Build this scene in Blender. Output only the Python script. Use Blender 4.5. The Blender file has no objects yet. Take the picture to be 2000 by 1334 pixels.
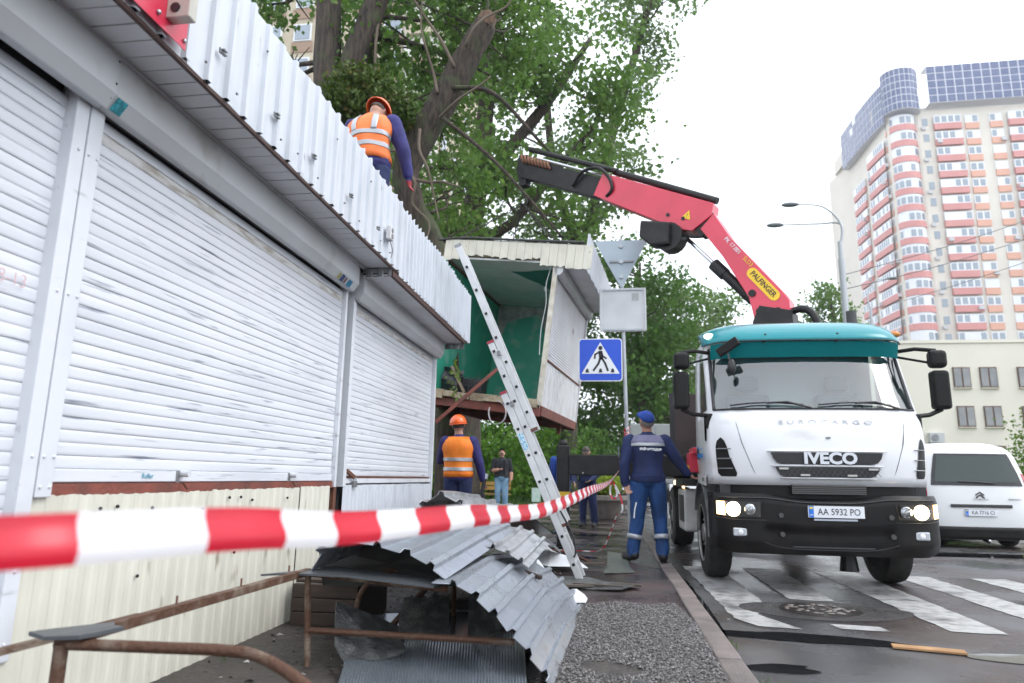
import bpy, math, random
import numpy as np
from mathutils import Vector, Matrix, Euler

random.seed(7)
RNG = np.random.default_rng(7)
scene = bpy.context.scene
col = scene.collection
rad = math.radians

# ---------------------------------------------------------------- camera
PITCH, YAW, ROLL = rad(11.29), rad(8.04), rad(0.9)
f0 = Vector((-math.sin(YAW), math.cos(YAW), 0)); r0 = Vector((math.cos(YAW), math.sin(YAW), 0)); u0 = Vector((0, 0, 1))
fw = f0 * math.cos(PITCH) + u0 * math.sin(PITCH)
up = u0 * math.cos(PITCH) - f0 * math.sin(PITCH)
rt = r0 * math.cos(ROLL) + up * math.sin(ROLL)
up = up * math.cos(ROLL) - r0 * math.sin(ROLL)
cd = bpy.data.cameras.new('camera')
cam = bpy.data.objects.new('camera', cd); col.objects.link(cam)
cam.matrix_world = Matrix(((rt.x, up.x, -fw.x, 0), (rt.y, up.y, -fw.y, 0), (rt.z, up.z, -fw.z, 0.95), (0, 0, 0, 1)))
cd.lens, cd.sensor_width = 24.0, 36.0
cd.clip_start, cd.clip_end = 0.05, 2000
cd.dof.use_dof = True
cd.dof.focus_distance = 5.2
cd.dof.aperture_fstop = 2.2
scene.camera = cam

# ---------------------------------------------------------------- overcast daylight
SUN_EL, SUN_AZ = 50.0, 100.0
w = bpy.data.worlds.new('World'); scene.world = w; w.use_nodes = True
nt = w.node_tree; nt.nodes.clear()
sky = nt.nodes.new('ShaderNodeTexSky'); sky.sky_type = 'NISHITA'; sky.sun_disc = False
sky.sun_elevation = rad(SUN_EL); sky.sun_rotation = rad(SUN_AZ); sky.dust_density = 4.0; sky.air_density = 1.0
hs = nt.nodes.new('ShaderNodeHueSaturation'); hs.inputs['Saturation'].default_value = 0.25
mx = nt.nodes.new('ShaderNodeMix'); mx.data_type = 'RGBA'; mx.inputs[0].default_value = 0.75
mx.inputs[7].default_value = (9.0, 9.6, 10.5, 1)      # the cloud layer
bg = nt.nodes.new('ShaderNodeBackground'); bg.inputs['Strength'].default_value = 0.15
out = nt.nodes.new('ShaderNodeOutputWorld')
nt.links.new(sky.outputs[0], hs.inputs['Color']); nt.links.new(hs.outputs[0], mx.inputs[6])
nt.links.new(mx.outputs[2], bg.inputs['Color']); nt.links.new(bg.outputs[0], out.inputs[0])
sd = bpy.data.lights.new('sun', 'SUN'); sd.energy = 0.7; sd.angle = rad(25); sd.color = (1, 0.97, 0.93)
sun = bpy.data.objects.new('sun', sd); col.objects.link(sun)
sdir = Vector((math.sin(rad(SUN_AZ)) * math.cos(rad(SUN_EL)), math.cos(rad(SUN_AZ)) * math.cos(rad(SUN_EL)), math.sin(rad(SUN_EL))))
sun.rotation_euler = sdir.to_track_quat('Z', 'Y').to_euler()
sun.location = (0, 0, 60)
vs = scene.view_settings
vs.view_transform = 'Standard'; vs.look = 'None'; vs.gamma = 1; vs.use_curve_mapping = False
vs.exposure = 0.78
scene.cycles.max_bounces = 6; scene.cycles.diffuse_bounces = 4; scene.cycles.glossy_bounces = 3
scene.cycles.transmission_bounces = 4; scene.cycles.transparent_max_bounces = 12
scene.cycles.caustics_reflective = False; scene.cycles.caustics_refractive = False
scene.cycles.use_denoising = True

# ---------------------------------------------------------------- materials
MATS = {}
def M(name, c, rough=0.55, metal=0.0, c2=None, sc=5.0, lo=0.35, hi=0.7, st=(1, 1, 1), bump=0.0, bsc=40.0, rv=0.0,
      emit=0.0, coat=0.0, spec=0.5, trans=0.0, c3=None, sc3=2.0, lo3=0.55, hi3=0.7, st3=(1, 1, 1), bst=None, det=5.0, det3=4.0):
    if name in MATS: return MATS[name]
    m = bpy.data.materials.new(name); m.use_nodes = True
    n = m.node_tree.nodes; l = m.node_tree.links
    b = n['Principled BSDF']
    b.inputs['Roughness'].default_value = rough; b.inputs['Metallic'].default_value = metal
    b.inputs['Specular IOR Level'].default_value = spec
    b.inputs['Coat Weight'].default_value = coat; b.inputs['Coat Roughness'].default_value = 0.08
    b.inputs['Base Color'].default_value = (*c, 1)
    if emit:
        b.inputs['Emission Color'].default_value = (*c, 1); b.inputs['Emission Strength'].default_value = emit
    g = n.new('ShaderNodeNewGeometry')
    def noise(scale, stretch, detail):
        mp = n.new('ShaderNodeMapping'); mp.inputs['Scale'].default_value = stretch
        l.new(g.outputs['Position'], mp.inputs['Vector'])
        t = n.new('ShaderNodeTexNoise'); t.inputs['Scale'].default_value = scale; t.inputs['Detail'].default_value = detail
        l.new(mp.outputs[0], t.inputs['Vector']); return t
    def ramp(t, a, z):
        r = n.new('ShaderNodeMapRange'); r.inputs[1].default_value = a; r.inputs[2].default_value = z
        l.new(t.outputs[0], r.inputs[0]); return r
    cur = None
    if c2 is not None:
        t = noise(sc, st, det); r = ramp(t, lo, hi)
        mixn = n.new('ShaderNodeMix'); mixn.data_type = 'RGBA'
        mixn.inputs[6].default_value = (*c, 1); mixn.inputs[7].default_value = (*c2, 1)
        l.new(r.outputs[0], mixn.inputs[0]); cur = mixn.outputs[2]
        if rv:
            rr = n.new('ShaderNodeMapRange'); rr.inputs[3].default_value = rough; rr.inputs[4].default_value = max(0.02, min(1, rough + rv))
            l.new(r.outputs[0], rr.inputs[0]); l.new(rr.outputs[0], b.inputs['Roughness'])
    if c3 is not None:
        t3 = noise(sc3, st3, det3); r3 = ramp(t3, lo3, hi3)
        m3 = n.new('ShaderNodeMix'); m3.data_type = 'RGBA'; m3.inputs[7].default_value = (*c3, 1)
        if cur is not None: l.new(cur, m3.inputs[6])
        else: m3.inputs[6].default_value = (*c, 1)
        l.new(r3.outputs[0], m3.inputs[0]); cur = m3.outputs[2]
    if cur is not None:
        l.new(cur, b.inputs['Base Color'])
        if emit: l.new(cur, b.inputs['Emission Color'])
    if bump:
        tb = noise(bsc, bst or (1, 1, 1), 6.0)
        bp = n.new('ShaderNodeBump'); bp.inputs['Strength'].default_value = bump; bp.inputs['Distance'].default_value = 0.02
        l.new(tb.outputs[0], bp.inputs['Height']); l.new(bp.outputs[0], b.inputs['Normal'])
    if trans:
        tr = n.new('ShaderNodeBsdfTranslucent'); ms = n.new('ShaderNodeMixShader'); ms.inputs[0].default_value = trans
        if cur is not None: l.new(cur, tr.inputs[0])
        else: tr.inputs[0].default_value = (*c, 1)
        o = n['Material Output']; l.new(b.outputs[0], ms.inputs[1]); l.new(tr.outputs[0], ms.inputs[2]); l.new(ms.outputs[0], o.inputs[0])
    MATS[name] = m
    return m

def glass(name, tint=(0.75, 0.85, 0.85), refl=0.12):
    if name in MATS: return MATS[name]
    m = bpy.data.materials.new(name); m.use_nodes = True
    n = m.node_tree.nodes; l = m.node_tree.links; n.remove(n['Principled BSDF'])
    t = n.new('ShaderNodeBsdfTransparent'); t.inputs[0].default_value = (*tint, 1)
    g = n.new('ShaderNodeBsdfGlossy'); g.inputs['Roughness'].default_value = 0.02
    f = n.new('ShaderNodeFresnel'); f.inputs[0].default_value = 1.6
    a = n.new('ShaderNodeMath'); a.operation = 'ADD'; a.use_clamp = True; a.inputs[1].default_value = refl
    ms = n.new('ShaderNodeMixShader')
    l.new(f.outputs[0], a.inputs[0]); l.new(a.outputs[0], ms.inputs[0]); l.new(t.outputs[0], ms.inputs[1]); l.new(g.outputs[0], ms.inputs[2])
    l.new(ms.outputs[0], n['Material Output'].inputs[0]); MATS[name] = m
    return m

# ---------------------------------------------------------------- mesh helpers
class MB:
    def __init__(s): s.v = []; s.f = []; s.m = []
    def add(s, vs, fs, m=0):
        o = len(s.v); s.v += [tuple(map(float, p)) for p in vs]; s.f += [tuple(o + i for i in f) for f in fs]; s.m += [m] * len(fs); return s
    def box(s, x0, x1, y0, y1, z0, z1, m=0):
        return s.add([(x, y, z) for x in (x0, x1) for y in (y0, y1) for z in (z0, z1)],
                     [(0, 1, 3, 2), (4, 6, 7, 5), (0, 4, 5, 1), (2, 3, 7, 6), (0, 2, 6, 4), (1, 5, 7, 3)], m)
    def obox(s, c, d, mat, m=0):
        c = Vector(c); b = MB().box(-d[0] / 2, d[0] / 2, -d[1] / 2, d[1] / 2, -d[2] / 2, d[2] / 2)
        return s.add([c + mat @ Vector(p) for p in b.v], b.f, m)
    def bar(s, p0, p1, w, h, m=0, upv=(0, 0, 1)):
        p0 = Vector(p0); p1 = Vector(p1); d = p1 - p0; L = d.length; d.normalize(); u = Vector(upv)
        if abs(d.dot(u)) > 0.98: u = Vector((0, 1, 0))
        r = d.cross(u).normalized(); u = r.cross(d)
        return s.obox((p0 + p1) / 2, (w, L, h), Matrix((r, d, u)).transposed(), m)
    def cyl(s, p0, p1, ra, rb=None, n=12, m=0, caps=True):
        return s.tube([p0, p1], [ra, ra if rb is None else rb], n, m, caps)
    def tube(s, pts, rs, n=8, m=0, caps=True, flat=1.0):
        pts = [Vector(p) for p in pts]; k = len(pts)
        if not hasattr(rs, '__len__'): rs = [rs] * k
        vs = []; prev = None
        for i, p in enumerate(pts):
            d = (pts[min(i + 1, k - 1)] - pts[max(i - 1, 0)]).normalized()
            if prev is None:
                a = Vector((0, 0, 1)) if abs(d.z) < 0.9 else Vector((1, 0, 0)); r = d.cross(a).normalized()
            else:
                r = (prev - d * prev.dot(d)).normalized()
            prev = r; q = d.cross(r)
            for j in range(n):
                t = 2 * math.pi * j / n
                vs.append(p + (r * math.cos(t) + q * math.sin(t) * flat) * rs[i])
        fs = [(i * n + j, i * n + (j + 1) % n, (i + 1) * n + (j + 1) % n, (i + 1) * n + j) for i in range(k - 1) for j in range(n)]
        if caps: fs += [tuple(range(n - 1, -1, -1)), tuple((k - 1) * n + j for j in range(n))]
        return s.add(vs, fs, m)
    def prism(s, poly, axis, a, b, m=0):
        n = len(poly)
        def P(q, t): return (t, q[0], q[1]) if axis == 'x' else ((q[0], t, q[1]) if axis == 'y' else (q[0], q[1], t))
        vs = [P(q, a) for q in poly] + [P(q, b) for q in poly]
        fs = [(i, (i + 1) % n, n + (i + 1) % n, n + i) for i in range(n)] + [tuple(range(n - 1, -1, -1)), tuple(range(n, 2 * n))]
        return s.add(vs, fs, m)
    def sph(s, c, r, nu=14, nv=9, m=0, v0=0.0, v1=math.pi):
        c = Vector(c); r = r if hasattr(r, '__len__') else (r, r, r); vs = []
        for i in range(nv + 1):
            t = v0 + (v1 - v0) * i / nv
            for j in range(nu):
                p = 2 * math.pi * j / nu
                vs.append((c.x + r[0] * math.sin(t) * math.cos(p), c.y + r[1] * math.sin(t) * math.sin(p), c.z + r[2] * math.cos(t)))
        return s.add(vs, [(i * nu + j, (i + 1) * nu + j, (i + 1) * nu + (j + 1) % nu, i * nu + (j + 1) % nu) for i in range(nv) for j in range(nu)], m)
    def grid(s, fn, nu, nv, m=0, flip=False):
        vs = [fn(i / nu, j / nv) for i in range(nu + 1) for j in range(nv + 1)]
        a = lambda i, j: i * (nv + 1) + j
        fs = [(a(i, j), a(i + 1, j), a(i + 1, j + 1), a(i, j + 1)) for i in range(nu) for j in range(nv)]
        if flip: fs = [f[::-1] for f in fs]
        return s.add(vs, fs, m)
    def xf(s, mat): s.v = [tuple(mat @ Vector(p)) for p in s.v]; return s
    def build(s, name, mats, parent=None, smooth=False, bevel=0.0, solid=0.0, local=False, seg=2, auto=None):
        me = bpy.data.meshes.new(name)
        vv = np.array(s.v, float)
        inv = None
        if parent is not None and not local:
            inv = WM[parent.name].inverted()
            if inv != Matrix.Identity(4):
                A = np.array(inv); vv = vv @ A[:3, :3].T + A[:3, 3]
        lo, hi = vv.min(0), vv.max(0)
        c = np.array([(lo[0] + hi[0]) / 2, (lo[1] + hi[1]) / 2, lo[2]])
        me.from_pydata((vv - c).tolist(), [], s.f)
        for mt in (mats if isinstance(mats, (list, tuple)) else [mats]): me.materials.append(mt)
        if any(s.m): me.polygons.foreach_set('material_index', s.m)
        if smooth: me.polygons.foreach_set('use_smooth', [True] * len(me.polygons))
        me.update()
        if auto: me.set_sharp_from_angle(angle=rad(auto))
        o = bpy.data.objects.new(name, me); col.objects.link(o); o.location = c
        if parent is not None: o.parent = parent
        WM[o.name] = (WM[parent.name] if parent is not None else Matrix.Identity(4)) @ Matrix.Translation(c)
        if bevel:
            b = o.modifiers.new('bevel', 'BEVEL'); b.width = bevel; b.segments = seg; b.limit_method = 'ANGLE'; b.angle_limit = rad(40)
        if solid:
            b = o.modifiers.new('solid', 'SOLIDIFY'); b.thickness = solid; b.offset = 0
        return o
WM = {}
def tag(o, label, cat, group=None):
    o['label'] = label; o['category'] = cat
    if group: o['group'] = group
    return o
def kind(o, k): o['kind'] = k; return o
def thing(name, label, cat, loc=(0, 0, 0), rot=None, group=None):
    o = bpy.data.objects.new(name, None); col.objects.link(o); o.empty_display_size = 0.2
    mat = Matrix.Translation(Vector(loc)) @ (rot.to_4x4() if rot is not None else Matrix.Identity(4))
    o.matrix_world = mat; WM[o.name] = mat
    return tag(o, label, cat, group)
def piece(src, parent, off=(0, 0, 0), rot=None, mat=None, name=None, scale=None):
    o = src.copy(); col.objects.link(o); o.parent = parent
    o.location = Vector(src.location) + Vector(off)
    if name: o.name = name
    if rot is not None: o.rotation_euler = rot
    if scale is not None: o.scale = scale
    WM[o.name] = WM[parent.name] @ Matrix.Translation(o.location)
    return o
def clone(src, loc, rotz=0.0, label=None, scale=None):
    r = src.copy(); col.objects.link(r); r.location = loc; r.rotation_euler = (0, 0, rotz)
    if scale: r.scale = scale
    if label: r['label'] = label
    for ch in list(src.children):
        c = ch.copy(); col.objects.link(c); c.parent = r
        for g in list(ch.children):
            d = g.copy(); col.objects.link(d); d.parent = c
    return r
def text(name, s, size, mat4, material, parent, extrude=0.002, align='CENTER', sx=1.0, shear=0.0, bold=0.0, local=False):
    cu = bpy.data.curves.new(name, 'FONT'); cu.body = s; cu.size = size; cu.align_x = align; cu.align_y = 'CENTER'; cu.extrude = extrude
    cu.shear = shear; cu.offset = bold; cu.resolution_u = 3
    t = bpy.data.objects.new('tmp', cu); col.objects.link(t)
    dg = bpy.context.evaluated_depsgraph_get(); me = bpy.data.meshes.new_from_object(t.evaluated_get(dg))
    bpy.data.objects.remove(t); bpy.data.curves.remove(cu)
    b = MB(); mm = mat4 @ Matrix.Diagonal((sx, 1, 1, 1))
    b.add([mm @ v.co for v in me.vertices], [tuple(p.vertices) for p in me.polygons]); bpy.data.meshes.remove(me)
    return b.build(name, material, parent, local=local)
def facing(loc, xdir, ydir):
    x = Vector(xdir).normalized(); y = Vector(ydir); y = (y - x * y.dot(x)).normalized(); z = x.cross(y)
    return Matrix.Translation(Vector(loc)) @ Matrix((x, y, z)).transposed().to_4x4()
def smooth_path(pts, k=6):
    pts = [Vector(p) for p in pts]; out_ = []
    for i in range(len(pts) - 1):
        p0, p1, p2, p3 = pts[max(i - 1, 0)], pts[i], pts[i + 1], pts[min(i + 2, len(pts) - 1)]
        for j in range(k):
            t = j / k
            out_.append(0.5 * ((2 * p1) + (p2 - p0) * t + (2 * p0 - 5 * p1 + 4 * p2 - p3) * t * t + (3 * p1 - p0 - 3 * p2 + p3) * t ** 3))
    return out_ + [pts[-1]]
def lerp(a, b, t): return a + (b - a) * t
def interp(x, xs, ys): return float(np.interp(x, xs, ys))
# ================================================================ GROUND
m_ground = M('ground_soil', (0.07, 0.065, 0.055), 0.9, c2=(0.11, 0.10, 0.08), sc=3)
m_road = M('wet_asphalt', (0.032, 0.031, 0.033), 0.10, c2=(0.095, 0.095, 0.10), sc=0.8, lo=0.40, hi=0.60, rv=0.34, bump=0.30, bsc=190, c3=(0.055, 0.042, 0.04), sc3=0.55, lo3=0.5, hi3=0.58, det=7.0)
m_walk = M('wet_red_paving', (0.036, 0.028, 0.028), 0.07, c2=(0.085, 0.058, 0.056), sc=1.2, lo=0.42, hi=0.60, rv=0.38, bump=0.22, bsc=130, det=7.0, c3=(0.05, 0.046, 0.045), sc3=0.9, lo3=0.5, hi3=0.62, st3=(0.7, 2.2, 1))
m_kerb = M('kerb_concrete', (0.21, 0.175, 0.165), 0.5, c2=(0.11, 0.095, 0.09), sc=4, bump=0.5, bsc=90)
m_paint = M('worn_road_paint', (0.43, 0.43, 0.42), 0.4, c2=(0.20, 0.20, 0.20), sc=9, lo=0.46, hi=0.68, bump=0.4, bsc=150, c3=(0.12, 0.12, 0.12), sc3=2.2, lo3=0.54, hi3=0.66, det3=8.0)
m_water = M('puddle_water', (0.012, 0.013, 0.014), 0.03, spec=0.7)
m_gravel = M('grey_gravel', (0.145, 0.138, 0.135), 0.6, c2=(0.09, 0.085, 0.083), sc=30, lo=0.35, hi=0.6)
m_earth = M('dark_wet_earth', (0.035, 0.030, 0.027), 0.5, c2=(0.07, 0.06, 0.052), sc=7, bump=0.8, bsc=25, rv=0.3)
m_grass = M('grass_blades', (0.045, 0.105, 0.018), 0.7, c2=(0.085, 0.16, 0.03), sc=6, trans=0.3)
m_lawn = M('lawn_soil', (0.035, 0.07, 0.018), 0.9, c2=(0.06, 0.11, 0.03), sc=5)

kind(MB().box(-300, 400, -60, 700, -0.5, -0.17).build('ground', m_ground), 'structure')
kind(MB().grid(lambda u, v: (0.70 + u * 30, -6 + v * 260, -0.12), 4, 4).build('road', m_road), 'structure')
def walk_z(x, y):
    return 0.006 * math.sin(x * 3.1 + y * 1.7) + 0.004 * math.sin(x * 7.3 - y * 4.1)
kind(MB().grid(lambda u, v: (-3.2 + u * 3.78, -3 + v * 43, walk_z(-3.2 + u * 3.78, -3 + v * 43) - 0.006), 24, 160).build('pavement', m_walk, smooth=True), 'structure')

# kerb: single stones
kb = kind(MB().box(0.60, 0.68, -3, 60, -0.16, -0.05).build('kerb', m_kerb), 'structure')
st = MB().box(0.575, 0.715, 0, 0.985, -0.14, 0.012).build('kerb_stone', m_kerb, kb, bevel=0.012)
st0 = Vector(st.location)
for i in range(44):
    o = st if i == 0 else piece(st, kb)
    o.location = st0 + Vector((random.uniform(-.005, .005), -2.9 + i, random.uniform(-.006, .004)))
    o.rotation_euler = (random.uniform(-.006, .006), 0, random.uniform(-.005, .005))

# zebra crossing, one painted bar after another
zebra = kind(MB().box(0.92, 0.94, 5.9, 5.91, -0.1195, -0.1165).build('zebra_crossing', m_paint), 'structure')
def worn(name, pts, z=-0.116, parent=None, m=None, amp=0.012, step=0.12, thick=0.0):
    P = []
    for i, p in enumerate(pts):
        q = pts[(i + 1) % len(pts)]; d = math.hypot(q[0] - p[0], q[1] - p[1]); k = max(1, int(d / step))
        for j in range(k):
            t = j / k; P.append((lerp(p[0], q[0], t) + random.uniform(-amp, amp), lerp(p[1], q[1], t) + random.uniform(-amp, amp)))
    b = MB()
    if thick: b.prism(P, 'z', z - thick, z)
    else: b.add([(x, y, z) for x, y in P], [tuple(range(len(P)))])
    o = b.build(name, m or m_paint, parent)
    # make sure the sheet faces up
    if not thick and o.data.polygons[0].normal.z < 0: o.data.flip_normals()
    return o
for q in [[(0.93, 9.3), (0.98, 5.95), (1.10, 5.68), (1.42, 5.62), (1.20, 6.15), (1.38, 6.5), (1.36, 9.3)],
          [(1.66, 9.3), (1.66, 7.0), (2.05, 6.93), (2.08, 9.3)], [(1.68, 5.86), (1.70, 5.70), (2.06, 5.67), (2.03, 5.84)],
          [(2.47, 9.2), (2.50, 5.78), (2.89, 5.74), (2.96, 9.2)], [(3.32, 9.0), (3.36, 6.0), (3.72, 6.0), (3.70, 9.0)],
          [(4.15, 9.0), (4.2, 6.1), (4.6, 6.1), (4.55, 9.0)], [(5.0, 9.0), (5.0, 6.1), (5.4, 6.1), (5.4, 9.0)]]:
    worn('painted_bar', q, parent=zebra)
kind(worn('lane_line', [(3.95, 10.2), (3.95, 18), (4.08, 18), (4.08, 10.2)]), 'structure')

# puddles and damp patches
def blob(n, cx, cy, rx, ry, rot=0, jag=0.18, seed=0):
    r = random.Random(seed); ph = [r.uniform(0, 6.3) for _ in range(5)]; P = []
    for i in range(n):
        a = 2 * math.pi * i / n; k = 1 + jag * sum(math.sin((j + 2) * a + ph[j]) / (j + 1.5) for j in range(5))
        x, y = rx * k * math.cos(a), ry * k * math.sin(a); P.append((cx + x * math.cos(rot) - y * math.sin(rot), cy + x * math.sin(rot) + y * math.cos(rot)))
    return P
for i, (cx, cy, rx, ry, ro) in enumerate([(1.35, 5.32, 0.66, 0.16, -0.12), (3.05, 4.97, 0.72, 0.20, 0.03), (0.98, 4.45, 0.22, 0.10, 0.2), (0.80, 6.6, 0.05, 1.2, 0.0), (5.6, 11.9, 1.7, 0.4, 0.05), (4.9, 8.3, 0.5, 0.2, 0.2)]):
    kind(worn('puddle', blob(40, cx, cy, rx, ry, ro, 0.22, i + 3), z=-0.1155 if i != 1 else -0.1150, m=m_water, amp=0.006), 'structure')
for i, (cx, cy, rx, ry, ro) in enumerate([(-0.25, 12.3, 0.45, 0.12, 0.1), (-0.6, 15.2, 0.8, 0.16, 0.0), (-0.1, 10.4, 0.3, 0.09, 0.2), (-0.35, 8.8, 0.32, 0.08, -0.1), (-0.3, 20.0, 0.9, 0.25, 0), (-1.1, 12.6, 0.5, 0.12, 0.05)]):
    kind(worn('puddle', blob(36, cx, cy, rx, ry, ro, 0.25, i + 30), z=0.0085, m=m_water, amp=0.005), 'structure')

# broken strip: loose gravel where the paving is torn up
gp = [(-0.35, 2.2), (0.55, 2.2), (0.57, 5.0), (0.50, 5.75), (0.30, 5.62), (0.05, 5.72), (-0.25, 5.45), (-0.35, 4.0)]
kind(worn('gravel_bed', gp, z=0.0065, m=m_earth, amp=0.03, step=0.15), 'structure')
def in_poly(x, y, P):
    c = False; j = len(P) - 1
    for i in range(len(P)):
        if (P[i][1] > y) != (P[j][1] > y) and x < (P[j][0] - P[i][0]) * (y - P[i][1]) / (P[j][1] - P[i][1]) + P[i][0]: c = not c
        j = i
    return c
gb = MB(); n = 0
while n < 16000:
    x, y = random.uniform(-0.4, 0.6), random.uniform(2.2, 5.8)
    if not in_poly(x, y, gp): continue
    if math.hypot((x + 0.02) / 0.20, (y - 3.75) / 0.13) < 0.75 + .3 * math.sin(9 * x + 7 * y): n += 1; continue
    r = random.uniform(0.004, 0.010); z = 0.007 + random.uniform(0, 0.012)
    a = random.uniform(0, 6.3); k = [(math.cos(a + t) * r * random.uniform(.7, 1.3), math.sin(a + t) * r * random.uniform(.7, 1.3)) for t in (0, 1.6, 3.1, 4.7)]
    gb.add([(x + p[0], y + p[1], z) for p in k] + [(x, y, z + r * random.uniform(.5, .9))], [(0, 1, 4), (1, 2, 4), (2, 3, 4), (3, 0, 4)], random.choice((0, 0, 1, 2)))
    n += 1
kind(gb.build('gravel', [m_gravel, M('pale_gravel', (0.20, 0.19, 0.185), 0.6), M('dark_gravel', (0.085, 0.08, 0.08), 0.6)]), 'stuff')

# bare dark earth along the kiosk foot
kind(worn('earth_strip', [(-2.3, 1.0), (-0.75, 1.0), (-0.55, 2.6), (-0.4, 4.2), (-0.62, 5.4), (-1.1, 6.4), (-1.5, 8.4), (-2.3, 8.4)], z=0.009, m=m_earth, amp=0.04, step=0.18), 'structure')
rb = MB()
for i in range(900):
    x, y = random.uniform(-2.05, -0.4), random.uniform(1.4, 7.5)
    r = random.uniform(0.004, 0.02); z = 0.012
    k = [(random.uniform(-r, r), random.uniform(-r, r)) for _ in range(3)]
    rb.add([(x + k[0][0] - r, y + k[0][1], z), (x + r + k[1][0], y + k[1][1], z), (x + k[2][0], y + r + k[2][1], z), (x, y, z + r * .7)], [(0, 1, 3), (1, 2, 3), (2, 0, 3), (0, 2, 1)], random.choice((0, 0, 0, 1)))
kind(rb.build('rubble', [M('rubble_dark', (0.06, 0.055, 0.05), 0.7), M('rubble_pale', (0.5, 0.48, 0.45), 0.7)]), 'stuff')

# manhole in its sunken patch
mh = thing('manhole_cover', 'dark iron manhole cover in a sunken patch of the zebra crossing', 'manhole', (1.78, 6.46, -0.116))
m_iron = M('wet_iron', (0.03, 0.028, 0.027), 0.3, 0.6, c2=(0.06, 0.045, 0.04), sc=10, bump=0.4, bsc=60)
b = MB(); b.prism([(1.78 + 0.33 * math.cos(a), 6.46 + 0.33 * math.sin(a)) for a in np.linspace(0, 2 * math.pi, 32, endpoint=False)], 'z', -0.1185, -0.109); b.build('lid', m_iron, mh, bevel=0.004)
b = MB(); b.prism(blob(40, 1.80, 6.44, 0.66, 0.44, 0.05, 0.08, 4), 'z', -0.1195, -0.1145); b.build('patch', M('dark_patch', (0.035, 0.033, 0.033), 0.25, c2=(0.06, 0.055, 0.055), sc=6, rv=0.3, bump=0.6, bsc=110), mh)
b = MB()
for i in range(60):
    a = random.uniform(0, 6.3); r = 0.3 * random.random() ** .5; x, y = 1.76 + r * math.cos(a), 6.46 + r * math.sin(a) * .8; q = random.uniform(.012, .03)
    b.sph((x, y, -0.107), (q, q * .7, .006), 7, 4)
kind(b.build('leaf_litter', M('litter_pale', (0.22, 0.21, 0.20), 0.5, c2=(0.09, 0.06, 0.045), sc=12), mh), 'stuff')
b = MB().box(-0.21, 0.21, -0.05, 0.05, 0, 0.012); rz = Matrix.Rotation(-0.25, 3, 'Z')
tag(b.xf(Matrix.Translation((2.06, 5.10, -0.112)) @ rz.to_4x4()).build('cardboard_strip', M('wet_cardboard', (0.42, 0.24, 0.11), 0.7, c2=(0.30, 0.16, 0.07), sc=8)), 'flat strip of wet brown cardboard lying on the road by the puddle', 'cardboard')

# grass beyond the pavement and by the far kerb
def lawn(name, x0, x1, y0, y1, z, n, h):
    kind(MB().grid(lambda u, v: (lerp(x0, x1, u), lerp(y0, y1, v), z), 2, 2).build('lawn', m_lawn), 'structure')
    x = RNG.uniform(x0, x1, n); y = RNG.uniform(y0, y1, n); hh = RNG.uniform(.4, 1, n) * h; a = RNG.uniform(0, 6.3, n); wd = 0.012 + 0.02 * RNG.random(n)
    dx, dy = np.cos(a) * wd, np.sin(a) * wd; ox, oy = RNG.normal(0, .3, n) * hh, RNG.normal(0, .3, n) * hh
    V = np.stack([np.stack([x - dx, y - dy, np.full(n, z)], 1), np.stack([x + dx, y + dy, np.full(n, z)], 1), np.stack([x + ox, y + oy, z + hh], 1)], 1).reshape(-1, 3)
    me = bpy.data.meshes.new(name); me.vertices.add(3 * n); me.vertices.foreach_set('co', V.ravel()); me.loops.add(3 * n); me.loops.foreach_set('vertex_index', np.arange(3 * n))
    me.polygons.add(n); me.polygons.foreach_set('loop_start', np.arange(0, 3 * n, 3)); me.update(calc_edges=True); me.materials.append(m_grass)
    o = bpy.data.objects.new(name, me); col.objects.link(o); kind(o, 'stuff')
lawn('grass', -16, -1.7, 21.5, 60, 0.02, 16000, 0.28)
lawn('grass', 4.2, 34, 17.5, 52, -0.10, 16000, 0.30)
b = MB()
for (cx, cy, k, z) in [(0.76, 4.95, 34, -.118), (0.80, 4.0, 50, -.118), (-1.95, 3.6, 20, 0.01), (-0.2, 2.9, 12, .01)]:
    for i in range(k):
        x, y = cx + random.gauss(0, .04), cy + random.gauss(0, .08); hgt = random.uniform(.02, .06); a = random.uniform(0, 6.3)
        b.add([(x, y, z), (x + .006 * math.cos(a), y + .006 * math.sin(a), z), (x + random.gauss(0, .02), y + random.gauss(0, .02), z + hgt)], [(0, 1, 2)])
kind(b.build('weeds', m_grass), 'stuff')
# ================================================================ KIOSKS
m_white = M('white_enamel', (0.66, 0.68, 0.72), 0.42, c2=(0.52, 0.54, 0.57), sc=2.2, lo=0.45, hi=0.75, c3=(0.34, 0.34, 0.35), sc3=3.0, lo3=0.64, hi3=0.78, st3=(6, 1, 6))
m_slat = M('white_slat_paint', (0.68, 0.70, 0.745), 0.38, c2=(0.57, 0.59, 0.635), sc=1.6, lo=0.42, hi=0.72, st=(1, 0.6, 4), c3=(0.20, 0.22, 0.27), sc3=2.2, lo3=0.61, hi3=0.75, st3=(6, 1.2, 26))
m_slat_dirty = M('stained_slat_paint', (0.60, 0.60, 0.59), 0.5, c2=(0.36, 0.32, 0.27), sc=3.2, lo=0.45, hi=0.66, st=(1, 2, 12))
m_box = M('shutter_box_paint', (0.56, 0.58, 0.60), 0.45, c2=(0.47, 0.48, 0.48), sc=1.4, c3=(0.36, 0.35, 0.33), sc3=2.5, lo3=0.62, hi3=0.75)
m_fascia = M('white_profiled_sheet', (0.60, 0.63, 0.68), 0.34, c2=(0.48, 0.51, 0.55), sc=3, lo=0.45, hi=0.8, st=(1, 4, 0.7), c3=(0.30, 0.28, 0.28), sc3=5, lo3=0.70, hi3=0.78, st3=(1, 5, 1))
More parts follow.
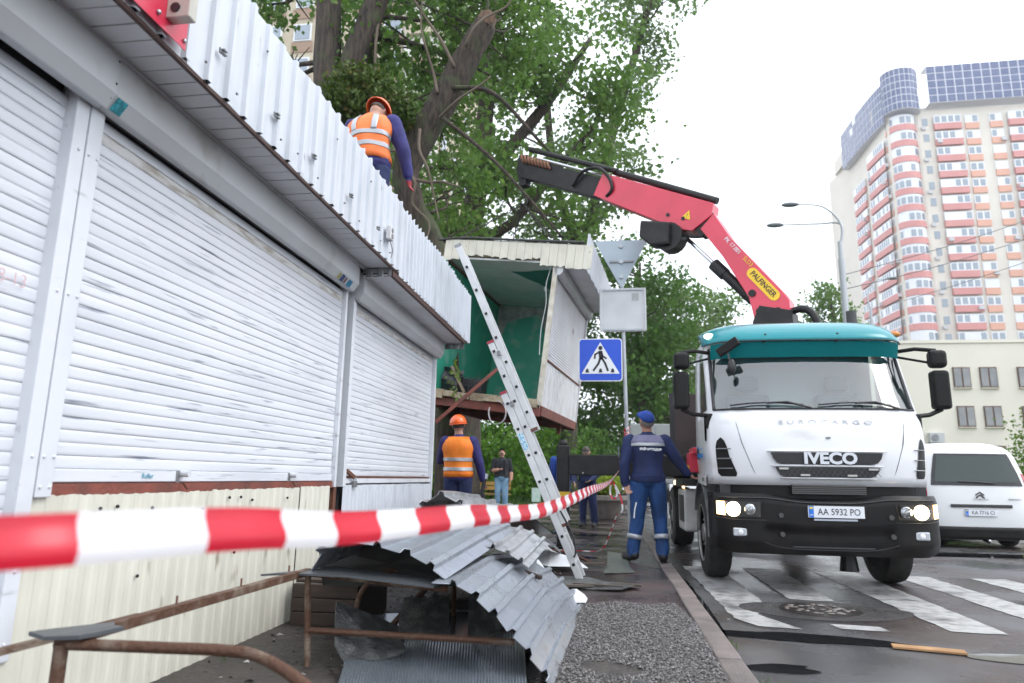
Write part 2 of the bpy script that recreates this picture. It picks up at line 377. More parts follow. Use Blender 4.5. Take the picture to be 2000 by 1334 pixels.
m_soffit = M('soffit_plastic', (0.60, 0.61, 0.63), 0.45, c2=(0.50, 0.50, 0.51), sc=2.5)
m_cream = M('cream_profiled_sheet', (0.66, 0.645, 0.555), 0.5, c2=(0.56, 0.545, 0.465), sc=3, lo=0.4, hi=0.75, st=(1, 3, 0.8), c3=(0.26, 0.22, 0.16), sc3=5, lo3=0.66, hi3=0.76, st3=(1, 2.5, 0.7))
m_rust = M('rust', (0.16, 0.060, 0.032), 0.75, c2=(0.075, 0.032, 0.022), sc=12, bump=0.6, bsc=60)
m_redox = M('red_oxide_steel', (0.23, 0.065, 0.045), 0.6, c2=(0.12, 0.045, 0.035), sc=7, bump=0.3, bsc=50)
m_dark = M('dark_void', (0.02, 0.02, 0.02), 0.9)
m_screw = M('screw_zinc', (0.45, 0.46, 0.48), 0.35, 0.8)
m_black = M('black_plastic', (0.018, 0.018, 0.02), 0.4)
m_grey = M('grey_steel', (0.28, 0.29, 0.30), 0.45, 0.5, c2=(0.18, 0.18, 0.18), sc=8)

def trap(y0, y1, pitch, depth, duty=0.5, slope=0.12):
    """zig-zag outline of a profiled sheet along y: list of (y, offset)"""
    P = []; y = y0
    while y < y1 - 1e-6:
        for a, d in ((0, 0), (duty - slope, 0), (duty, 1), (1 - slope, 1)):
            if y + a * pitch < y1: P.append((y + a * pitch, d * depth))
        y += pitch
    P.append((y1, P[-1][1])); return P
def sheet_x(name, x, y0, y1, z0, z1, pitch, depth, mat, parent, duty=0.5, slope=0.12, jag0=0.0, jag1=0.0, thick=0.003, segs=1, seed=0):
    r = random.Random(seed); P = trap(y0, y1, pitch, depth, duty, slope); b = MB(); n = len(P)
    j0 = [r.uniform(-jag0, jag0) for _ in P]; j1 = [r.uniform(-jag1, jag1) for _ in P]
    vs = []
    for s_ in range(segs + 1):
        t = s_ / segs
        vs += [(x + d, y, lerp(z0 + j0[i], z1 + j1[i], t)) for i, (y, d) in enumerate(P)]
    b.add(vs, [(k * n + i, k * n + i + 1, (k + 1) * n + i + 1, (k + 1) * n + i) for k in range(segs) for i in range(n - 1)])
    return b.build(name, mat, parent, solid=thick)

def slat_mesh(y0, y1, pitch, xw, z):
    prof = [(0, 0.0), (0.0016, 0.002), (0.0022, 0.012), (0.0024, 0.028), (0.0017, 0.041), (0.0004, 0.0474), (-0.0024, 0.0480), (-0.0024, 0.0498)]
    b = MB(); vs = [(xw + a, y, z + h * pitch / 0.05) for y in (y0, y1) for a, h in prof]; n = len(prof)
    b.add(vs, [(i, n + i, n + i + 1, i + 1) for i in range(n - 1)]); return b
def shutter(parent, y0, y1, z0, z1, xw, pitch, dirty=(), bar=True):
    s = MB().box(xw - 0.03, xw - 0.02, y0, y1, z0, z1).build('shutter', m_dark, parent)
    if bar: MB().box(xw - 0.008, xw + 0.012, y0, y1, z0, z0 + 0.052).build('bottom_bar', m_slat, s, bevel=0.004)
    zs = z0 + (0.054 if bar else 0); first = None; k = 0; stained = []
    while zs + pitch < z1 + 0.001:
        if first is None:
            first = slat_mesh(y0, y1, pitch, xw, zs).build('slat', m_slat, s, smooth=True); z00 = zs; o = first
        else:
            o = piece(first, s, (0, 0, zs - z00))
        if k:
            o.location.x += random.uniform(-.0015, .0015); o.rotation_euler = (0, random.uniform(-.012, .012), 0)
        if k in dirty: stained.append(o)
        k += 1; zs += pitch
    if stained:
        dm = first.data.copy(); dm.materials[0] = m_slat_dirty
        for o in stained: o.data = dm
    return s
def box_profile(x, z): return [(x - 0.02, z + 0.055), (x + 0.035, z + 0.005), (x + 0.08, z), (x + 0.122, z + 0.06), (x + 0.122, z + 0.24), (x - 0.02, z + 0.24)]
def soffit(parent, y0, y1, z, x0=-1.985, x1=-1.735, pitch=0.1):
    s = MB().box(x0, x1, y0, y1, z + 0.012, z + 0.02).build('soffit', m_dark, parent)
    p = MB().box(x0, x1, y0 + 0.003, y0 + pitch - 0.003, z, z + 0.01).build('plank', m_soffit, s, bevel=0.002); n = int((y1 - y0) / pitch)
    for i in range(1, n): piece(p, s, (0, i * pitch, random.uniform(-.002, .002)))
    MB().box(x0 - 0.002, x0 + 0.022, y0, y1, z - 0.012, z - 0.001).build('trim', m_soffit, s)
    return s
def screws(parent, pts, r=0.006, mat=None, name='screw'):
    f = None
    for p in pts:
        if f is None: f = MB().sph(p, (r, r, r), 7, 5).build(name, mat or m_screw, parent, smooth=True); p0 = Vector(p)
        else: piece(f, parent, Vector(p) - p0)

# ---- the long white kiosk beside the camera
k1 = thing('kiosk', 'white street kiosk with two roller shutters on a cream ribbed base', 'kiosk', (-3.2, 2.3, 0))
MB().box(-4.4, -2.14, -0.9, 5.13, 0.0, 2.86).build('wall', M('kiosk_wall_paint', (0.5, 0.5, 0.5), 0.6), k1)
shutter(k1, -0.9, 2.205, 0.31, 2.46, -2.115, 0.05, dirty=())
shutter(k1, 2.352, 5.085, 0.906, 2.44, -2.105, 0.05, dirty=(27, 29))
MB().box(-2.13, -2.062, 2.205, 2.272, 0.30, 2.47).build('guide_rail', m_white, k1, bevel=0.004)
MB().box(-2.13, -2.058, 2.276, 2.350, 0.852, 2.46).build('guide_rail', m_white, k1, bevel=0.004)
MB().box(-2.13, -2.07, 5.088, 5.125, 0.86, 2.44).build('guide_rail', m_white, k1, bevel=0.003)
screws(k1, [(-2.058, y, z) for z in (0.89, 1.0, 1.62, 2.2) for y in (2.29, 2.335)] + [(-2.062, 2.24, z) for z in (0.36, 0.6, 1.0, 1.62, 2.2)], 0.007, m_white, 'rivet')
o = MB().prism(box_profile(-2.10, 2.405), 'y', 2.296, 5.11).build('shutter_box', m_box, k1, bevel=0.006)
MB().prism([(a * 1.0 + 0.012, b_ - 0.006) for a, b_ in box_profile(-2.10, 2.405)], 'y', -0.9, 2.288).build('shutter_box', m_box, k1, bevel=0.006)
screws(k1, [(-1.968, 2.276, 2.60), (-1.968, 2.276, 2.50), (-1.985, 2.276, 2.44), (-2.02, 2.276, 2.405)], 0.006, m_dark)
# stickers on the box
def sticker(parent, y0, y1, t0, t1, colr, nm, prof):
    (x0, z0), (x1, z1) = prof[2], prof[3]; nx, nz = (z1 - z0), -(x1 - x0); L = math.hypot(nx, nz); nx /= L; nz /= L
    P = lambda t: (x0 + (x1 - x0) * t + nx * 0.004, z0 + (z1 - z0) * t + nz * 0.004)
    a, c = P(t0), P(t1)
    MB().add([(a[0], y0, a[1]), (a[0], y1, a[1]), (c[0], y1, c[1]), (c[0], y0, c[1])], [(0, 1, 2, 3)]).build('sticker', M(nm, colr, 0.4, c2=tuple(q * .55 for q in colr), sc=60, lo=.45, hi=.5), parent)
pr = box_profile(-2.10, 2.405)
sticker(k1, 2.31, 2.37, 0.1, 0.95, (0.05, 0.38, 0.46), 'teal_sticker', pr)
sticker(k1, 4.72, 4.76, .15, .8, (0.55, 0.5, 0.2), 'yellow_sticker', pr); sticker(k1, 4.775, 4.835, .1, .85, (0.06, 0.10, 0.25), 'navy_sticker', pr)
sticker(k1, 4.85, 4.88, .1, .8, (0.25, 0.12, 0.12), 'brown_sticker', pr); sticker(k1, 4.91, 4.99, .05, .8, (0.05, 0.30, 0.50), 'blue_sticker', pr)
soffit(k1, -0.9, 5.2, 2.632)
# ribbed fascia in sheets
def fascia(parent, y0, y1, z0, z1, x=-1.735, pitch=0.155, width=1.085, seed=1):
    f = MB().box(x - 0.012, x - 0.004, y0, y1, z0 + 0.0, z1 - 0.12).build('fascia', M('fascia_backing', (0.10, 0.055, 0.045), 0.8), parent)
    y = y0; k = 0
    while y < y1 - 0.05:
        e = min(y + width, y1)
        o = sheet_x('sheet', x + (0.002 if k % 2 else 0.0), y, e, z0 + 0.012, z1 + (0.02 if k % 3 == 1 else 0), pitch, 0.021, m_fascia, f, 0.80, 0.045, 0.004, 0.012, 0.003, seed=seed + k)
        y = e + 0.004; k += 1
    return f
fa = fascia(k1, -0.9, 5.36, 2.625, 3.245)
MB().box(-1.75, -1.731, -0.9, 5.2, 2.616, 2.632).build('edge_angle', M('brown_edge', (.06, .028, .022), .7), fa)
MB().box(-4.5, -1.75, -0.95, 5.36, 2.87, 2.90).build('roof', M('roof_felt', (0.06, 0.06, 0.06), 0.85), k1)
rp = sheet_x('banner', -1.704, -0.9, 2.30, 2.645, 3.3, 0.9, 0.006, M('red_banner', (0.62, 0.035, 0.075), 0.28, c2=(0.50, 0.02, 0.06), sc=3), k1, 0.5, 0.3, 0.004)
screws(k1, [(-1.694, 2.285, 2.68), (-1.694, 2.25, 2.76), (-1.694, 2.12, 2.69), (-1.694, 1.9, 2.70)], 0.010)
b = MB().box(-1.70, -1.60, 2.165, 2.215, 2.70, 3.1); o = b.build('lamp_box', M('beige_metal', (0.55, 0.53, 0.47), 0.5, c2=(0.44, 0.42, 0.37), sc=5), k1, bevel=0.005)
for z in (2.74, 2.81, 2.88): MB().cyl((-1.66, 2.166, z), (-1.66, 2.159, z), 0.020, n=14).build('socket', m_black if z < 2.78 else m_grey, o)
# clips and screws on the fascia
cl = None
for (y, z) in [(2.56, 2.81), (3.08, 2.79), (3.55, 2.79), (4.15, 2.80), (4.72, 2.78)]:
    b = MB().box(-1.712, -1.695, y, y + 0.028, z, z + 0.006).box(-1.712, -1.695, y, y + 0.028, z + 0.018, z + 0.024).box(-1.714, -1.708, y - 0.012, y + 0.006, z, z + 0.024)
    b.build('clip', m_grey, fa)
screws(fa, [(-1.707, 2.45 + 0.155 * 1.5 * i + random.uniform(-.03, .03), random.choice((2.70, 2.72, 3.08))) for i in range(12)], 0.007, m_grey)
ob = MB().box(-1.712, -1.672, 4.92, 5.00, 2.78, 2.89).build('power_socket', M('socket_white', (.6, .6, .6), .4), k1, bevel=0.006)
for z in (2.81, 2.86): MB().cyl((-1.672, 4.96, z), (-1.667, 4.96, z), 0.02, n=12).build('outlet', m_grey, ob)
MB().tube(smooth_path([(-1.69, 4.96, 2.78), (-1.68, 5.0, 2.72), (-1.69, 5.03, 2.69), (-1.69, 5.01, 2.65)]), 0.004, 6).build('cable', m_grey, ob, smooth=True)
# base of the long kiosk
MB().box(-2.16, -2.085, 2.30, 5.12, 0.855, 0.902).build('sill_beam', m_redox, k1)
bs = MB().box(-2.13, -2.12, -0.9, 5.1, 0.0, 0.85).build('base', M('base_back', (0.2, 0.15, 0.1), 0.8), k1)
for i, (a, e, z1) in enumerate([(2.275, 3.46, 0.858), (3.462, 4.50, 0.862), (4.53, 5.03, 0.868)]):
    sheet_x('sheet', -2.082, a, e, 0.0 if i < 2 else 0.03, z1, 0.082, 0.0055, m_cream, bs, 0.5, 0.16, 0.012, 0.004, 0.003, seed=20 + i)
sheet_x('sheet', -2.082, -0.9, 2.272, 0.0, 0.305, 0.082, 0.0055, m_cream, bs, 0.5, 0.16, 0.01, 0.004, seed=31)
screws(bs, [(-2.062, y, z) for y, z in ((2.62, .80), (2.72, .805), (2.95, .79), (3.35, .77), (3.6, .82), (3.72, .82), (3.85, .8), (4.3, .8), (2.9, .5), (3.3, .3), (3.7, .52), (4.1, .3), (4.2, .6))], 0.008, m_dark, 'hole')
worn_p = MB().add([(-2.058, 2.66 + x, .74 + z) for x, z in ((0, 0), (.03, -.05), (.07, -.045), (.10, .01), (.085, .05), (.06, .03), (.02, .055))], [tuple(range(7))]).build('peeled_patch', m_white, bs)
for y in (3.18, 4.38):
    t = MB().cyl((-2.10, y, 0.945), (-2.045, y, 0.945), 0.016, n=12).build('lock_tube', m_white, k1, smooth=False)
    MB().box(-2.098, -2.088, y - 0.035, y - 0.012, 0.90, 0.96).build('lock_plate', m_grey, t)
    MB().bar((-2.06, y - .02, .90), (-2.06, y + .02, .87), .008, .006).build('hasp', m_rust, t)
text('maker_mark', 'Roller', 0.032, facing((-2.089, 2.93, 0.932), (0, 1, 0), (0, 0, 1)), M('teal_print', (0.02, 0.28, 0.40), 0.5), k1, 0.0005)
text('chalk_mark', 'I 8-13', 0.07, facing((-2.098, 2.06, 1.62), (0, 1, 0), (0, 0, 1)), M('faded_red_marker', (0.62, 0.40, 0.42), 0.6), k1, 0.0004, bold=-0.0012)

# ---- the next white kiosk
k2 = thing('kiosk', 'white street kiosk with one roller shutter and white corrugated base beside the ladder', 'kiosk', (-3.2, 6.7, 0))
MB().box(-4.4, -2.14, 5.24, 8.05, 0.0, 2.80).build('wall', MATS['kiosk_wall_paint'], k2)
shutter(k2, 5.30, 7.985, 0.945, 2.40, -2.105, 0.05, dirty=(27,), bar=False)
MB().box(-2.13, -2.06, 5.235, 5.297, 0.86, 2.42).build('guide_rail', m_white, k2, bevel=0.003)
MB().box(-2.13, -2.06, 7.988, 8.04, 0.80, 2.42).build('guide_rail', m_white, k2, bevel=0.003)
MB().prism(box_profile(-2.10, 2.368), 'y', 5.235, 8.06).build('shutter_box', m_box, k2, bevel=0.006)
soffit(k2, 5.2, 8.12, 2.565)
fb = fascia(k2, 5.372, 8.36, 2.60, 3.235, pitch=0.11, width=0.98, seed=9)
MB().box(-1.76, -1.731, 5.2, 8.1, 2.562, 2.606).build('edge_angle', MATS['brown_edge'], fb)
MB().box(-4.5, -1.75, 5.37, 8.3, 2.83, 2.87).build('roof', MATS['roof_felt'], k2)
sheet_e = trap(-1.99, -1.74, 0.09, 0.012)
for (yy, z0, z1) in ((5.205, 2.555, 2.628), (8.13, 2.50, 2.60)):
    b = MB(); n = len(sheet_e); b.add([(p, yy - d, z) for z in (z0, z1) for p, d in sheet_e], [(i, i + 1, n + i + 1, n + i) for i in range(n - 1)])
    b.build('end_closure', m_grey, k2, solid=0.003)
b2 = MB().box(-2.14, -2.12, 5.3, 8.03, 0.02, 0.86).build('base', m_dark, k2)
sheet_x('sheet', -2.085, 5.30, 7.50, 0.05, 0.872, 0.085, 0.022, m_fascia, b2, 0.5, 0.2, 0.004, 0.003, seed=41)
sheet_x('sheet', -2.083, 7.53, 8.02, 0.05, 0.868, 0.085, 0.022, m_fascia, b2, 0.5, 0.2, 0.004, 0.003, seed=42)
MB().box(-2.11, -2.075, 5.30, 8.0, 0.885, 0.925).build('sill', m_white, k2, bevel=0.003)
MB().box(-2.12, -2.085, 5.31, 7.98, 0.926, 0.943).build('sill_gap', m_rust, k2)
pl = MB().box(-2.062, -2.04, 5.43, 5.50, 0.855, 0.905).build('padlock', m_grey, k2, bevel=0.005)
MB().tube(smooth_path([(-2.05, 5.445, .90), (-2.05, 5.445, .935), (-2.05, 5.465, .948), (-2.05, 5.485, .935), (-2.05, 5.485, .90)], 4), 0.006, 7).build('shackle', m_screw, pl, smooth=True)
MB().bar((-2.07, 5.32, .985), (-2.05, 5.44, .935), .02, .03).build('latch', m_rust, k2)
# rusty uprights in the slot between the two kiosks
for y, x, wh in ((5.145, -2.10, 'touching the end of the cream base'), (5.215, -2.12, 'beside the white corrugated base')):
    tag(MB().box(x - 0.03, x + 0.01, y - 0.016, y + 0.016, 0, 0.86).build('steel_upright', m_rust), 'rusty steel upright between the kiosks, ' + wh, 'upright', 'rusty uprights between the kiosks')
k2x = MB().box(-2.25, -2.2, 5.10, 5.25, 0, 2.5).build('gap_shade', m_dark, k2)  # black panel added to paint the darkness inside the slot
# ================================================================ THE KIOSK IN THE AIR
m_green = M('green_wall_paint', (0.055, 0.50, 0.335), 0.5, c2=(0.04, 0.40, 0.27), sc=2.2, lo=0.35, hi=0.7, c3=(0.24, 0.56, 0.44), sc3=2.6, lo3=0.54, hi3=0.70, det3=8.0)
m_lining = M('pale_lining', (0.74, 0.78, 0.76), 0.5, c2=(0.64, 0.68, 0.67), sc=4)
m_tan = M('broken_floor_edge', (0.42, 0.36, 0.25), 0.8, c2=(0.24, 0.19, 0.13), sc=9, bump=0.8, bsc=30)
m_oldwhite = M('old_white_panel', (0.68, 0.69, 0.70), 0.55, c2=(0.46, 0.45, 0.44), sc=4, lo=0.48, hi=0.75, st=(1, 3, 0.8))
KR = Euler((0.001, 0.12, -0.122), 'XYZ')
kr = (Matrix.Rotation(-0.122, 3, 'Z') @ Matrix.Rotation(0.001, 3, 'X') @ Matrix.Rotation(0.12, 3, 'Y'))
lk = thing('lifted_kiosk', 'open ended kiosk with bright green inside, hanging in the air from the crane', 'kiosk', (-1.88, 10.121, 2.169), kr)
def lb(name, x0, x1, y0, y1, z0, z1, m, bevel=0, parent=None): return MB().box(x0, x1, y0, y1, z0, z1).build(name, m, parent or lk, local=True, bevel=bevel) if parent is None else None
lb('side_wall', -0.95, -0.88, 0.02, 3.08, 0, 2.14, m_green)
lb('back_wall', -0.88, 0.86, 3.02, 3.08, 0, 2.12, m_green)
lb('ceiling', -0.95, 0.90, 0.0, 3.08, 2.12, 2.15, m_lining)
lb('roof', -1.02, 1.34, -0.02, 3.12, 2.40, 2.44, M('tar_roof', (0.03, 0.03, 0.03), 0.7, c2=(0.08, 0.08, 0.08), sc=6))
MB().tube(smooth_path([(-1.05, -0.05, 2.40), (-0.6, -0.06, 2.45), (-0.1, -0.05, 2.455), (0.5, -0.06, 2.45), (1.3, -0.05, 2.46)]), 0.028, 7, flat=.7).build('roof_edge_roll', MATS['tar_roof'], lk, smooth=True, local=True)
fl = lb('floor', -0.98, 0.90, 0.0, 3.10, -0.06, 0.0, M('lino', (0.34, 0.30, 0.24), 0.7, c2=(0.1, 0.09, 0.07), sc=8))
# ceiling seams
for y in (0.9, 1.8, 2.7): MB().box(-0.88, 0.86, y - .006, y + .006, 2.114, 2.119).build('ceiling_seam', m_oldwhite, lk, local=True)
def lpoly(name, pts, m): return MB().add(pts, [tuple(range(len(pts)))]).build(name, m, lk, local=True)
lpoly('bare_ceiling_patch', [(x, y, 2.113) for x, y in ((0.02, 0.55), (0.28, 0.52), (0.5, 0.42), (0.84, 0.3), (0.85, 1.9), (0.62, 2.0), (0.45, 1.6), (0.35, 1.2), (0.2, 0.95), (0.1, 0.7))], M('teal_under_paint', (0.02, 0.155, 0.115), 0.6, c2=(0.03, 0.22, 0.17), sc=5))
lpoly('bare_wall_patch', [(x, 3.012, z) for x, z in ((-0.87, 2.1), (-0.87, 1.55), (-0.74, 1.5), (-0.66, 1.75), (-0.5, 1.82), (-0.3, 1.88), (-0.05, 1.96), (0.05, 1.82), (0.12, 1.6), (0.3, 1.62), (0.34, 1.2), (0.62, 1.18), (0.66, 1.5), (0.84, 1.5), (0.85, 2.1))], M('bare_wall_board', (0.48, 0.52, 0.50), 0.7, c2=(0.24, 0.26, 0.25), sc=7))
MB().box(-0.882, -0.85, 0.02, 3.0, 2.06, 2.10).build('cornice', M('brown_wood', (0.12, 0.07, 0.04), 0.7), lk, local=True)
bl_ = MB().cyl((0.55, 0.9, 2.12), (0.55, 0.9, 1.98), 0.012, n=8).build('lamp_holder', m_black, lk, local=True)
MB().sph((0, 0, 0), (.03, .03, .045), 10, 7).xf(Matrix.Translation((0.0, 0.0, -0.03))).build('bulb', M('frosted_bulb', (.7, .72, .7), .2), bl_, smooth=True, local=True)
MB().tube(smooth_path([(0.80, .1, 2.1), (0.76, .08, 1.8), (0.80, .06, 1.5), (0.77, .08, 1.1), (0.80, .05, .7)]), 0.006, 6).build('hanging_cable', m_oldwhite, lk, local=True)
# broken floor rim, steel underframe
r_ = random.Random(3); x = -0.98
while x < 0.86:
    w_ = r_.uniform(0.12, 0.28); MB().box(x, min(x + w_, 0.88), -0.06 + r_.uniform(-.05, .02), 0.04, -0.10 + r_.uniform(-.02, .02), 0.005 + r_.uniform(-.01, .02)).build('floor_plank', m_tan, lk, local=True, bevel=.006); x += w_ + .004
for nm, a in (('front_beam', (-1.0, 0.92, -0.03, 0.05, -0.22, -0.10)), ('rear_beam', (-1.0, 0.92, 3.02, 3.10, -0.22, -0.06)), ('right_beam', (0.86, 0.94, 0.052, 3.02, -0.20, -0.06)), ('left_beam', (-1.0, -0.92, 0.052, 3.02, -0.22, -0.06))): lb(nm, *a, m_redox)
for y in (0.6, 1.2, 1.8, 2.4): MB().box(-0.918, 0.858, y, y + .06, -.17, -.065).build('cross_beam', m_rust, lk, local=True)
for i in range(14): MB().box(-0.91, 0.855, 0.10 + i * .205, 0.29 + i * .205, -0.062 - (i % 2) * .004, -0.050).build('underfloor_board', M('rotten_board', (.07, .045, .03), .85, c2=(.035, .025, .02), sc=6, st=(1, 8, 1)), lk, local=True)
MB().box(0.80, 0.86, 2.0, 2.06, -0.36, -0.2).build('stub_leg', m_rust, lk, local=True)
# front fascia of cream boards, some broken short
x = -0.93; k = 0
while x < 1.34:
    w_ = 0.132; z0 = 2.15 + (0.0 if -0.75 < x < 0.55 else -0.07) + r_.uniform(-.02, .02) - (0.05 if x > 0.95 else 0)
    b = MB(); bw = x + w_ - .004
    b.add([(x, -.05, z0 + r_.uniform(-.02, .02)), ((x + bw) / 2, -.05, z0 + r_.uniform(-.03, .02)), (bw, -.05, z0 + r_.uniform(-.02, .02)), (bw, -.05, 2.415), (x, -.05, 2.415)], [(0, 1, 2, 3, 4)])
    b.build('fascia_board', M('cream_board', (.64, .62, .52), .55, c2=(.52, .50, .42), sc=4, st=(2, 1, 1), c3=(.2, .16, .1), sc3=6, lo3=.68, hi3=.76), lk, local=True, solid=.018); x += w_; k += 1
lb('lintel', -0.95, 1.3, -0.03, 0.0, 2.16, 2.40, M('raw_wood', (.25, .19, .12), .8))
# street side: post, shutter, box, lower panel, awning
lb('corner_post', 0.862, 0.935, -0.03, 0.03, -0.06, 2.14, M('cream_post', (.6, .58, .5), .55, c2=(.4, .36, .28), sc=7), .004)
lb('end_post', 0.862, 0.935, 3.04, 3.10, -0.06, 2.14, m_oldwhite)
sh = MB().box(0.875, 0.885, 0.03, 3.04, 0.6, 2.05).build('shutter', m_oldwhite, lk, local=True)
sl = MB(); pitch = 0.042
prof = [(0, 0), (.009, .3), (.009, .7), (0, .96), (-.004, 1)]
for i in range(31):
    z = 0.66 + i * pitch
    vs = [(0.892 + a, y, z + h * pitch) for y in (0.04, 3.03) for a, h in prof]; sl.add(vs, [(j, 5 + j, 6 + j, j + 1) for j in range(4)])
kind(sl.build('slats', M('small_slat_paint', (.70, .71, .74), .45, c2=(.6, .6, .63), sc=2, c3=(.22, .15, .11), sc3=4, lo3=.68, hi3=.76), lk, smooth=True, local=True), 'stuff')
P2 = trap(0.03, 3.05, 0.12, 0.012, .5, .1); n = len(P2); b = MB(); b.add([(0.905 + d, y, z) for z in (-0.16, 0.62) for y, d in P2], [(i, i + 1, n + i + 1, n + i) for i in range(n - 1)]); b.build('lower_panel', m_oldwhite, lk, local=True, solid=.004)
MB().box(0.895, 0.93, 0.03, 3.05, 0.622, 0.65).build('panel_rail', m_rust, lk, local=True)
MB().prism([(0.88, 1.98), (0.92, 1.93), (0.98, 1.94), (1.02, 1.99), (1.02, 2.12), (0.88, 2.12)], 'y', -0.03, 3.1).build('shutter_box', m_box, lk, local=True, bevel=.006)
so = MB().box(1.0, 1.33, 0.0, 3.1, 2.105, 2.115).build('soffit', m_soffit, lk, local=True)
for i in range(26): MB().box(1.022, 1.325, 0.005 + i * .119, 0.117 + i * .119, 2.090, 2.104).build('soffit_plank', m_soffit, lk, local=True)
P3 = trap(-0.06, 3.12, 0.13, 0.02, .6, .08); n = len(P3); b = MB(); b.add([(1.345 + d, y, z + (0.10 * (1 - i / n) if z > 2.3 else 0) - .02 * (i % 3 == 0)) for z in (2.08, 2.52) for i, (y, d) in enumerate(P3)], [(i, i + 1, n + i + 1, n + i) for i in range(n - 1)]); b.build('side_fascia', m_fascia, lk, local=True, solid=.004)
# loose ends that hang from it
tag(MB().bar((-2.52, 9.9, 1.74), (-1.62, 10.02, 2.56), .06, .05).build('steel_bar', m_redox), 'rust red square bar sticking out of the green kiosk over the orange helmet', 'steel bar')
pth = [Vector((-1.62, 9.98, 2.06)) + Vector((0.14 * math.sin(a) * (1 - .15 * (a > 3)), 0, -0.17 + 0.17 * math.cos(a))) for a in np.linspace(0, 5.2, 22)]
b = MB(); b.add([p + Vector((0, dy, 0)) for p in pth for dy in (-.05, .04)], [(2 * i, 2 * i + 1, 2 * i + 3, 2 * i + 2) for i in range(21)])
tag(b.build('curled_strip', M('white_plastic_strip', (.72, .72, .74), .35), solid=.005), 'curled white plastic strip dangling from the front edge of the green kiosk floor', 'strip')
MBl = Matrix.Translation((-1.88, 10.121, 2.169)) @ kr.to_4x4()
def inside(o): return o
b = MB().box(-.2, .2, -.14, .14, 0, .01)
for i in range(5): b.box(-.2 + i * .098, -.19 + i * .098, -.145, -.135, 0, .26)
b.box(-.2, .2, -.145, -.135, .25, .26).box(-.2, .2, .135, .145, 0, .26).box(-.205, -.195, -.14, .14, 0, .26).box(.195, .205, -.14, .14, 0, .26).box(-.2, .2, -.145, -.135, .12, .13)
tag(b.xf(MBl @ Matrix.Translation((-.30, .35, .02))).build('plastic_crate', m_black), 'black plastic crate at the edge of the green kiosk floor', 'crate')
tag(MB().grid(lambda u, v: (-.85 + u * .36, .45 + .03 * math.sin(9 * v + 4 * u), .02 + v * .42 - .05 * u * v), 8, 6).xf(MBl).build('dark_tarpaulin', M('black_sheet_plastic', (.03, .033, .036), .35), solid=.01), 'crumpled black plastic sheet leaning inside the green kiosk', 'tarpaulin')
tag(MB().bar((-.62, .2, .42), (-.36, .22, .03), .05, .04).xf(MBl).build('wooden_lath', M('grey_lath', (.22, .17, .12), .8)), 'short wooden lath leaning among rubbish in the green kiosk', 'lath')
# leafy twig caught on the near kiosk eaves
b = MB(); tw = [(-1.92, 8.5, 2.62), (-1.90, 8.55, 2.42), (-1.93, 8.55, 2.25), (-1.91, 8.55, 1.98)]; b.tube(tw, .004, 5)
for i in range(26):
    t = random.uniform(.3, 1); p = Vector(tw[0]).lerp(Vector(tw[3]), t) + Vector((random.gauss(0, .05), random.gauss(0, .03), random.gauss(0, .03))); a = random.uniform(0, 6.3); s_ = random.uniform(.05, .09)
    d = Vector((math.cos(a), math.sin(a) * .4, -random.uniform(.2, .9))).normalized(); q = d.cross(Vector((.2, 1, .1))).normalized()
    b.add([p, p + d * s_ * .5 + q * s_ * .28, p + d * s_, p + d * s_ * .5 - q * s_ * .28], [(0, 1, 2, 3)], 1)
tw_o = thing('hanging_twig', 'small leafy twig hanging under the eaves of the white kiosk', 'twig', (-1.92, 8.5, 1.95))
b.build('twig', [M('twig_bark', (.09, .07, .05), .8), M('fresh_leaf', (.11, .20, .03), .6, c2=(.2, .28, .06), sc=30, trans=.4)], tw_o)

# ================================================================ LADDER
m_alu = M('aluminium', (0.62, 0.63, 0.64), 0.42, 0.35, c2=(0.50, 0.51, 0.52), sc=6, c3=(.3, .29, .28), sc3=9, lo3=.66, hi3=.75)
la = thing('ladder', 'aluminium three section extension ladder leaning on the white kiosk roof', 'ladder', (-0.23, 6.9, 0))
LD = Vector((-0.395, 0, 0.919)).normalized(); LN = Vector((0.919, 0, 0.395)).normalized(); LF = Vector((-0.235, 6.66, 0.0))
secs = [(0.02, 1.93, 0), (0.56, 2.46, 1), (1.5, 3.56, 2)]
for s0, s1, k in secs:
    off = LN * (0.072 * k - 0.02)
    for y in (0.0, 0.40 - 0.03 * k):
        p = LF + off + Vector((0, y + 0.008 * k, 0))
        MB().bar(p + LD * s0, p + LD * s1, 0.026, 0.066, upv=LN).build('rail', m_alu, la, bevel=.003)
        if y == 0:
            MB().bar(p + LD * (s1 - .004) - Vector((0, .003, 0)), p + LD * (s1 + .022) - Vector((0, .003, 0)), 0.036, 0.07, upv=LN).build('end_cap', M('red_plastic', (.35, .03, .06), .5) if k < 2 else m_grey, la)
            MB().bar(p + LD * (s0 - .025), p + LD * (s0 + .005), 0.036, 0.07, upv=LN).build('end_cap', m_black if k == 0 else M('brown_cap', (.12, .05, .04), .6), la)
    s = s0 + 0.17; f = None
    while s < s1 - 0.06:
        c = LF + off + LD * s
        if f is None:
            f = MB().obox(c + Vector((0, .20, 0)), (.027, .375, .027), Matrix((LN, Vector((0, 1, 0)), LN.cross(Vector((0, 1, 0))))).transposed()).build('rung', m_alu, la)
            g = MB().obox(c + Vector((0, -.0145, 0)), (.026, .006, .026), Matrix((LN, Vector((0, 1, 0)), LN.cross(Vector((0, 1, 0))))).transposed()).build('rung_end', m_dark, la); c0 = c
        else: piece(f, la, c - c0); piece(g, la, c - c0)
        s += 0.272
for s, k in ((1.80, 0), (2.32, 1)):
    c = LF + LN * (0.072 * k + .02) + LD * s; MB().obox(c + Vector((0, -.03, 0)), (.035, .03, .05), Matrix((LN, Vector((0, 1, 0)), LD)).transposed()).build('hook', m_grey, la, bevel=.004)
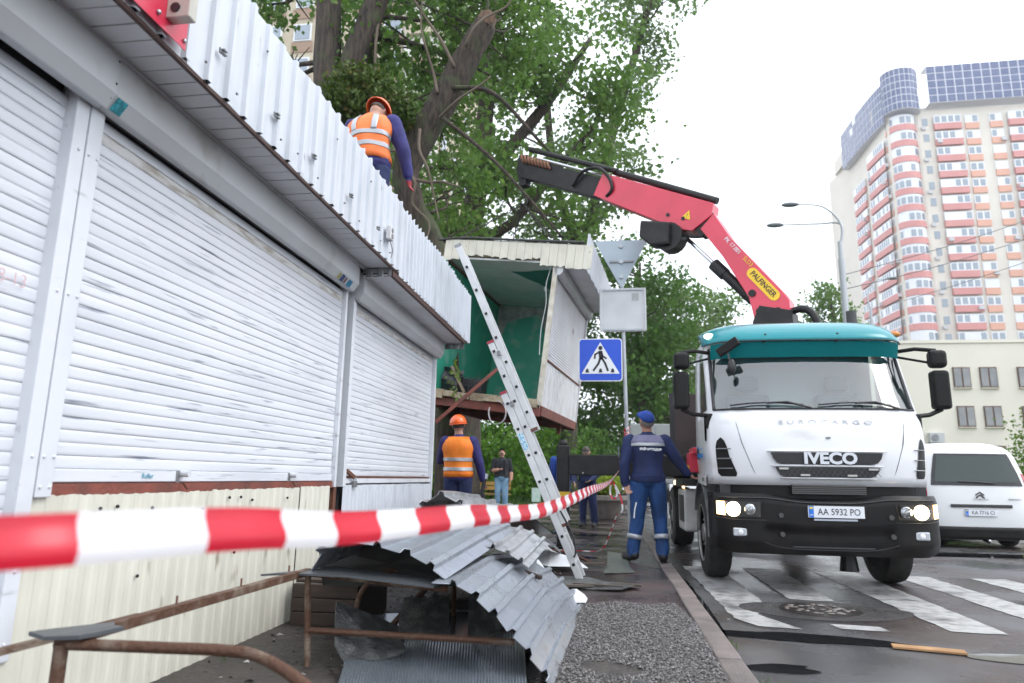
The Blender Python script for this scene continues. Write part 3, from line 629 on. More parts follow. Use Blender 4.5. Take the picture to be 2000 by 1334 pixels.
c = LF + LD * 1.42 + LN * -0.02; MB().obox(c + Vector((0, -.0148, 0)), (.05, .003, .17), Matrix((LN, Vector((0, 1, 0)), LD)).transposed()).build('sticker', M('light_blue_sticker', (.12, .42, .62), .4, c2=(.7, .75, .8), sc=70, lo=.5, hi=.55), la)
MB().tube(smooth_path([LF + LD * .75 + LN * .05 + Vector((0, -.03, 0)), LF + LD * .6 + LN * .07 + Vector((0, -.05, 0)), LF + LD * .45 + LN * .08 + Vector((0, -.04, 0)), LF + LD * .3 + LN * .05 + Vector((0, -.03, 0)), LF + LD * .25 + LN * .01 + Vector((0, -.03, 0))]), .009, 6).build('strap', m_black, la, smooth=True)

# ================================================================ SIGN POST
sp = thing('traffic_sign_post', 'grey pole with blue pedestrian crossing sign and two sign backs', 'sign post', (0.325, 10.87, 0))
m_galv = M('galvanised_pole', (0.42, 0.45, 0.48), 0.42, 0.5, c2=(0.33, 0.35, 0.37), sc=6)
m_signback = M('sign_back_zinc', (0.36, 0.42, 0.46), 0.42, 0.4, c2=(0.30, 0.35, 0.39), sc=3)
PX = lambda z: lerp(0.325, 0.245, z / 4.84)
MB().cyl((PX(0), 10.87, 0), (PX(4.84), 10.87, 4.84), 0.030, 0.028, 12).build('pole', m_galv, sp, smooth=True, auto=40)
MB().cyl((PX(0) + .02, 10.85, 0), (PX(1) + .02, 10.85, 1.02), 0.040, n=12).build('sleeve', m_galv, sp, smooth=True, auto=40)
SY = 10.81
def rsq(cx, cz, hw, r, n=4): 
    P = []
    for (sx, sz, a0) in ((1, 1, 0), (-1, 1, 90), (-1, -1, 180), (1, -1, 270)):
        for i in range(n + 1):
            a = rad(a0 + 90 * i / n); P.append((cx + sx * (hw - r) + r * math.cos(a), cz + sz * (hw - r) + r * math.sin(a)))
    return P
cx, cz = -0.10, 2.815
m_swhite = M('sign_white', (.80, .82, .84), .4); m_sblue = M('sign_blue', (.005, .075, .60), .4); m_sblack = M('sign_black', (.012, .012, .014), .5)
sg = MB().prism(rsq(cx, cz, .345, .05), 'y', SY, SY + .02).build('crossing_sign', m_swhite, sp)
MB().prism(rsq(cx, cz, .330, .045), 'y', SY - .004, SY - .001).build('blue_field', m_sblue, sg)
T = lambda P, d, nm, mt: MB().prism([(cx + x, cz + z) for x, z in P], 'y', SY - d - .003, SY - d).build(nm, mt, sg)
T([(-.30, -.225), (.30, -.225), (0, .285)], .005, 'white_triangle', m_swhite)
def limb(P, wd):
    # poly-line stroke as convex quads
    b = MB()
    for (p, q) in zip(P[:-1], P[1:]):
        d = Vector((q[0] - p[0], q[1] - p[1])).normalized(); n_ = Vector((-d.y, d.x)) * wd / 2; e = d * wd * .3
        pts = [(p[0] + n_.x - e.x, p[1] + n_.y - e.y), (q[0] + n_.x + e.x, q[1] + n_.y + e.y), (q[0] - n_.x + e.x, q[1] - n_.y + e.y), (p[0] - n_.x - e.x, p[1] - n_.y - e.y)]
        b.prism([(cx + x, cz + z) for x, z in pts], 'y', SY - .012, SY - .009)
    return b
fg = limb([(0, .125), (.012, .02)], .062)
fg.prism([(cx + .002 + .033 * math.cos(a), cz + .19 + .035 * math.sin(a)) for a in np.linspace(0, 6.283, 14, endpoint=False)], 'y', SY - .012, SY - .009)
for P, wd in (([(-.005, .13), (-.085, .085), (-.09, .02)], .026), ([(.02, .125), (.035, .06), (.09, .02)], .026), ([(.02, .03), (.075, -.06), (.115, -.175)], .032), ([(.0, .03), (-.03, -.06), (-.11, -.17)], .032)):
    q = limb(P, wd); fg.add(q.v, q.f)
fg.build('walking_figure', m_sblack, sg)
for x in (-.215, -.005, .185): T([(x - .025, -.205), (x + .035, -.205), (x + .02, -.145), (x - .01, -.145)], .010, 'zebra_mark', m_sblack)
tri = MB().prism([(-.165, 4.80), (.668, 4.80), (.675, 4.78), (.265, 4.0), (.24, 4.0), (-.17, 4.78)], 'y', SY, SY + .012).build('triangular_sign_back', m_signback, sp)
MB().box(.06, .45, SY - .025, SY - .003, 4.42, 4.45).build('bracket', m_grey, tri)
for z in (4.7, 4.43, 4.18): MB().cyl((.25, SY - .03, z), (.25, SY, z), .035, n=10).build('clamp', m_galv, tri)
rs = MB().box(-.10, .63, SY, SY + .012, 3.27, 3.99).build('square_sign_back', M('sign_back_white', (.62, .64, .66), .45, c2=(.52, .54, .55), sc=3), sp, bevel=.01)
for a in ((-.105, -.075, 3.27, 3.99), (.605, .635, 3.27, 3.99)): MB().box(a[0], a[1], SY - .025, SY - .002, a[2] + .01, a[3] - .01).build('edge_fold', MATS['sign_back_white'], rs, bevel=.006)
for z in (3.30, 3.96): MB().box(-.05, .58, SY - .02, SY - .002, z - .012, z + .012).build('rail', m_galv, rs)
MB().box(.41, .52, SY - .004, SY - .002, 3.78, 3.90).build('sticker', M('grey_sticker', (.45, .47, .48), .5, c2=(.3, .3, .3), sc=90), rs)
# ================================================================ BARRIER TAPE
m_tr = M('tape_red', (.62, .012, .035), .3, c2=(.5, .01, .03), sc=6, trans=.15); m_tw = M('tape_white', (.82, .80, .82), .3, trans=.2)
def ribbon(name, pts, wv, wd, mats, label=None, stripe=.17, parent=None, k=10, jit=0.0):
    P = smooth_path(pts, k); Wv = smooth_path([Vector(x) for x in wv], k); Wd = [q.x for q in smooth_path([Vector((x, 0, 0)) for x in wd], k)]
    # resample so that a face edge falls on each colour change
    L = [0]
    for i in range(1, len(P)): L.append(L[-1] + (P[i] - P[i - 1]).length)
    nseg = int(L[-1] / (stripe / 6)); S = [i * stripe / 6 for i in range(nseg)]; ph_ = 3
    def at_(A, s): 
        i = max(0, min(len(L) - 2, int(np.searchsorted(L, s)) - 1)); t = (s - L[i]) / max(1e-6, L[i + 1] - L[i]); return A[i] + (A[i + 1] - A[i]) * t
    b = MB(); vs = []; nw = 5
    for s_ in S:
        p = at_(P, s_); v = at_(Wv, s_).normalized(); d = (at_(P, min(L[-1], s_ + .02)) - at_(P, max(0, s_ - .02))).normalized(); nn = d.cross(v).normalized(); wq = at_(Wd, s_)
        for j in range(nw + 1):
            t = j / nw - .5; fold = .12 * wq * math.cos(t * 5.0 + 1.2) + random.uniform(-jit, jit)
            vs.append(p + v * t * wq + nn * fold)
    for i in range(nseg - 1):
        for j in range(nw): b.f.append((i * (nw + 1) + j, (i + 1) * (nw + 1) + j, (i + 1) * (nw + 1) + j + 1, i * (nw + 1) + j + 1)); b.m.append(int((i + ph_) / 6) % 2)
    b.v = [tuple(q) for q in vs]
    return b.build(name, mats, parent, smooth=True)
tp = thing('barrier_tape', 'red and white striped barrier tape stretched from the sign pole across the pavement', 'barrier tape', (0.30, 10.8, 0))
A = [(-0.85, 0.45, 0.868), (-0.612, 0.643, 0.877), (-0.555, 0.739, 0.878), (-0.487, 0.88, 0.878), (-0.439, 1.2, 0.86), (-0.333, 1.72, 0.856), (-0.303, 2.2, 0.839), (-0.235, 2.9, 0.832), (-0.13, 4.6, 0.870), (0.045, 8.2, 0.945), (0.27, 10.4, 1.30), (0.297, 10.83, 1.70)]
wv = [(-.05, .1, 1)] * 6 + [(0, .15, 1), (.05, .1, 1), (.1, 0, 1), (.4, 0, 1), (1, 0, .5), (1, 0, -.3)]
ribbon('tape', A, wv, [.056, .056, .056, .056, .056, .054, .052, .055, .062, .05, .03, .03], [m_tr, m_tw], stripe=.15, parent=tp)
ribbon('loose_end', [(0.04, 8.2, .94), (0.02, 8.25, .80), (0.06, 8.2, .72), (0.10, 8.2, .80), (0.05, 8.18, .93), (0.13, 8.2, .78), (0.16, 8.2, .62), (0.12, 8.22, .55)], [(1, 0, 0)] * 8, [.02] * 8, [m_tr, m_tw], stripe=.12, parent=tp)
ribbon('fallen_tail', [(0.10, 8.5, .55), (0.02, 8.9, .30), (-0.10, 9.2, .06), (-0.35, 9.3, .03), (-0.62, 9.4, .022), (-0.9, 9.5, .02)], [(1, .3, 0)] * 6, [.018, .02, .03, .035, .04, .04], [m_tr, m_tw], stripe=.1, parent=tp)
for z, t in ((1.62, .2), (1.67, .9), (1.72, 1.7)): 
    b = MB(); R_ = .045; b.add([(PX(z) + R_ * math.cos(a), 10.87 + R_ * math.sin(a), z + .03 * math.sin(a + t) + dz) for a in np.linspace(0, 6.283, 18) for dz in (-.02, .02)], [(2 * i, 2 * i + 1, 2 * i + 3, 2 * i + 2) for i in range(17)]); b.m = [int(i / 3) % 2 for i in range(17)]
    b.build('wrap', [m_tw, m_tr], tp, smooth=True)

# ================================================================ WRECKAGE
m_zinc = M('galvanised_sheet', (0.52, 0.56, 0.62), 0.26, 0.72, c2=(0.36, 0.39, 0.44), sc=3.5, lo=.35, hi=.7, rv=.18, c3=(0.22, 0.22, 0.23), sc3=5, lo3=.62, hi3=.74, bump=.35, bsc=3.2)
m_zincw = M('scraped_white_sheet', (0.50, 0.51, 0.53), 0.35, 0.5, c2=(0.30, 0.31, 0.33), sc=5, lo=.45, hi=.65, c3=(.2, .2, .2), sc3=8, lo3=.62, hi3=.72)
def barrel(name, prof, y0, y1, pitch, depth, mat, label, ny=6, wob=.015, far=None, seed=0, crease=None, group=None):
    r = random.Random(seed); P = smooth_path([(a, 0, c) for a, c in prof], 12); F = smooth_path([(a, 0, c) for a, c in (far or prof)], 12)
    L = [0]
    for i in range(1, len(P)): L.append(L[-1] + (P[i] - P[i - 1]).length)
    S = []; s = 0
    while s < L[-1] - .001:
        for a, d in ((0, 0), (.66, 0), (.73, 1), (.93, 1)):
            if s + a * pitch < L[-1]: S.append((s + a * pitch, d * depth))
        s += pitch
    S.append((L[-1], S[-1][1])); vs = []; jag = [r.uniform(-.03, .03) for _ in S]; jag2 = [r.uniform(-.05, .05) for _ in S]
    for j in range(ny + 1):
        t = j / ny
        for i, (s_, d) in enumerate(S):
            k = min(len(L) - 2, max(0, int(np.searchsorted(L, s_)) - 1)); q = (s_ - L[k]) / max(1e-6, L[k + 1] - L[k])
            a = P[k].lerp(P[k + 1], q); c = F[k].lerp(F[k + 1], q); p = a.lerp(c, t); dd = (P[k + 1] - P[k]).normalized(); nn = Vector((-dd.z, 0, dd.x))
            if nn.z < 0: nn = -nn
            y = lerp(y0 + (jag[i] if j == 0 else 0), y1 + (jag2[i] if j == ny else 0), t); wz = wob * math.sin(t * 4 + s_ * 5 + seed) * (0.3 + t)
            cr = crease * max(0, t - .55) * (-1) if crease else 0
            vs.append(p + nn * (d + wz) + Vector((0, y, cr)))
    n = len(S); b = MB(); b.add(vs, [(j * n + i, j * n + i + 1, (j + 1) * n + i + 1, (j + 1) * n + i) for j in range(ny) for i in range(n - 1)])
    return tag(b.build(name, mat, solid=.004), label, 'metal sheet', group)
barrel('corrugated_sheet', [(-.84, .45), (-.70, .43), (-.60, .365), (-.47, .25), (-.35, .125), (-.262, .012)], 3.36, 5.7, .118, .022, m_zinc, 'bent galvanised corrugated sheet arching down to the gravel', far=[(-.86, .44), (-.70, .43), (-.55, .37), (-.40, .26), (-.28, .13), (-.20, .015)], seed=1, crease=.22, wob=.01)
barrel('corrugated_sheet', [(-1.52, .46), (-1.45, .57), (-1.33, .612), (-1.15, .60), (-0.95, .545), (-.80, .455)], 3.48, 5.7, .15, .024, m_zinc, 'torn corrugated sheet with a dark underside resting on the rusty frame', far=[(-1.62, .50), (-1.45, .60), (-1.28, .66), (-1.08, .65), (-.90, .60), (-.72, .52)], seed=2, wob=.02)
barrel('corrugated_sheet', [(-1.74, .52), (-1.55, .68), (-1.39, .80), (-1.20, .735), (-1.02, .69), (-.86, .62)], 5.6, 7.3, .17, .03, m_zincw, 'peaked grey corrugated sheet on top of the scrap pile below the orange vest', far=[(-1.8, .50), (-1.6, .66), (-1.4, .76), (-1.2, .70), (-1.0, .64), (-.8, .56)], seed=5)
barrel('corrugated_sheet', [(-.92, .52), (-.78, .52), (-.62, .47), (-.50, .40)], 4.5, 5.9, .10, .024, m_zincw, 'scuffed white corrugated offcut lying across the bent sheets', seed=9, wob=.02)
# plank and pipe frame carrying the sheets
fr = thing('rusty_frame', 'rusty low pipe frame with bent corner standing by the cream kiosk base', 'frame', (-1.3, 2.6, 0))
m_rpipe = M('rusty_pipe', (0.10, 0.048, 0.028), .65, .2, c2=(.21, .16, .12), sc=9, lo=.48, hi=.66, bump=.5, bsc=60)
MB().bar((-1.56, 1.98, .468), (-1.56, 3.56, .452), .034, .034).build('side_bar', m_rpipe, fr, bevel=.003)
MB().tube(smooth_path([(-1.62, 1.95, .448), (-1.3, 1.97, .448), (-1.10, 1.98, .447), (-1.00, 1.97, .44), (-.88, 1.93, .41), (-.76, 1.88, .36), (-.64, 1.84, .29), (-.52, 1.80, .15), (-.47, 1.78, .0)], 5), .017, 8).build('bent_leg', m_rpipe, fr, smooth=True)
MB().cyl((-1.60, 1.945, .0), (-1.60, 1.945, .45), .020, n=8).build('leg', m_rpipe, fr)
MB().cyl((-1.505, 3.5, .0), (-1.535, 3.5, .452), .017, n=8).build('leg', m_rpipe, fr)
MB().cyl((-1.51, 3.5, .178), (-.46, 3.5, .168), .016, n=8).build('cross_pipe', m_rpipe, fr)
MB().cyl((-1.0, 4.6, .0), (-1.02, 4.6, .60), .016, n=8).build('leg', m_rpipe, fr); MB().cyl((-.90, 4.9, .0), (-.90, 4.9, .55), .014, n=8).build('leg', m_rpipe, fr)
MB().cyl((-1.54, 3.52, .45), (-.80, 3.5, .40), .016, n=8).build('top_pipe', m_rpipe, fr)
MB().add([(-1.70, 1.93, .477), (-1.62, 1.90, .473), (-1.53, 1.925, .475), (-1.50, 1.96, .478), (-1.46, 2.02, .484), (-1.50, 2.03, .484), (-1.53, 2.07, .485), (-1.60, 2.03, .480), (-1.66, 1.98, .478)], [tuple(range(9))]).build('corner_plate', M('slate_metal', (.10, .11, .12), .4, .4), fr, solid=.012)
MB().add([(-1.72, 3.36, .455), (-1.60, 3.40, .46), (-1.30, 3.42, .455), (-.85, 3.42, .42), (-.80, 3.60, .42), (-1.45, 3.7, .46)], [tuple(range(6))]).build('cover_plate', MATS['slate_metal'], fr, solid=.01)
for s in (.3, .6, .9): MB().cyl((-1.56, 1.98 + s * 1.5, .48), (-1.56, 1.98 + s * 1.5, .51), .004, n=6).build('nail', m_rust, fr)
tag(MB().bar((-2.03, 1.80, .36), (-1.68, 2.4, .44), .03, .02).build('steel_flat', m_rpipe), 'thin rusty flat bar lying against the foot of the cream base', 'steel bar')
# glossy ribbed panel and other scrap under the arch
b = MB(); N = 60
def rp_(u, v): 
    x = lerp(lerp(-1.16, -.36, u), lerp(-1.62, -.58, u), v); y = lerp(lerp(3.02, 3.18, u), lerp(4.50, 4.85, u), v); return (x, y, .05 + .02 * v + (.0045 if int(u * N * 2) % 2 else 0) * (v < .62))
b.grid(rp_, N * 2, 6)
tag(b.build('grey_ribbed_board', M('grey_glossy_panel', (.22, .26, .31), .16, .55, c2=(.30, .34, .38), sc=2)), 'finely ribbed glossy grey board flat on the earth under the bent sheet', 'board')
m_tar = M('roofing_felt_scrap', (.055, .058, .058), .45, c2=(.12, .125, .12), sc=14, lo=.45, hi=.62, bump=.6, bsc=70)
def scrap(name, pts, label, cat, m=None, th=.008, bend=.0, group=None):
    c = sum((Vector(p) for p in pts), Vector()) / len(pts); b = MB()
    v = [Vector(p) for p in pts]; mid = [(v[i] + v[(i + 1) % len(v)]) / 2 + Vector((random.uniform(-.02, .02), random.uniform(-.02, .02), bend * random.uniform(-1, 1))) for i in range(len(v))]
    ring = [q for i in range(len(v)) for q in (v[i], mid[i])]
    b.add(ring + [c + Vector((0, 0, bend))], [(i, (i + 1) % len(ring), len(ring)) for i in range(len(ring))])
    return tag(b.build(name, m or m_tar, solid=th), label, cat, group)
scrap('felt_scrap', [(-1.42, 3.62, .30), (-1.18, 3.95, .12), (-1.02, 3.60, .08), (-1.12, 3.48, .06), (-1.30, 3.45, .05), (-1.38, 3.52, .18)], 'torn forked piece of grey felt standing by the frame leg', 'felt scrap')
scrap('felt_scrap', [(-1.25, 4.3, .22), (-.98, 4.35, .24), (-.90, 4.0, .10), (-1.16, 3.9, .08)], 'square dark felt scrap propped on the glossy ribbed board', 'felt scrap', bend=.02)
scrap('felt_scrap', [(-.83, 4.35, .36), (-.62, 4.40, .34), (-.60, 4.0, .12), (-.78, 3.95, .08)], 'dark felt flap hanging down under the bent sheet', 'felt scrap', bend=.02)
scrap('felt_scrap', [(-1.42, 2.55, .02), (-1.0, 2.62, .02), (-.85, 2.9, .035), (-1.1, 3.0, .04), (-1.45, 2.85, .02)], 'wet mossy felt scrap beside the bent pipe leg', 'felt scrap', bend=.03)
scrap('felt_scrap', [(-.30, 2.75, .02), (.02, 2.9, .03), (.18, 3.35, .05), (.14, 3.42, .05), (-.02, 3.2, .06), (-.32, 2.95, .02)], 'long crumpled felt strip on the gravel near the kerb', 'felt scrap', bend=.03)
scrap('felt_scrap', [(-.02, 9.5, .012), (.30, 9.3, .012), (.22, 8.4, .012), (.26, 7.5, .014), (-.06, 7.35, .014), (-.02, 8.3, .012)], 'greenish felt strip flat on the pavement behind the blue overalls', 'felt scrap', M('greenish_felt', (.085, .10, .085), .4, c2=(.15, .16, .14), sc=12, bump=.5, bsc=60), bend=.006)
scrap('felt_scrap', [(-.62, 6.95, .012), (-.2, 6.95, .018), (.28, 6.55, .014), (.10, 6.3, .014), (-.4, 6.4, .02), (-.75, 6.6, .012)], 'ragged dark felt heap at the foot of the ladder', 'felt scrap', bend=.03)
scrap('felt_scrap', [(-.85, 7.35, .60), (-.62, 7.9, .34), (-1.05, 8.4, .30), (-1.30, 7.6, .62)], 'stiff black panel leaning behind the corrugated scrap heap', 'felt scrap', M('black_panel', (.02, .022, .02), .35), bend=.0)
for i, (x, y, a, L) in enumerate([(-.38, 6.35, .3, .5), (-.1, 6.42, -.2, .45), (.15, 6.5, -.4, .3), (-.55, 6.2, .1, .4), (-.7, 7.9, .5, .4), (-.2, 8.0, .2, .3)]):
    tag(MB().obox((x, y, .022 + .004 * (i % 3)), (L, .045, .018), Matrix.Rotation(a, 3, 'Z')).build('wood_splinter', M('wet_wood', (.07, .055, .045), .5, c2=(.12, .10, .08), sc=9)), 'dark wet splinter of wood lying round the foot of the ladder', 'splinter', 'splinters at the ladder foot')
m_paper = M('white_sheeting', (.74, .76, .78), .4, c2=(.62, .64, .66), sc=4)
def paper(pts, label, b_=.05):
    o = scrap('plastic_sheet', pts, label, 'plastic sheet', m_paper, .004, b_); return o
scrap('felt_scrap', [(-1.80, 4.25, .50), (-.92, 4.25, .56), (-.86, 4.3, .30), (-1.78, 4.3, .27)], 'added black sheet standing in for the shade under the torn corrugated sheet', 'felt scrap', M('shade_black', (.015, .015, .016), .6), bend=.01)  # black sheet added to paint the shade below the torn sheet
paper([(-1.05, 7.9, .14), (-.80, 8.4, .22), (-.50, 8.0, .10), (-.22, 7.55, .03), (-.62, 7.35, .06)], 'folded white plastic sheet lying behind the bent corrugated sheet', .05)
paper([(-.82, 6.2, .22), (-.62, 6.3, .24), (-.38, 5.75, .06), (-.30, 5.55, .03), (-.46, 5.45, .05)], 'white panel offcut sloping to the ground beside the bent sheet', .02)
paper([(-.35, 5.9, .05), (-.20, 5.85, .03), (-.18, 5.55, .02), (-.33, 5.5, .03)], 'small crumpled white scrap next to the ladder foot', .03)
paper([(-1.30, 2.95, .03), (-1.15, 2.98, .06), (-1.05, 2.75, .02), (-1.2, 2.7, .02)], 'white scrap half under the mossy felt near the frame', .02)
tag(MB().grid(lambda u, v: (-.95 + .42 * u, 7.4 + .5 * v, .22 + .12 * math.sin(u * 3) - .1 * v + (.006 if int(u * 60) % 2 else 0)), 60, 3).build('ribbed_offcut', m_zincw, solid=.003), 'fine ribbed sheet offcut curling up behind the scrap heap', 'metal sheet')
# wooden step against the kiosk foot, and loose timbers
stp = thing('wooden_step', 'dark brown wooden step box against the cream base', 'step', (-1.8, 4.7, 0)); m_bw = M('brown_timber', (.055, .034, .026), .6, c2=(.03, .021, .017), sc=5, st=(1, 1, 8))
for i in range(3): MB().box(-2.02, -1.58, 4.38, 4.42, .01 + i * .085, .09 + i * .085).build('plank', m_bw, stp, bevel=.004)
for i in range(3): MB().box(-2.02, -1.58, 4.425 + i * .2, 4.62 + i * .2, .262, .285).build('plank', m_bw, stp, bevel=.004)
MB().box(-1.62, -1.585, 4.425, 5.0, .01, .26).build('side', m_bw, stp)
for i, (p, q, w_, mm, lab) in enumerate([((-1.32, 4.2, .04), (-1.02, 4.9, .46), .035, m_rpipe, 'rusty angle bar propped up under the torn sheet'), ((-1.20, 4.1, .05), (-.96, 4.7, .44), .03, m_grey, 'grey steel bar propped up under the torn sheet'), ((-.95, 4.9, .42), (-.45, 4.75, .30), .04, m_bw, 'brown timber lying under the ridge of the bent sheet'), ((-1.5, 5.0, .30), (-.7, 5.2, .12), .08, m_bw, 'broken brown board in the scrap heap under the sheets'), ((-1.35, 4.75, .10), (-.62, 4.95, .10), .10, M('charred_board', (.03, .027, .025), .6), 'blackened board flat in the scrap heap under the sheets'), ((-.72, 4.72, .15), (-.50, 4.70, .17), .035, M('orange_pipe', (.30, .14, .05), .5), 'short orange brown pipe end under the bent sheet')]):
    tag(MB().bar(p, q, w_, w_ * .6).build('scrap_timber' if i > 1 and i < 5 else 'scrap_bar', mm), lab, 'scrap')
tag(MB().tube(smooth_path([(-1.46, 4.05, .02), (-1.47, 4.06, .18), (-1.44, 4.1, .30), (-1.36, 4.15, .37), (-1.28, 4.2, .39)]), .016, 7).build('bent_pipe', m_rpipe, smooth=True), 'short bent rusty pipe standing in front of the wooden step', 'scrap')
tag(MB().tube(smooth_path([(-.95, 9.6, .015), (-.6, 9.3, .015), (-.35, 8.7, .015), (-.2, 8.2, .015)]), .012, 6).build('hose', m_rust, smooth=True), 'thin brown hose lying on the wet pavement past the ladder', 'hose')
# ================================================================ CRANE TRUCK
m_cabw = M('cab_white_paint', (.74, .75, .77), .28, coat=.35, c2=(.70, .71, .73), sc=2, c3=(.56, .55, .53), sc3=1.6, lo3=.60, hi3=.78, st3=(1, 1, 2.5)); m_blk = M('black_bumper', (.006, .0056, .006), .34, c2=(.013, .0115, .011), sc=6, rv=.25, spec=.22)
m_rub = M('tyre_rubber', (.016, .016, .016), .75, c2=(.035, .033, .03), sc=10); m_rim = M('steel_rim', (.38, .38, .37), .4, .6, c2=(.22, .21, .2), sc=8)
m_teal = M('teal_visor', (.006, .21, .24), .22, coat=.1, spec=.35); m_tealt = M('teal_visor_flap', (.008, .27, .29), .25, trans=.5, spec=.3)
m_chr = M('chrome', (.62, .63, .65), .15, 1.0); m_pink = M('crane_red', (.66, .035, .075), .3, coat=.3, c2=(.56, .028, .06), sc=2.5); m_cblk = M('crane_black', (.010, .010, .011), .45, c2=(.022, .021, .02), sc=6, spec=.3)
m_lamp = M('lit_headlamp', (1.0, .80, .50), .3, emit=9.0); m_amber = M('lit_amber', (1.0, .62, .28), .3, emit=3.2); m_lens = glass('lamp_lens', (.92, .94, .95), .08)
m_refl = M('lamp_reflector', (.55, .56, .58), .18, .9); m_ambers = M('amber_plastic', (.55, .20, .03), .3); m_brown = M('brown_steel_board', (.055, .035, .032), .5, c2=(.03, .022, .022), sc=3)
m_mesh = M('grille_mesh', (.012, .012, .013), .5); m_sil = M('silver_letters', (.55, .57, .60), .3, .7)
XC = 2.13
tk = thing('crane_truck', 'white cargo truck with teal visor and a red loading crane, headlights on', 'truck', (XC, 9.6, -.12))
YF = lambda z: interp(z, [.9, 1.1, 1.35, 1.55, 1.66, 1.72, 2.42, 2.56, 2.64, 2.68], [7.27, 7.25, 7.25, 7.29, 7.35, 7.40, 7.72, 7.84, 8.0, 8.3])
HW = lambda z: interp(z, [.9, 1.3, 1.66, 2.42, 2.56, 2.64, 2.68], [1.03, 1.055, 1.05, 1.03, .99, .93, .82])
def cabp(u, z, o=0.0):
    a = abs(u); return Vector((XC + u * HW(z) * (1 + o * .3), YF(z) + .06 * a ** 2 + .20 * a ** 7 - o, z))
US = [-1, -.985, -.965, -.94, -.90, -.8, -.6, -.4, -.2, 0, .2, .4, .6, .8, .90, .94, .965, .985, 1]
ZS = [.92, 1.02, 1.15, 1.3, 1.45, 1.56, 1.63, 1.70, 1.9, 2.1, 2.3, 2.40, 2.48, 2.56, 2.62, 2.66, 2.68]
SY_ = [7.98, 8.30, 8.42, 8.60]
def ring(z):
    f = [cabp(u, z) for u in US]; y1 = f[-1].y
    return [Vector((XC - HW(z), y, z)) for y in SY_[::-1]] + f + [Vector((XC + HW(z), y, z)) for y in SY_]
nf = len(US); ns = len(SY_); n = nf + 2 * ns
R_ = [ring(z) for z in ZS]; cb, gl, gs = MB(), MB(), MB(); V = [p for r in R_ for p in r]
for i in range(len(ZS) - 1):
    for j in range(n - 1):
        q = (i * n + j, i * n + j + 1, (i + 1) * n + j + 1, (i + 1) * n + j); ja = j - ns
        if 7 <= i < 11 and 0 <= ja < nf - 1 and abs(US[ja]) <= .941 and abs(US[ja + 1]) <= .941: gl.f.append(q); gl.m.append(0)
        elif 7 <= i < 11 and (j in (ns - 3, ns - 2, ns - 1) or j in (ns + nf - 1, ns + nf, ns + nf + 1)) and not (j in (ns - 3, ns + nf + 1)): gs.f.append(q); gs.m.append(0)
        else: cb.f.append(q); cb.m.append(0)
top = (len(ZS) - 1) * n; cb.f.append(tuple(top + j for j in range(n))); cb.m.append(0)
for b in (cb, gl, gs): b.v = [tuple(p) for p in V]
cab = cb.build('cab', m_cabw, tk, smooth=True, auto=50, solid=.02)
def shrink(b):
    used = sorted({i for f in b.f for i in f}); mp = {o: k for k, o in enumerate(used)}; b.v = [b.v[i] for i in used]; b.f = [tuple(mp[i] for i in f) for f in b.f]; return b
m_glass = glass('windscreen_glass', (.74, .87, .85), .13); shrink(gl).build('windscreen', m_glass, tk, smooth=True); shrink(gs).build('side_window', glass('green_glass', (.45, .62, .55), .10), tk, smooth=True)
# black surround of the screen
def strip(name, f, t0, t1, k, mat, parent, wd, thick=.006):
    P = [f(lerp(t0, t1, i / k)) for i in range(k + 1)]; return MB().tube(P, wd, 6, flat=.5).build(name, mat, parent, smooth=True)
strip('screen_seal', lambda t: cabp(t, 1.695, .012), -.945, .945, 30, m_black, cab, .020); strip('screen_seal', lambda t: cabp(t, 2.425, .004), -.94, .94, 30, m_black, cab, .012)
for s in (-1, 1): strip('screen_seal', lambda t: cabp(s * .945, t, .010), 1.69, 2.42, 12, m_black, cab, .018)
# inside
inn = MB().box(XC - .95, XC + .95, 8.50, 8.54, 1.0, 2.5).build('cab_lining', M('pale_cab_lining', (.56, .60, .61), .7), cab)
MB().prism([(7.46, 1.2), (7.46, 1.66), (7.60, 1.70), (7.86, 1.66), (7.9, 1.2)], 'x', XC - .9, XC + .9).build('dashboard', M('dash_grey', (.09, .10, .11), .6), cab, bevel=.02)
for dx in (-.5, .5):
    s_ = MB().box(XC + dx - .24, XC + dx + .24, 8.22, 8.42, 1.3, 1.95).box(XC + dx - .13, XC + dx + .13, 8.24, 8.36, 1.99, 2.16).build('seat', M('seat_cloth', (.16, .18, .20), .8), cab, bevel=.04)
MB().tube([(XC + .5 + .2 * math.cos(a), 7.95 + .05 * math.sin(a), 1.68 + .16 * math.sin(a)) for a in np.linspace(0, 6.283, 25)], .014, 6).build('steering_wheel', m_black, cab, smooth=True)
MB().box(XC + .72, XC + .86, 7.40, 7.41, 1.735, 1.80).xf(Matrix.Translation((0, .15, 0))).build('paper_pass', M('pass_paper', (.6, .66, .5), .6), cab)
# bonnet seams
for s in (-1, 1):
    strip('bonnet_seam', lambda t: cabp(s * interp(t, [.93, 1.1, 1.35, 1.64], [.60, .66, .735, .79]), t, .001), .93, 1.655, 16, m_black, cab, .006)
strip('bonnet_crease', lambda t: cabp(t, 1.475, .002), -.5, .5, 12, m_cabw, cab, .006)
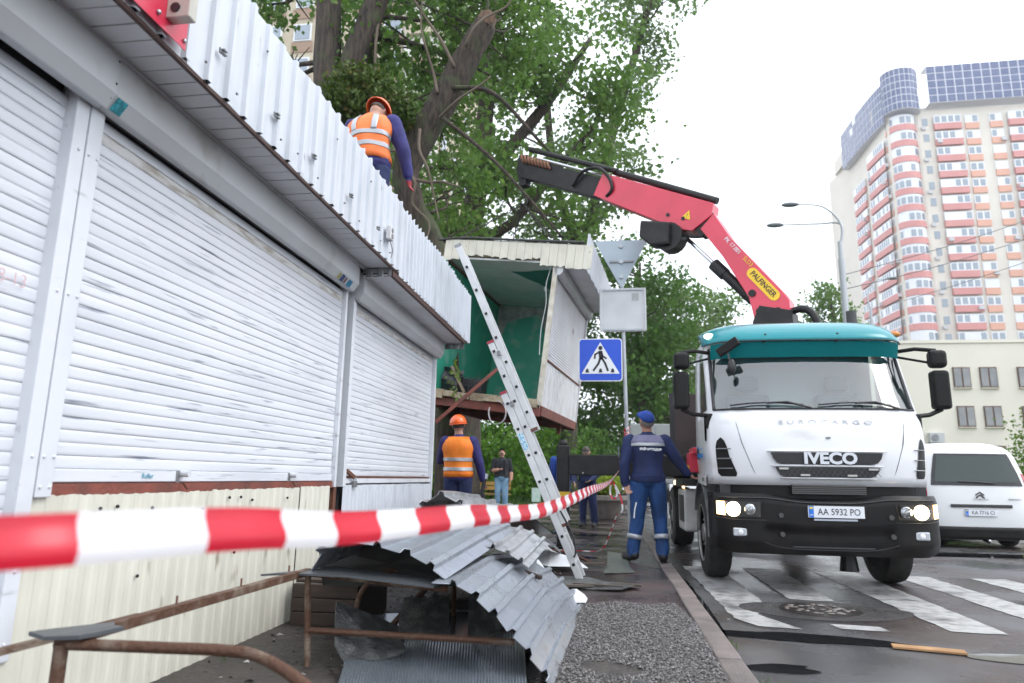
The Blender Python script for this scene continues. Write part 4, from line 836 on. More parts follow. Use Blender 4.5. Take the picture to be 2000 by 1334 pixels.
# two grille slots with frames
def slot(z0, z1, w0, w1, nm):
    P = [(-w0, z1), (w0, z1), (w0 - .02, lerp(z1, z0, .5)), (w1 - .03, z0 + .015), (w1 - .08, z0), (-w1 + .08, z0), (-w1 + .03, z0 + .015), (-w0 + .02, lerp(z1, z0, .5))]
    MB().prism([(XC + .02 + x, z) for x, z in P], 'y', 7.215, 7.26).build(nm, m_mesh, tk)
    for k in (0, 1): # proud lips
        zz = (z1 + .012, z0 - .012)[k]; ww = (w0 + .04, w1 - .02)[k]; strip('grille_lip', lambda t: Vector((XC + .02 + t, 7.222 + .05 * t * t, zz)), -ww, ww, 12, m_cabw, cab, .014)
slot(1.128, 1.243, .525, .50, 'upper_grille'); slot(1.003, 1.098, .485, .47, 'lower_grille')
g_ = MB()
for i in range(18):
    x = XC - .40 + i * .05; g_.bar((x, 7.212, 1.01), (x + .06, 7.212, 1.09), .004, .004); g_.bar((x + .06, 7.211, 1.01), (x, 7.211, 1.09), .004, .004)
g_.build('grille_wire', M('mesh_wire', (.07, .07, .072), .4, .5), tk)
for dx, z in ((-.40, 1.082), (.44, 1.082), (-.20, 1.02), (.24, 1.02)): MB().box(XC + dx - .045, XC + dx + .045, 7.198, 7.21, z - .01, z + .01).build('strobe', M('strobe_grey', (.42, .41, .39), .35), tk, bevel=.003)
text('maker_letters', 'IVECO', .152, facing((XC + .045, 7.205, 1.182), (1, 0, 0), (0, 0, 1)), m_sil, tk, .010, sx=1.15, bold=.0065)
text('model_letters', 'E U R O C A R G O', .062, facing((XC + .045, 7.285, 1.548), (1, 0, 0), (0, .12, 1)), M('pale_silver', (.50, .51, .52), .3, .6), tk, .004, sx=1.75, bold=-.001)
MB().box(XC + .03, XC + .075, 7.238, 7.248, 1.385, 1.40).build('chip', m_grey, tk)
# side air vents
for s in (-1, 1):
    P = [(.80, 1.0), (.935, 1.0), (.955, 1.03), (.955, 1.30), (.935, 1.385), (.905, 1.395), (.88, 1.36), (.85, 1.2)] if s < 0 else [(.86, 1.0), (.95, 1.0), (.965, 1.03), (.965, 1.30), (.95, 1.385), (.93, 1.395), (.90, 1.34), (.88, 1.2)]
    zz = [1.0, 1.03, 1.2, 1.30, 1.36, 1.395]; lo_ = [.80, .79, .845, .86, .88, .905] if s < 0 else [.86, .85, .875, .885, .905, .925]; hi_ = [.93, .955, .958, .955, .945, .915] if s < 0 else [.95, .968, .968, .966, .955, .935]
    v_ = MB().grid(lambda a, c: cabp(s * lerp(interp(lerp(1.0, 1.395, c), zz, lo_), interp(lerp(1.0, 1.395, c), zz, hi_), a), lerp(1.0, 1.395, c), .012) + Vector((s * .004, 0, 0)), 8, 12).build('air_vent', m_blk, tk, smooth=True)
    for z in (1.08, 1.18, 1.28): MB().tube([cabp(s * lerp(.83, .95, t), z, .022) for t in (0, .25, .5, .75, 1)], .006, 5).build('vent_slat', m_grey, v_)
# dark panel below the bonnet
MB().grid(lambda u, v: cabp(lerp(-.99, .99, u), .93, -.03) * 1.0 + Vector((0, 0, -.14 * v)), 24, 3).build('lower_panel', m_blk, tk, smooth=True)
lg = MB().box(XC - .33, XC + .36, 7.22, 7.262, .835, .925).build('radiator_grille', m_mesh, tk)
for i in range(5): MB().box(XC - .33, XC + .36, 7.212, 7.219, .842 + i * .018, .849 + i * .018).build('bar', M('dull_bar', (.10, .095, .09), .5), lg)
# bumper
def bump(u, v):
    a = abs(u); zt = .835 - .045 * math.exp(-((a / .42) ** 4)); zb = .255 + .045 * max(0, (a - .86) / .14)
    z = lerp(zb, zt, v); y = 7.19 + .05 * a ** 2 + .14 * a ** 9 + .05 * max(0, (v - .86) / .14) ** 2 + .06 * max(0, (.18 - v) / .18)
    if a < .60 and .08 < v < .48: y += .035 * min(1, (.60 - a) / .08) * min(1, min(v - .08, .48 - v) / .06)
    return Vector((XC + u * 1.06, y, z))
b = MB(); nu, nv = 60, 18; b.grid(lambda s, t: bump(-1 + 2 * s, t), nu, nv)
F = len(b.v); b.v += [(p[0] + (.0), p[1] + .45, p[2]) for p in b.v]
a_ = lambda i, j: i * (nv + 1) + j
for i in range(nu): b.f += [(a_(i, nv), a_(i + 1, nv), F + a_(i + 1, nv), F + a_(i, nv)), (a_(i + 1, 0), a_(i, 0), F + a_(i, 0), F + a_(i + 1, 0))]; b.m += [0, 0]
for j in range(nv): b.f += [(a_(0, j), a_(0, j + 1), F + a_(0, j + 1), F + a_(0, j)), (a_(nu, j + 1), a_(nu, j), F + a_(nu, j), F + a_(nu, j + 1))]; b.m += [0, 0]
bm = b.build('bumper', m_blk, tk, smooth=True, auto=45)
for dx, z in ((-.455, .63), (.56, .63), (-.45, .45), (.565, .45)): MB().cyl((XC + dx, 7.23, z), (XC + dx, 7.185, z), .024, n=14).build('tow_cap', M('cap_grey', (.05, .048, .046), .4), bm)
m_edge = M('highlight_black_edge', (.035, .034, .036), .35, spec=.5)  # paler black: painted highlight on the top ridge, also recess and corner lines
strip('top_ridge_highlight', lambda t: bump(t, .93) + Vector((0, -.004, 0)), -.97, .97, 40, m_edge, bm, .012)  # lighter strip paints the highlight along the bumper top
strip('recess_edge', lambda t: bump(t * .58, .10 + .10 * abs(t) ** 5) + Vector((0, -.006, 0)), -1, 1, 30, m_edge, bm, .007)
for s in (-1, 1): strip('corner_line', lambda t: bump(s * t, .56) + Vector((0, -.004, 0)), .56, .98, 14, m_edge, bm, .006)
MB().box(XC - .35, XC + .40, 7.222, 7.232, .325, .338).build('step_grip', m_edge, bm)
# lamps
for s in (-1, 1):
    hl = MB(); u0, u1 = (.60, .985); P = [(u0, .60), (u1, .595), (u1, .755), (u0 - .03, .755)]
    hl.add([bump(s * u, (z - .25) / .58) + Vector((0, -.004, 0)) for u, z in P], [(0, 1, 2, 3)]); h = hl.build('headlight', m_blk, tk)
    def lampd(uc, zc, r, m, nm, d=.02):
        p = bump(s * uc, (zc - .25) / .58); MB().sph((p.x, p.y - d + .012, p.z), (r, .022, r), 18, 10).build(nm, m, h, smooth=True)
    lampd(.845 if s < 0 else .80, .675, .072, m_lamp, 'lit_lamp', .025); lampd(.70 if s < 0 else .665, .675, .056, m_refl, 'reflector', .018); lampd(.70 if s < 0 else .665, .675, .026, m_lens, 'projector', .045)
    lo, hi = (.915, .985) if s < 0 else (.925, .985)
    MB().grid(lambda a, c: bump(s * lerp(lo, hi, a), (lerp(.605, .745, c) - .25) / .58) + Vector((0, -.016, 0)), 5, 3).build('indicator', m_amber, h, smooth=True)
    MB().grid(lambda a, c: bump(s * lerp(.61, .91, a), (lerp(.605, .748, c) - .25) / .58) + Vector((0, -.045 + .02 * abs(2 * a - 1) ** 4, 0)), 10, 4).build('lens', m_lens, h, smooth=True)
    p = bump(s * .79, .345); fgl = MB().box(p.x - .07, p.x + .07, p.y - .012, p.y + .03, .42, .50).build('fog_lamp', M('fog_glass', (.50, .53, .56), .12, .4), tk, bevel=.012); MB().sph((p.x, p.y - .012, .46), (.026, .008, .026), 10, 6).build('bulb', m_swhite, fgl, smooth=True)
def plate(parent, c, wd, ht, txt, yaw=0.0, tsize=.088):
    mt = facing(c, (math.cos(yaw), math.sin(yaw), 0), (0, 0, 1))
    p = MB().box(-wd / 2, wd / 2, -ht / 2, ht / 2, -.004, .004).xf(mt).build('number_plate', M('plate_white', (.74, .76, .80), .35), parent, bevel=.004)
    MB().box(-wd / 2 + .006, -wd / 2 + .052, -ht / 2 + .005, ht / 2 - .005, .0045, .0055).xf(mt).build('blue_band', M('plate_blue', (.01, .16, .62), .4), p)
    MB().box(-wd / 2 + .014, -wd / 2 + .044, .025, .045, .006, .007).xf(mt).build('flag', M('plate_yellow', (.75, .60, .05), .4), p)
    text('country_mark', 'UA', .026, mt @ Matrix.Translation((-wd / 2 + .029, -.03, .006)), m_swhite, p, .0005)
    text('plate_number', txt, tsize, mt @ Matrix.Translation((.026, -.002, .006)), m_sblack, p, .0006, sx=.86)
    for a in ((-wd / 2, wd / 2, -ht / 2, -ht / 2 + .003), (-wd / 2, wd / 2, ht / 2 - .003, ht / 2)): MB().box(a[0], a[1], a[2], a[3], .0042, .0052).xf(mt).build('rim', m_sblack, p)
    return p
plate(tk, (2.185, 7.178, .672), .52, .118, 'AA 5932 PO')
MB().box(1.98, 2.38, 7.185, 7.19, .588, .606).build('plate_holder_lip', M('lip_grey', (.5, .55, .62), .4), tk)
# visor
def vis(u, v, o=0):
    a = abs(u); z = lerp(2.70, 2.445, v ** 1.15) ; y = lerp(7.86, 7.52, math.sin(v * 1.45) / math.sin(1.45)) + .05 * a ** 2 + .30 * a ** 9
    return Vector((XC + u * 1.055, y - o, z - .07 * a ** 5 * (1 - v)))
vz = MB().grid(lambda s, t: vis(-1 + 2 * s, t), 36, 10).build('visor', m_teal, tk, smooth=True, solid=.015)
strip('visor_lip', lambda t: vis(t, 1.0, .005), -.99, .99, 30, m_black, vz, .012); strip('visor_ridge', lambda t: vis(t, .62, .003), -.62, .62, 24, M('visor_pale', (.12, .30, .38), .15), vz, .008)
MB().grid(lambda s, t: vis(-.93 + 1.86 * s, 1.0) + Vector((0, .02 + .06 * t - .03 * abs(2 * s - 1) ** 8, -.010 - .16 * t)), 30, 4).build('visor_flap', m_tealt, vz, smooth=True)
for u in (-.42, .28): MB().bar(vis(u, 1) + Vector((0, .02, 0)), vis(u, 1) + Vector((-.005, .10, -.155)), .03, .012).build('bracket', m_black, vz)
for u in (-.40, .30): MB().sph(vis(u, .75, .006), .014, 8, 6).build('bolt', m_black, vz)
for s in (-1, 1): MB().sph(vis(s * .93, .55, .03), (.06, .03, .034), 14, 8).build('marker_light', M('lit_marker', (1, .93, .80), .3, emit=2.5) if s < 0 else m_ambers, tk, smooth=True)
bc = MB().box(XC + .02, XC + .42, 8.15, 8.30, 2.68, 2.74).build('beacon', m_ambers, tk, bevel=.02); MB().box(XC + .19, XC + .25, 8.145, 8.305, 2.675, 2.76).build('beacon_centre', m_swhite, bc)
# wipers
for u0_, u1_ in ((-.80, -.12), (.02, .70)):
    P = [cabp(lerp(u0_, u1_, t), 1.735 + .025 * math.sin(t * 3.1), .035) for t in np.linspace(0, 1, 8)]; w_ = MB().tube(P, .009, 6).build('wiper', m_black, tk); MB().tube([cabp(u1_ + .07, 1.70, .03), cabp(lerp(u0_, u1_, .78), 1.765, .05), cabp(lerp(u0_, u1_, .5), 1.755, .045)], .012, 6).build('wiper_arm', m_black, w_)
# mirrors
for s in (-1, 1):
    xm = XC + s * 1.32 if s < 0 else XC + 1.34
    mr = MB().box(xm - .085, xm + .085, 7.62, 7.76, 1.72, 2.13).build('mirror', m_blk, tk, bevel=.035, seg=3); MB().box(xm - .085 - .01 * s, xm + .085 - .01 * s, 7.60, 7.74, 2.155, 2.345).build('upper_mirror', m_blk, mr, bevel=.045, seg=3)
    MB().tube([(XC + s * 1.0, 7.80, 2.36), (XC + s * 1.15, 7.74, 2.375), (xm, 7.70, 2.35)], .022, 7).build('upper_arm', m_blk, mr); MB().tube([(XC + s * 1.04, 7.62, 1.64), (XC + s * 1.2, 7.66, 1.66), (xm, 7.70, 1.72)], .024, 7).build('lower_arm', m_blk, mr)
    MB().tube([(XC + s * 1.0, 7.82, 2.30), (xm - s * .06, 7.72, 2.22)], .014, 6).build('brace', m_blk, mr)
    MB().box(XC + s * 1.035 - .04, XC + s * 1.035 + .04, 7.54, 7.66, 1.50, 1.66).build('arm_mount', m_blk, tk, bevel=.02)
mr2 = MB().bar((XC - .93, 7.56, 2.31), (XC - .73, 7.46, 2.44), .05, .10).build('kerb_mirror', m_blk, tk, bevel=.012); MB().sph((XC - .80, 7.50, 2.16), (.045, .03, .085), 10, 8).build('glass', m_black, mr2, smooth=True); MB().cyl((XC - .82, 7.5, 2.22), (XC - .84, 7.52, 2.34), .010, n=6).build('stem', m_black, mr2)
# doors, handles, steps, mudguards
for s in (-1, 1):
    xs = XC + s * 1.06; dr = MB().grid(lambda u, v: Vector((XC + s * (HW(lerp(.98, 1.68, v)) + .006), lerp(7.66, 8.52, u), lerp(.98, 1.68, v))), 6, 8).build('door', m_cabw, tk, smooth=True)
    MB().box(min(xs, xs + s * .02), max(xs, xs + s * .02), 8.37, 8.47, 1.20, 1.33).build('handle', m_black, dr, bevel=.01)
    MB().box(min(xs - .012, xs + s * .012), max(xs - .012, xs + s * .012), 7.68, 7.80, 1.38, 1.66).build('door_corner_glass', m_black, dr, bevel=.01)
    ar = MB()
    for k in range(13):
        a0, a1 = rad(180 - k * 12), rad(180 - (k + 1) * 12); c = Vector((0, 8.42, .36))
        x0, x1 = (XC + s * 1.07, XC + s * .72)
        q = [(x, c.y - r * math.cos(math.pi - a), c.z + r * math.sin(a)) for a in (a0, a1) for r in (.57, .60) for x in (x0, x1)]
        ar.add(q, [(0, 1, 5, 4), (2, 6, 7, 3), (0, 4, 6, 2), (1, 3, 7, 5)])
    ar.build('mudguard', M('mudguard_grey', (.20, .21, .22), .45, c2=(.10, .10, .10), sc=6), tk)
    for z in (.36, .58, .74): MB().box(min(XC + s * .86, XC + s * 1.05), max(XC + s * .86, XC + s * 1.05), 7.40, 7.82, z, z + .045).build('step', m_blk, tk, bevel=.008)
    MB().box(min(XC + s * .8, XC + s * .99), max(XC + s * .8, XC + s * .99), 7.42, 7.80, .30, .92).build('step_box', m_black, tk)
MB().prism([(7.86, 1.03), (8.50, 1.03), (8.50, .93), (7.9, .90)], 'x', XC - 1.075, XC - 1.06).build('sill_trim', m_cabw, tk)
MY = facing((XC - 1.083, 8.16, 1.235), (0, -1, 0), (0, 0, 1)); m_logo = M('logo_blue', (.02, .22, .58), .4)
text('door_lettering', 'Київавтодор', .075, MY, m_logo, tk, .0006, bold=.002); MB().tube([(XC - 1.083, 8.3, 1.30), (XC - 1.083, 8.27, 1.34), (XC - 1.083, 8.25, 1.30), (XC - 1.083, 8.0, 1.305)], .004, 5).build('door_logo', m_logo, tk)
text('weight_mark', '150E', .05, facing((XC - 1.085, 7.98, .965), (0, -1, 0), (0, 0, 1)), m_sblack, tk, .0006, bold=.002)
# wheels
def wheel(parent, x, y, z, r, wd, s, name='wheel'):
    w_ = MB(); prof = [(-.5, .66), (-.5, .86), (-.42, .97), (-.2, 1.0), (.2, 1.0), (.42, .97), (.5, .86), (.5, .66)]; nn = 36; vs = []
    for k in range(nn):
        a = 2 * math.pi * k / nn
        for (t, q) in prof: vs.append((x + t * wd, y + r * q * math.cos(a), z + r * q * math.sin(a)))
    m_ = len(prof); w_.add(vs, [(k * m_ + j, k * m_ + j + 1, ((k + 1) % nn) * m_ + j + 1, ((k + 1) % nn) * m_ + j) for k in range(nn) for j in range(m_ - 1)])
    t = w_.build(name, m_rub, parent, smooth=True, auto=35)
    xo = x + s * wd * .5; MB().cyl((xo - s * .10, y, z), (xo - s * .07, y, z), r * .68, n=28).build('rim', m_rim, t)
    MB().tube([(xo - s * .012, y + r * .64 * math.cos(a), z + r * .64 * math.sin(a)) for a in np.linspace(0, 2 * math.pi, 30)], r * .035, 6).build('rim_edge', m_rim, t, smooth=True)
    MB().cyl((xo - s * .08, y, z), (xo - s * .01, y, z), r * .25, r * .2, n=18).build('hub', m_rim, t)
    nb = None
    for k in range(8):
        a = 2 * math.pi * k / 8; p = Vector((xo - s * .06, y + r * .40 * math.cos(a), z + r * .40 * math.sin(a))); MB().cyl(p, p + Vector((s * .025, 0, 0)), r * .035, n=6).build('nut', m_screw, t)
    return t
for s in (-1, 1): wheel(tk, XC + s * .925, 8.42, .365, .485, .27, s)
for s in (-1, 1): wheel(tk, XC + s * .90, 12.3, .365, .485, .34, s)
MB().box(XC - .42, XC + .42, 7.6, 14.2, .48, .78).build('chassis', m_black, tk)
MB().cyl((XC - .8, 8.42, .37), (XC + .8, 8.42, .37), .09, n=10).build('front_axle', m_black, tk); MB().cyl((XC - .8, 12.3, .37), (XC + .8, 12.3, .37), .12, n=10).build('rear_axle', m_black, tk)
MB().cyl((2.62, 8.3, .0), (2.62, 8.3, .3), .10, .06, n=10).build('spring_pot', m_black, tk)
tn = MB().box(.98, 1.40, 9.35, 10.15, .30, .84).build('tank_box', M('tank_white', (.55, .56, .55), .45, c2=(.40, .40, .38), sc=5), tk, bevel=.03); MB().box(.972, .979, 9.42, 9.95, .42, .76).build('tank_recess', m_black, tn)
for y, z in ((9.45, .88), (10.6, .92)): MB().sph((.985, y, z), (.02, .035, .035), 10, 7).build('side_lamp', m_amber, tk, smooth=True)
# load bed
bd = MB().box(.93, 3.35, 10.25, 14.6, .98, 1.12).build('load_bed', m_brown, tk)
MB().box(.90, 3.38, 10.18, 10.24, 1.00, 2.19).build('headboard', m_brown, tk, bevel=.006)
for x in (.90, 3.32): MB().box(x - .006, x + .066, 10.165, 10.179, 1.0, 2.20).build('post', m_black, bd)
for sx in (.93, 3.32): MB().box(sx, sx + .04, 10.25, 14.6, 1.125, 1.60).build('side_board', m_brown, bd)
MB().box(.95, 1.7, 9.30, 10.15, .88, .97).build('catwalk', m_black, tk)
# crane, all in one vertical plane that points at the hanging kiosk
cr = MB().box(XC - .25, XC + .55, 9.15, 9.85, .78, 1.05).build('crane', m_cblk, tk, bevel=.02)
PD = Vector((-.885, .466, 0)).normalized(); PN = Vector((-.466, -.885, 0)).normalized(); PB = Vector((2.35, 9.5, 0))
def cp(s, z, o=0): return PB + PD * s + PN * o + Vector((0, 0, z))
def cpoly(name, P, o0, o1, m, parent=cr, bevel=.008):
    n_ = len(P); b = MB(); b.add([cp(s, z, o0) for s, z in P] + [cp(s, z, o1) for s, z in P], [tuple(range(n_)), tuple(range(2 * n_ - 1, n_ - 1, -1))] + [(i, n_ + i, n_ + (i + 1) % n_, (i + 1) % n_) for i in range(n_)]); return b.build(name, m, parent, bevel=bevel)
MB().cyl(cp(.06, .95), cp(.06, 3.08), .20, .17, 20).build('column', m_pink, cr, smooth=True, auto=40)
cpoly('column_head', [(-.22, 2.7), (.32, 2.7), (.32, 3.1), (.22, 3.32), (-.2, 3.2)], -.17, .17, m_cblk)
mb = cpoly('main_boom', [(.28, 3.02), (-.18, 2.98), (-.17, 3.35), (-.08, 3.50), (.59, 4.40), (.80, 4.80), (1.01, 4.60), (.70, 4.12), (.36, 3.46)], -.14, .14, m_pink)
MB().cyl(cp(-.02, 3.22, -.16), cp(-.02, 3.22, .16), .045, n=14).build('pin', m_cblk, mb)
for s, z in ((.31, 3.51), (.22, 3.24)): MB().cyl(cp(s, z, .135), cp(s, z, .165), .05, n=14).build('pin', m_cblk, mb)
ob_ = cpoly('outer_boom', [(.80, 4.96), (2.40, 5.80), (2.62, 5.90), (2.68, 5.80), (2.80, 5.56), (2.66, 5.47), (1.36, 4.67), (1.14, 4.60), (.84, 4.78)], -.13, .13, m_pink)
cpoly('knuckle', [(.70, 4.55), (.86, 4.90), (1.2, 4.72), (1.02, 4.50)], -.10, .10, m_cblk)
ib = cpoly('inner_boom', [(2.55, 5.79), (3.89, 6.47), (4.20, 6.62), (4.34, 6.52), (4.31, 6.28), (3.89, 6.08), (2.72, 5.50)], -.10, .10, m_cblk)
cpoly('boom_tip', [(4.18, 6.70), (4.36, 6.72), (4.42, 6.45), (4.33, 6.12), (4.20, 6.12)], -.08, .08, m_cblk)
MB().tube([cp(.78, 5.03), cp(2.47, 5.94)], .055, 10).build('hose_track', m_cblk, ob_, smooth=True, auto=40); MB().tube([cp(2.40, 5.92, .03), cp(4.15, 6.80, .03)], .045, 10).build('extension_cylinder', m_cblk, ib, smooth=True, auto=40)
MB().tube([cp(2.6, 5.86, .10), cp(3.95, 6.55, .10)], .026, 8).build('chrome_rod', m_chr, ib, smooth=True, auto=40)
MB().tube(smooth_path([cp(3.2, 5.82, .13), cp(3.0, 6.0, .17), cp(2.7, 6.0, .18), cp(2.50, 5.80, .17), cp(2.44, 5.58, .16), cp(2.56, 5.48, .13)]), .028, 8).build('hose_loop', m_cblk, ob_, smooth=True)
b = MB()
for i in range(9): b.tube(smooth_path([cp(4.28 - i * .07, 6.70 - i * .035, .10), cp(4.25 - i * .07, 6.62 - i * .035, .15), cp(4.22 - i * .07, 6.53 - i * .035, .12)], 3), .022, 6)
b.build('rope_coil', M('old_rope', (.22, .10, .06), .8), ib, smooth=True)
rl = cpoly('hose_reel', [(1.88, 4.86), (1.42, 4.74), (1.44, 4.40), (1.72, 4.42), (1.91, 4.60)], .10, .34, m_cblk, ob_, .03); MB().cyl(cp(1.48, 4.55, .0), cp(1.48, 4.55, .24), .22, n=20).build('drum', m_cblk, rl)
MB().cyl(cp(1.32, 4.60, .0), cp(.80, 3.98, .0), .032, n=10).build('cylinder_rod', m_chr, mb); MB().cyl(cp(.84, 4.03), cp(.34, 3.44), .075, n=14).build('lift_cylinder', m_cblk, mb, smooth=True, auto=40); MB().cyl(cp(.88, 4.07), cp(.72, 3.88), .092, n=14).build('gland', m_cblk, mb)
MB().tube(smooth_path([cp(.98, 4.50, .08), cp(1.15, 4.52, .10), cp(1.3, 4.60, .08)]), .03, 7).build('link', m_cblk, mb, smooth=True)
MB().tube(smooth_path([cp(-.15, 3.2, .05), cp(-.32, 3.22, .08), cp(-.45, 3.12, .1), cp(-.52, 2.9, .1)]), .05, 8).build('hose_bundle', m_cblk, mb, smooth=True)
# lettering on the boom
m_yel = M('label_yellow', (.80, .52, .02), .4); a0 = cp(.34, 3.86, .145); a1 = cp(-.03, 3.38, .145); ax = (a1 - a0).normalized(); ay = PN.cross(ax) * 1.0
lm = facing((a0 + a1) / 2, ax, PN.cross(ax)); L_ = (a1 - a0).length
P = [(L_ / 2 - .075 + .075 * math.cos(a), .075 * math.sin(a)) for a in np.linspace(-1.57, 1.57, 9)] + [(-L_ / 2 + .075 + .075 * math.cos(a), .075 * math.sin(a)) for a in np.linspace(1.57, 4.71, 9)]
lab = MB().prism(P, 'z', 0, .004).xf(lm).build('name_label', m_yel, mb)
text('name_letters', 'PALFINGER', .105, lm @ Matrix.Translation((0, 0, .006)), m_sblack, lab, .001, sx=.92, bold=.002)
a0 = cp(.66, 4.40, .145); a1 = cp(.31, 3.93, .145); ax = (a1 - a0).normalized(); lm = facing(a0, ax, PN.cross(ax))
text('type_letters', 'PK 17.001', .085, lm @ Matrix.Translation((.02, 0, .003)), m_swhite, mb, .001, align='LEFT', sx=.95); text('type_suffix', 'SLD3', .085, lm @ Matrix.Translation((.44, 0, .003)), m_yel, mb, .001, align='LEFT', sx=.95)
lm = facing(cp(1.20, 4.86, .136), -PD + Vector((0, 0, -.5)), (0, 0, 1)); MB().prism([(-.075, -.06), (.075, -.06), (0, .075)], 'z', 0, .004).xf(lm).build('warning_triangle', m_yel, ob_); text('warning_mark', '!', .08, lm @ Matrix.Translation((0, -.012, .006)), m_sblack, ob_, .001)
for s, z in ((1.51, 4.93), (1.27, 4.82)): MB().cyl(cp(s, z, .125), cp(s, z, .142), .03, n=12).build('pin', m_cblk, ob_)
# outrigger with its jack on the pavement
og = MB().box(-.55, XC, 9.78, 9.98, 1.0, 1.285).build('outrigger', m_cblk, tk, bevel=.012)
MB().box(-.72, -.54, 9.80, 9.97, .03, 1.42).build('jack', m_cblk, og, bevel=.02); MB().box(-.725, -.535, 9.795, 9.975, .70, .77).build('yellow_band', M('band_yellow', (.62, .40, .02), .5), og); MB().cyl((-.63, 9.885, 0), (-.63, 9.885, .035), .15, n=20).build('foot_plate', m_cblk, og)
MB().sph((-.63, 9.885, 1.44), (.07, .07, .06), 10, 7).build('jack_cap', m_cblk, og, smooth=True)
for x in (-.35, .4): MB().sph((x, 9.775, 1.03), .012, 7, 5).build('bolt', m_screw, og)
b = MB().box(1.02, 1.26, 9.0, 9.3, 1.05, 1.30).box(1.06, 1.14, 8.95, 9.35, 1.28, 1.36); b.build('valve_block', m_pink, tk, bevel=.01); MB().box(.97, 1.03, 9.02, 9.1, 1.02, 1.14).build('lever_block', MATS['band_yellow'], tk)
# chain legs from the boom tip to the hanging kiosk
hook = cp(4.31, 6.1)
ch = thing('lifting_chain', 'thin dark chain sling from the crane tip to the green kiosk roof', 'chain', tuple(hook - Vector((0, 0, .3))))
MB().tube(smooth_path([hook + Vector((0, 0, .06)), hook + Vector((0, 0, -.1)), hook + Vector((.05, 0, -.2)), hook + Vector((.06, 0, -.28)), hook + Vector((0, 0, -.33)), hook + Vector((-.06, 0, -.28))], 4), .018, 7).build('hook', m_cblk, ch, smooth=True)
kc = Matrix.Translation((-1.88, 10.121, 2.169)) @ kr.to_4x4()
for x, y in ((-.9, .15), (.9, .15), (-.9, 2.95), (.9, 2.95)):
    e = kc @ Vector((x, y, 2.44)); s0 = hook + Vector((0, 0, -.3)); L_ = (e - s0).length; nL = int(L_ / .075); b = MB(); d = (e - s0).normalized()
    q0 = d.cross(Vector((0, 1, 0))).normalized(); q1 = d.cross(q0)
    for i in range(nL):
        c = s0 + d * (L_ * (i + .5) / nL); w_ = q0 if i % 2 else q1
        b.tube([c + d * .045 * math.cos(a) + w_ * .02 * math.sin(a) for a in np.linspace(0, 6.283, 9)], .008, 4, caps=False)
    b.build('chain_leg', M('chain_steel', (.05, .045, .042), .5, .6), ch)
# ================================================================ WHITE VAN AND OTHER VEHICLES
m_vw = M('van_white', (.72, .73, .73), .3, coat=.3); m_tlr = M('tail_red', (.45, .012, .03), .25); VX, VY = 6.42, 13.2
vn = thing('white_van', 'small white van seen from behind, parked beside the hedge', 'van', (VX, VY + 2, -.12))
VH = lambda z: interp(z, [.06, .3, .95, 1.15, 1.45, 1.58, 1.66, 1.70], [.86, .90, .90, .87, .80, .74, .62, .45])
VB = lambda z: interp(z, [.06, .3, .6, .95, 1.5, 1.62, 1.70], [.02, 0, 0, .03, .16, .24, .42])
def vanp(u, z, o=0.0):
    a = abs(u); return Vector((VX + u * VH(z), VY + VB(z) + .04 * a ** 2 + .16 * a ** 8 - o, z))
VU = [-1, -.97, -.93, -.85, -.7, -.5, -.25, 0, .25, .5, .7, .85, .93, .97, 1]; VZ = [.06, .3, .5, .7, .95, 1.15, 1.3, 1.45, 1.55, 1.62, 1.67, 1.70]; VS = [VY + .6, VY + 1.4, VY + 2.4]
V = []; 
for z in VZ: V += [Vector((VX - VH(z), y, z)) for y in VS[::-1]] + [vanp(u, z) for u in VU] + [Vector((VX + VH(z), y, z)) for y in VS]
n = len(VU) + 6; b = MB(); b.v = [tuple(p) for p in V]; b.f = [(i * n + j, i * n + j + 1, (i + 1) * n + j + 1, (i + 1) * n + j) for i in range(len(VZ) - 1) for j in range(n - 1)] + [tuple((len(VZ) - 1) * n + j for j in range(n))]; b.m = [0] * len(b.f)
b.build('body', m_vw, vn, smooth=True, auto=50)
MB().prism([(VY + 2.4, .1), (VY + 4.2, .1), (VY + 4.25, .7), (VY + 3.5, .95), (VY + 2.9, 1.62), (VY + 2.4, 1.68)], 'x', VX - .86, VX + .86).build('front_body', m_vw, vn, bevel=.05)
gw = MB().grid(lambda s, t: vanp(lerp(-.80, .80, s) * lerp(1.04, .97, t), lerp(.94, 1.50, t), .008), 16, 8).build('rear_window', m_black, vn, smooth=True)
MB().grid(lambda s, t: vanp(lerp(-.74, .74, s) * lerp(1.04, .97, t), lerp(1.0, 1.46, t), .014), 16, 8).build('glass', M('dark_mirror_glass', (.03, .045, .04), .04, spec=.5), gw, smooth=True)
MB().tube([vanp(-.35, 1.01, .03), vanp(.05, 1.0, .03), vanp(.30, .98, .03)], .012, 6).build('wiper', m_black, gw)
MB().grid(lambda s, t: vanp(lerp(-.55, .55, s), lerp(.565, .62, t), .02), 10, 2).build('handle_strip', m_black, vn)
MB().grid(lambda s, t: vanp(lerp(-1.0, 1.0, s), lerp(.04, .24, t), .05 + .0 * t), 20, 4).build('rear_bumper', m_blk, vn, smooth=True, solid=.06)
for s in (-1, 1): MB().grid(lambda u, t: vanp(s * lerp(.90, .995, u), lerp(.50, 1.16, t), .006), 5, 8).build('tail_light', m_tlr, vn, smooth=True)
MB().box(VX - .14, VX + .02, VY + .24, VY + .27, 1.60, 1.62).build('brake_light', M('dark_red', (.12, .01, .02), .4), vn)
for k in (0, 1):
    z = .765 + k * .045; MB().tube([vanp(-.075, z - .03, .012), vanp(.0, z + .02, .012), vanp(.075, z - .03, .012)], .011, 5).build('chevron', m_sblack, vn)
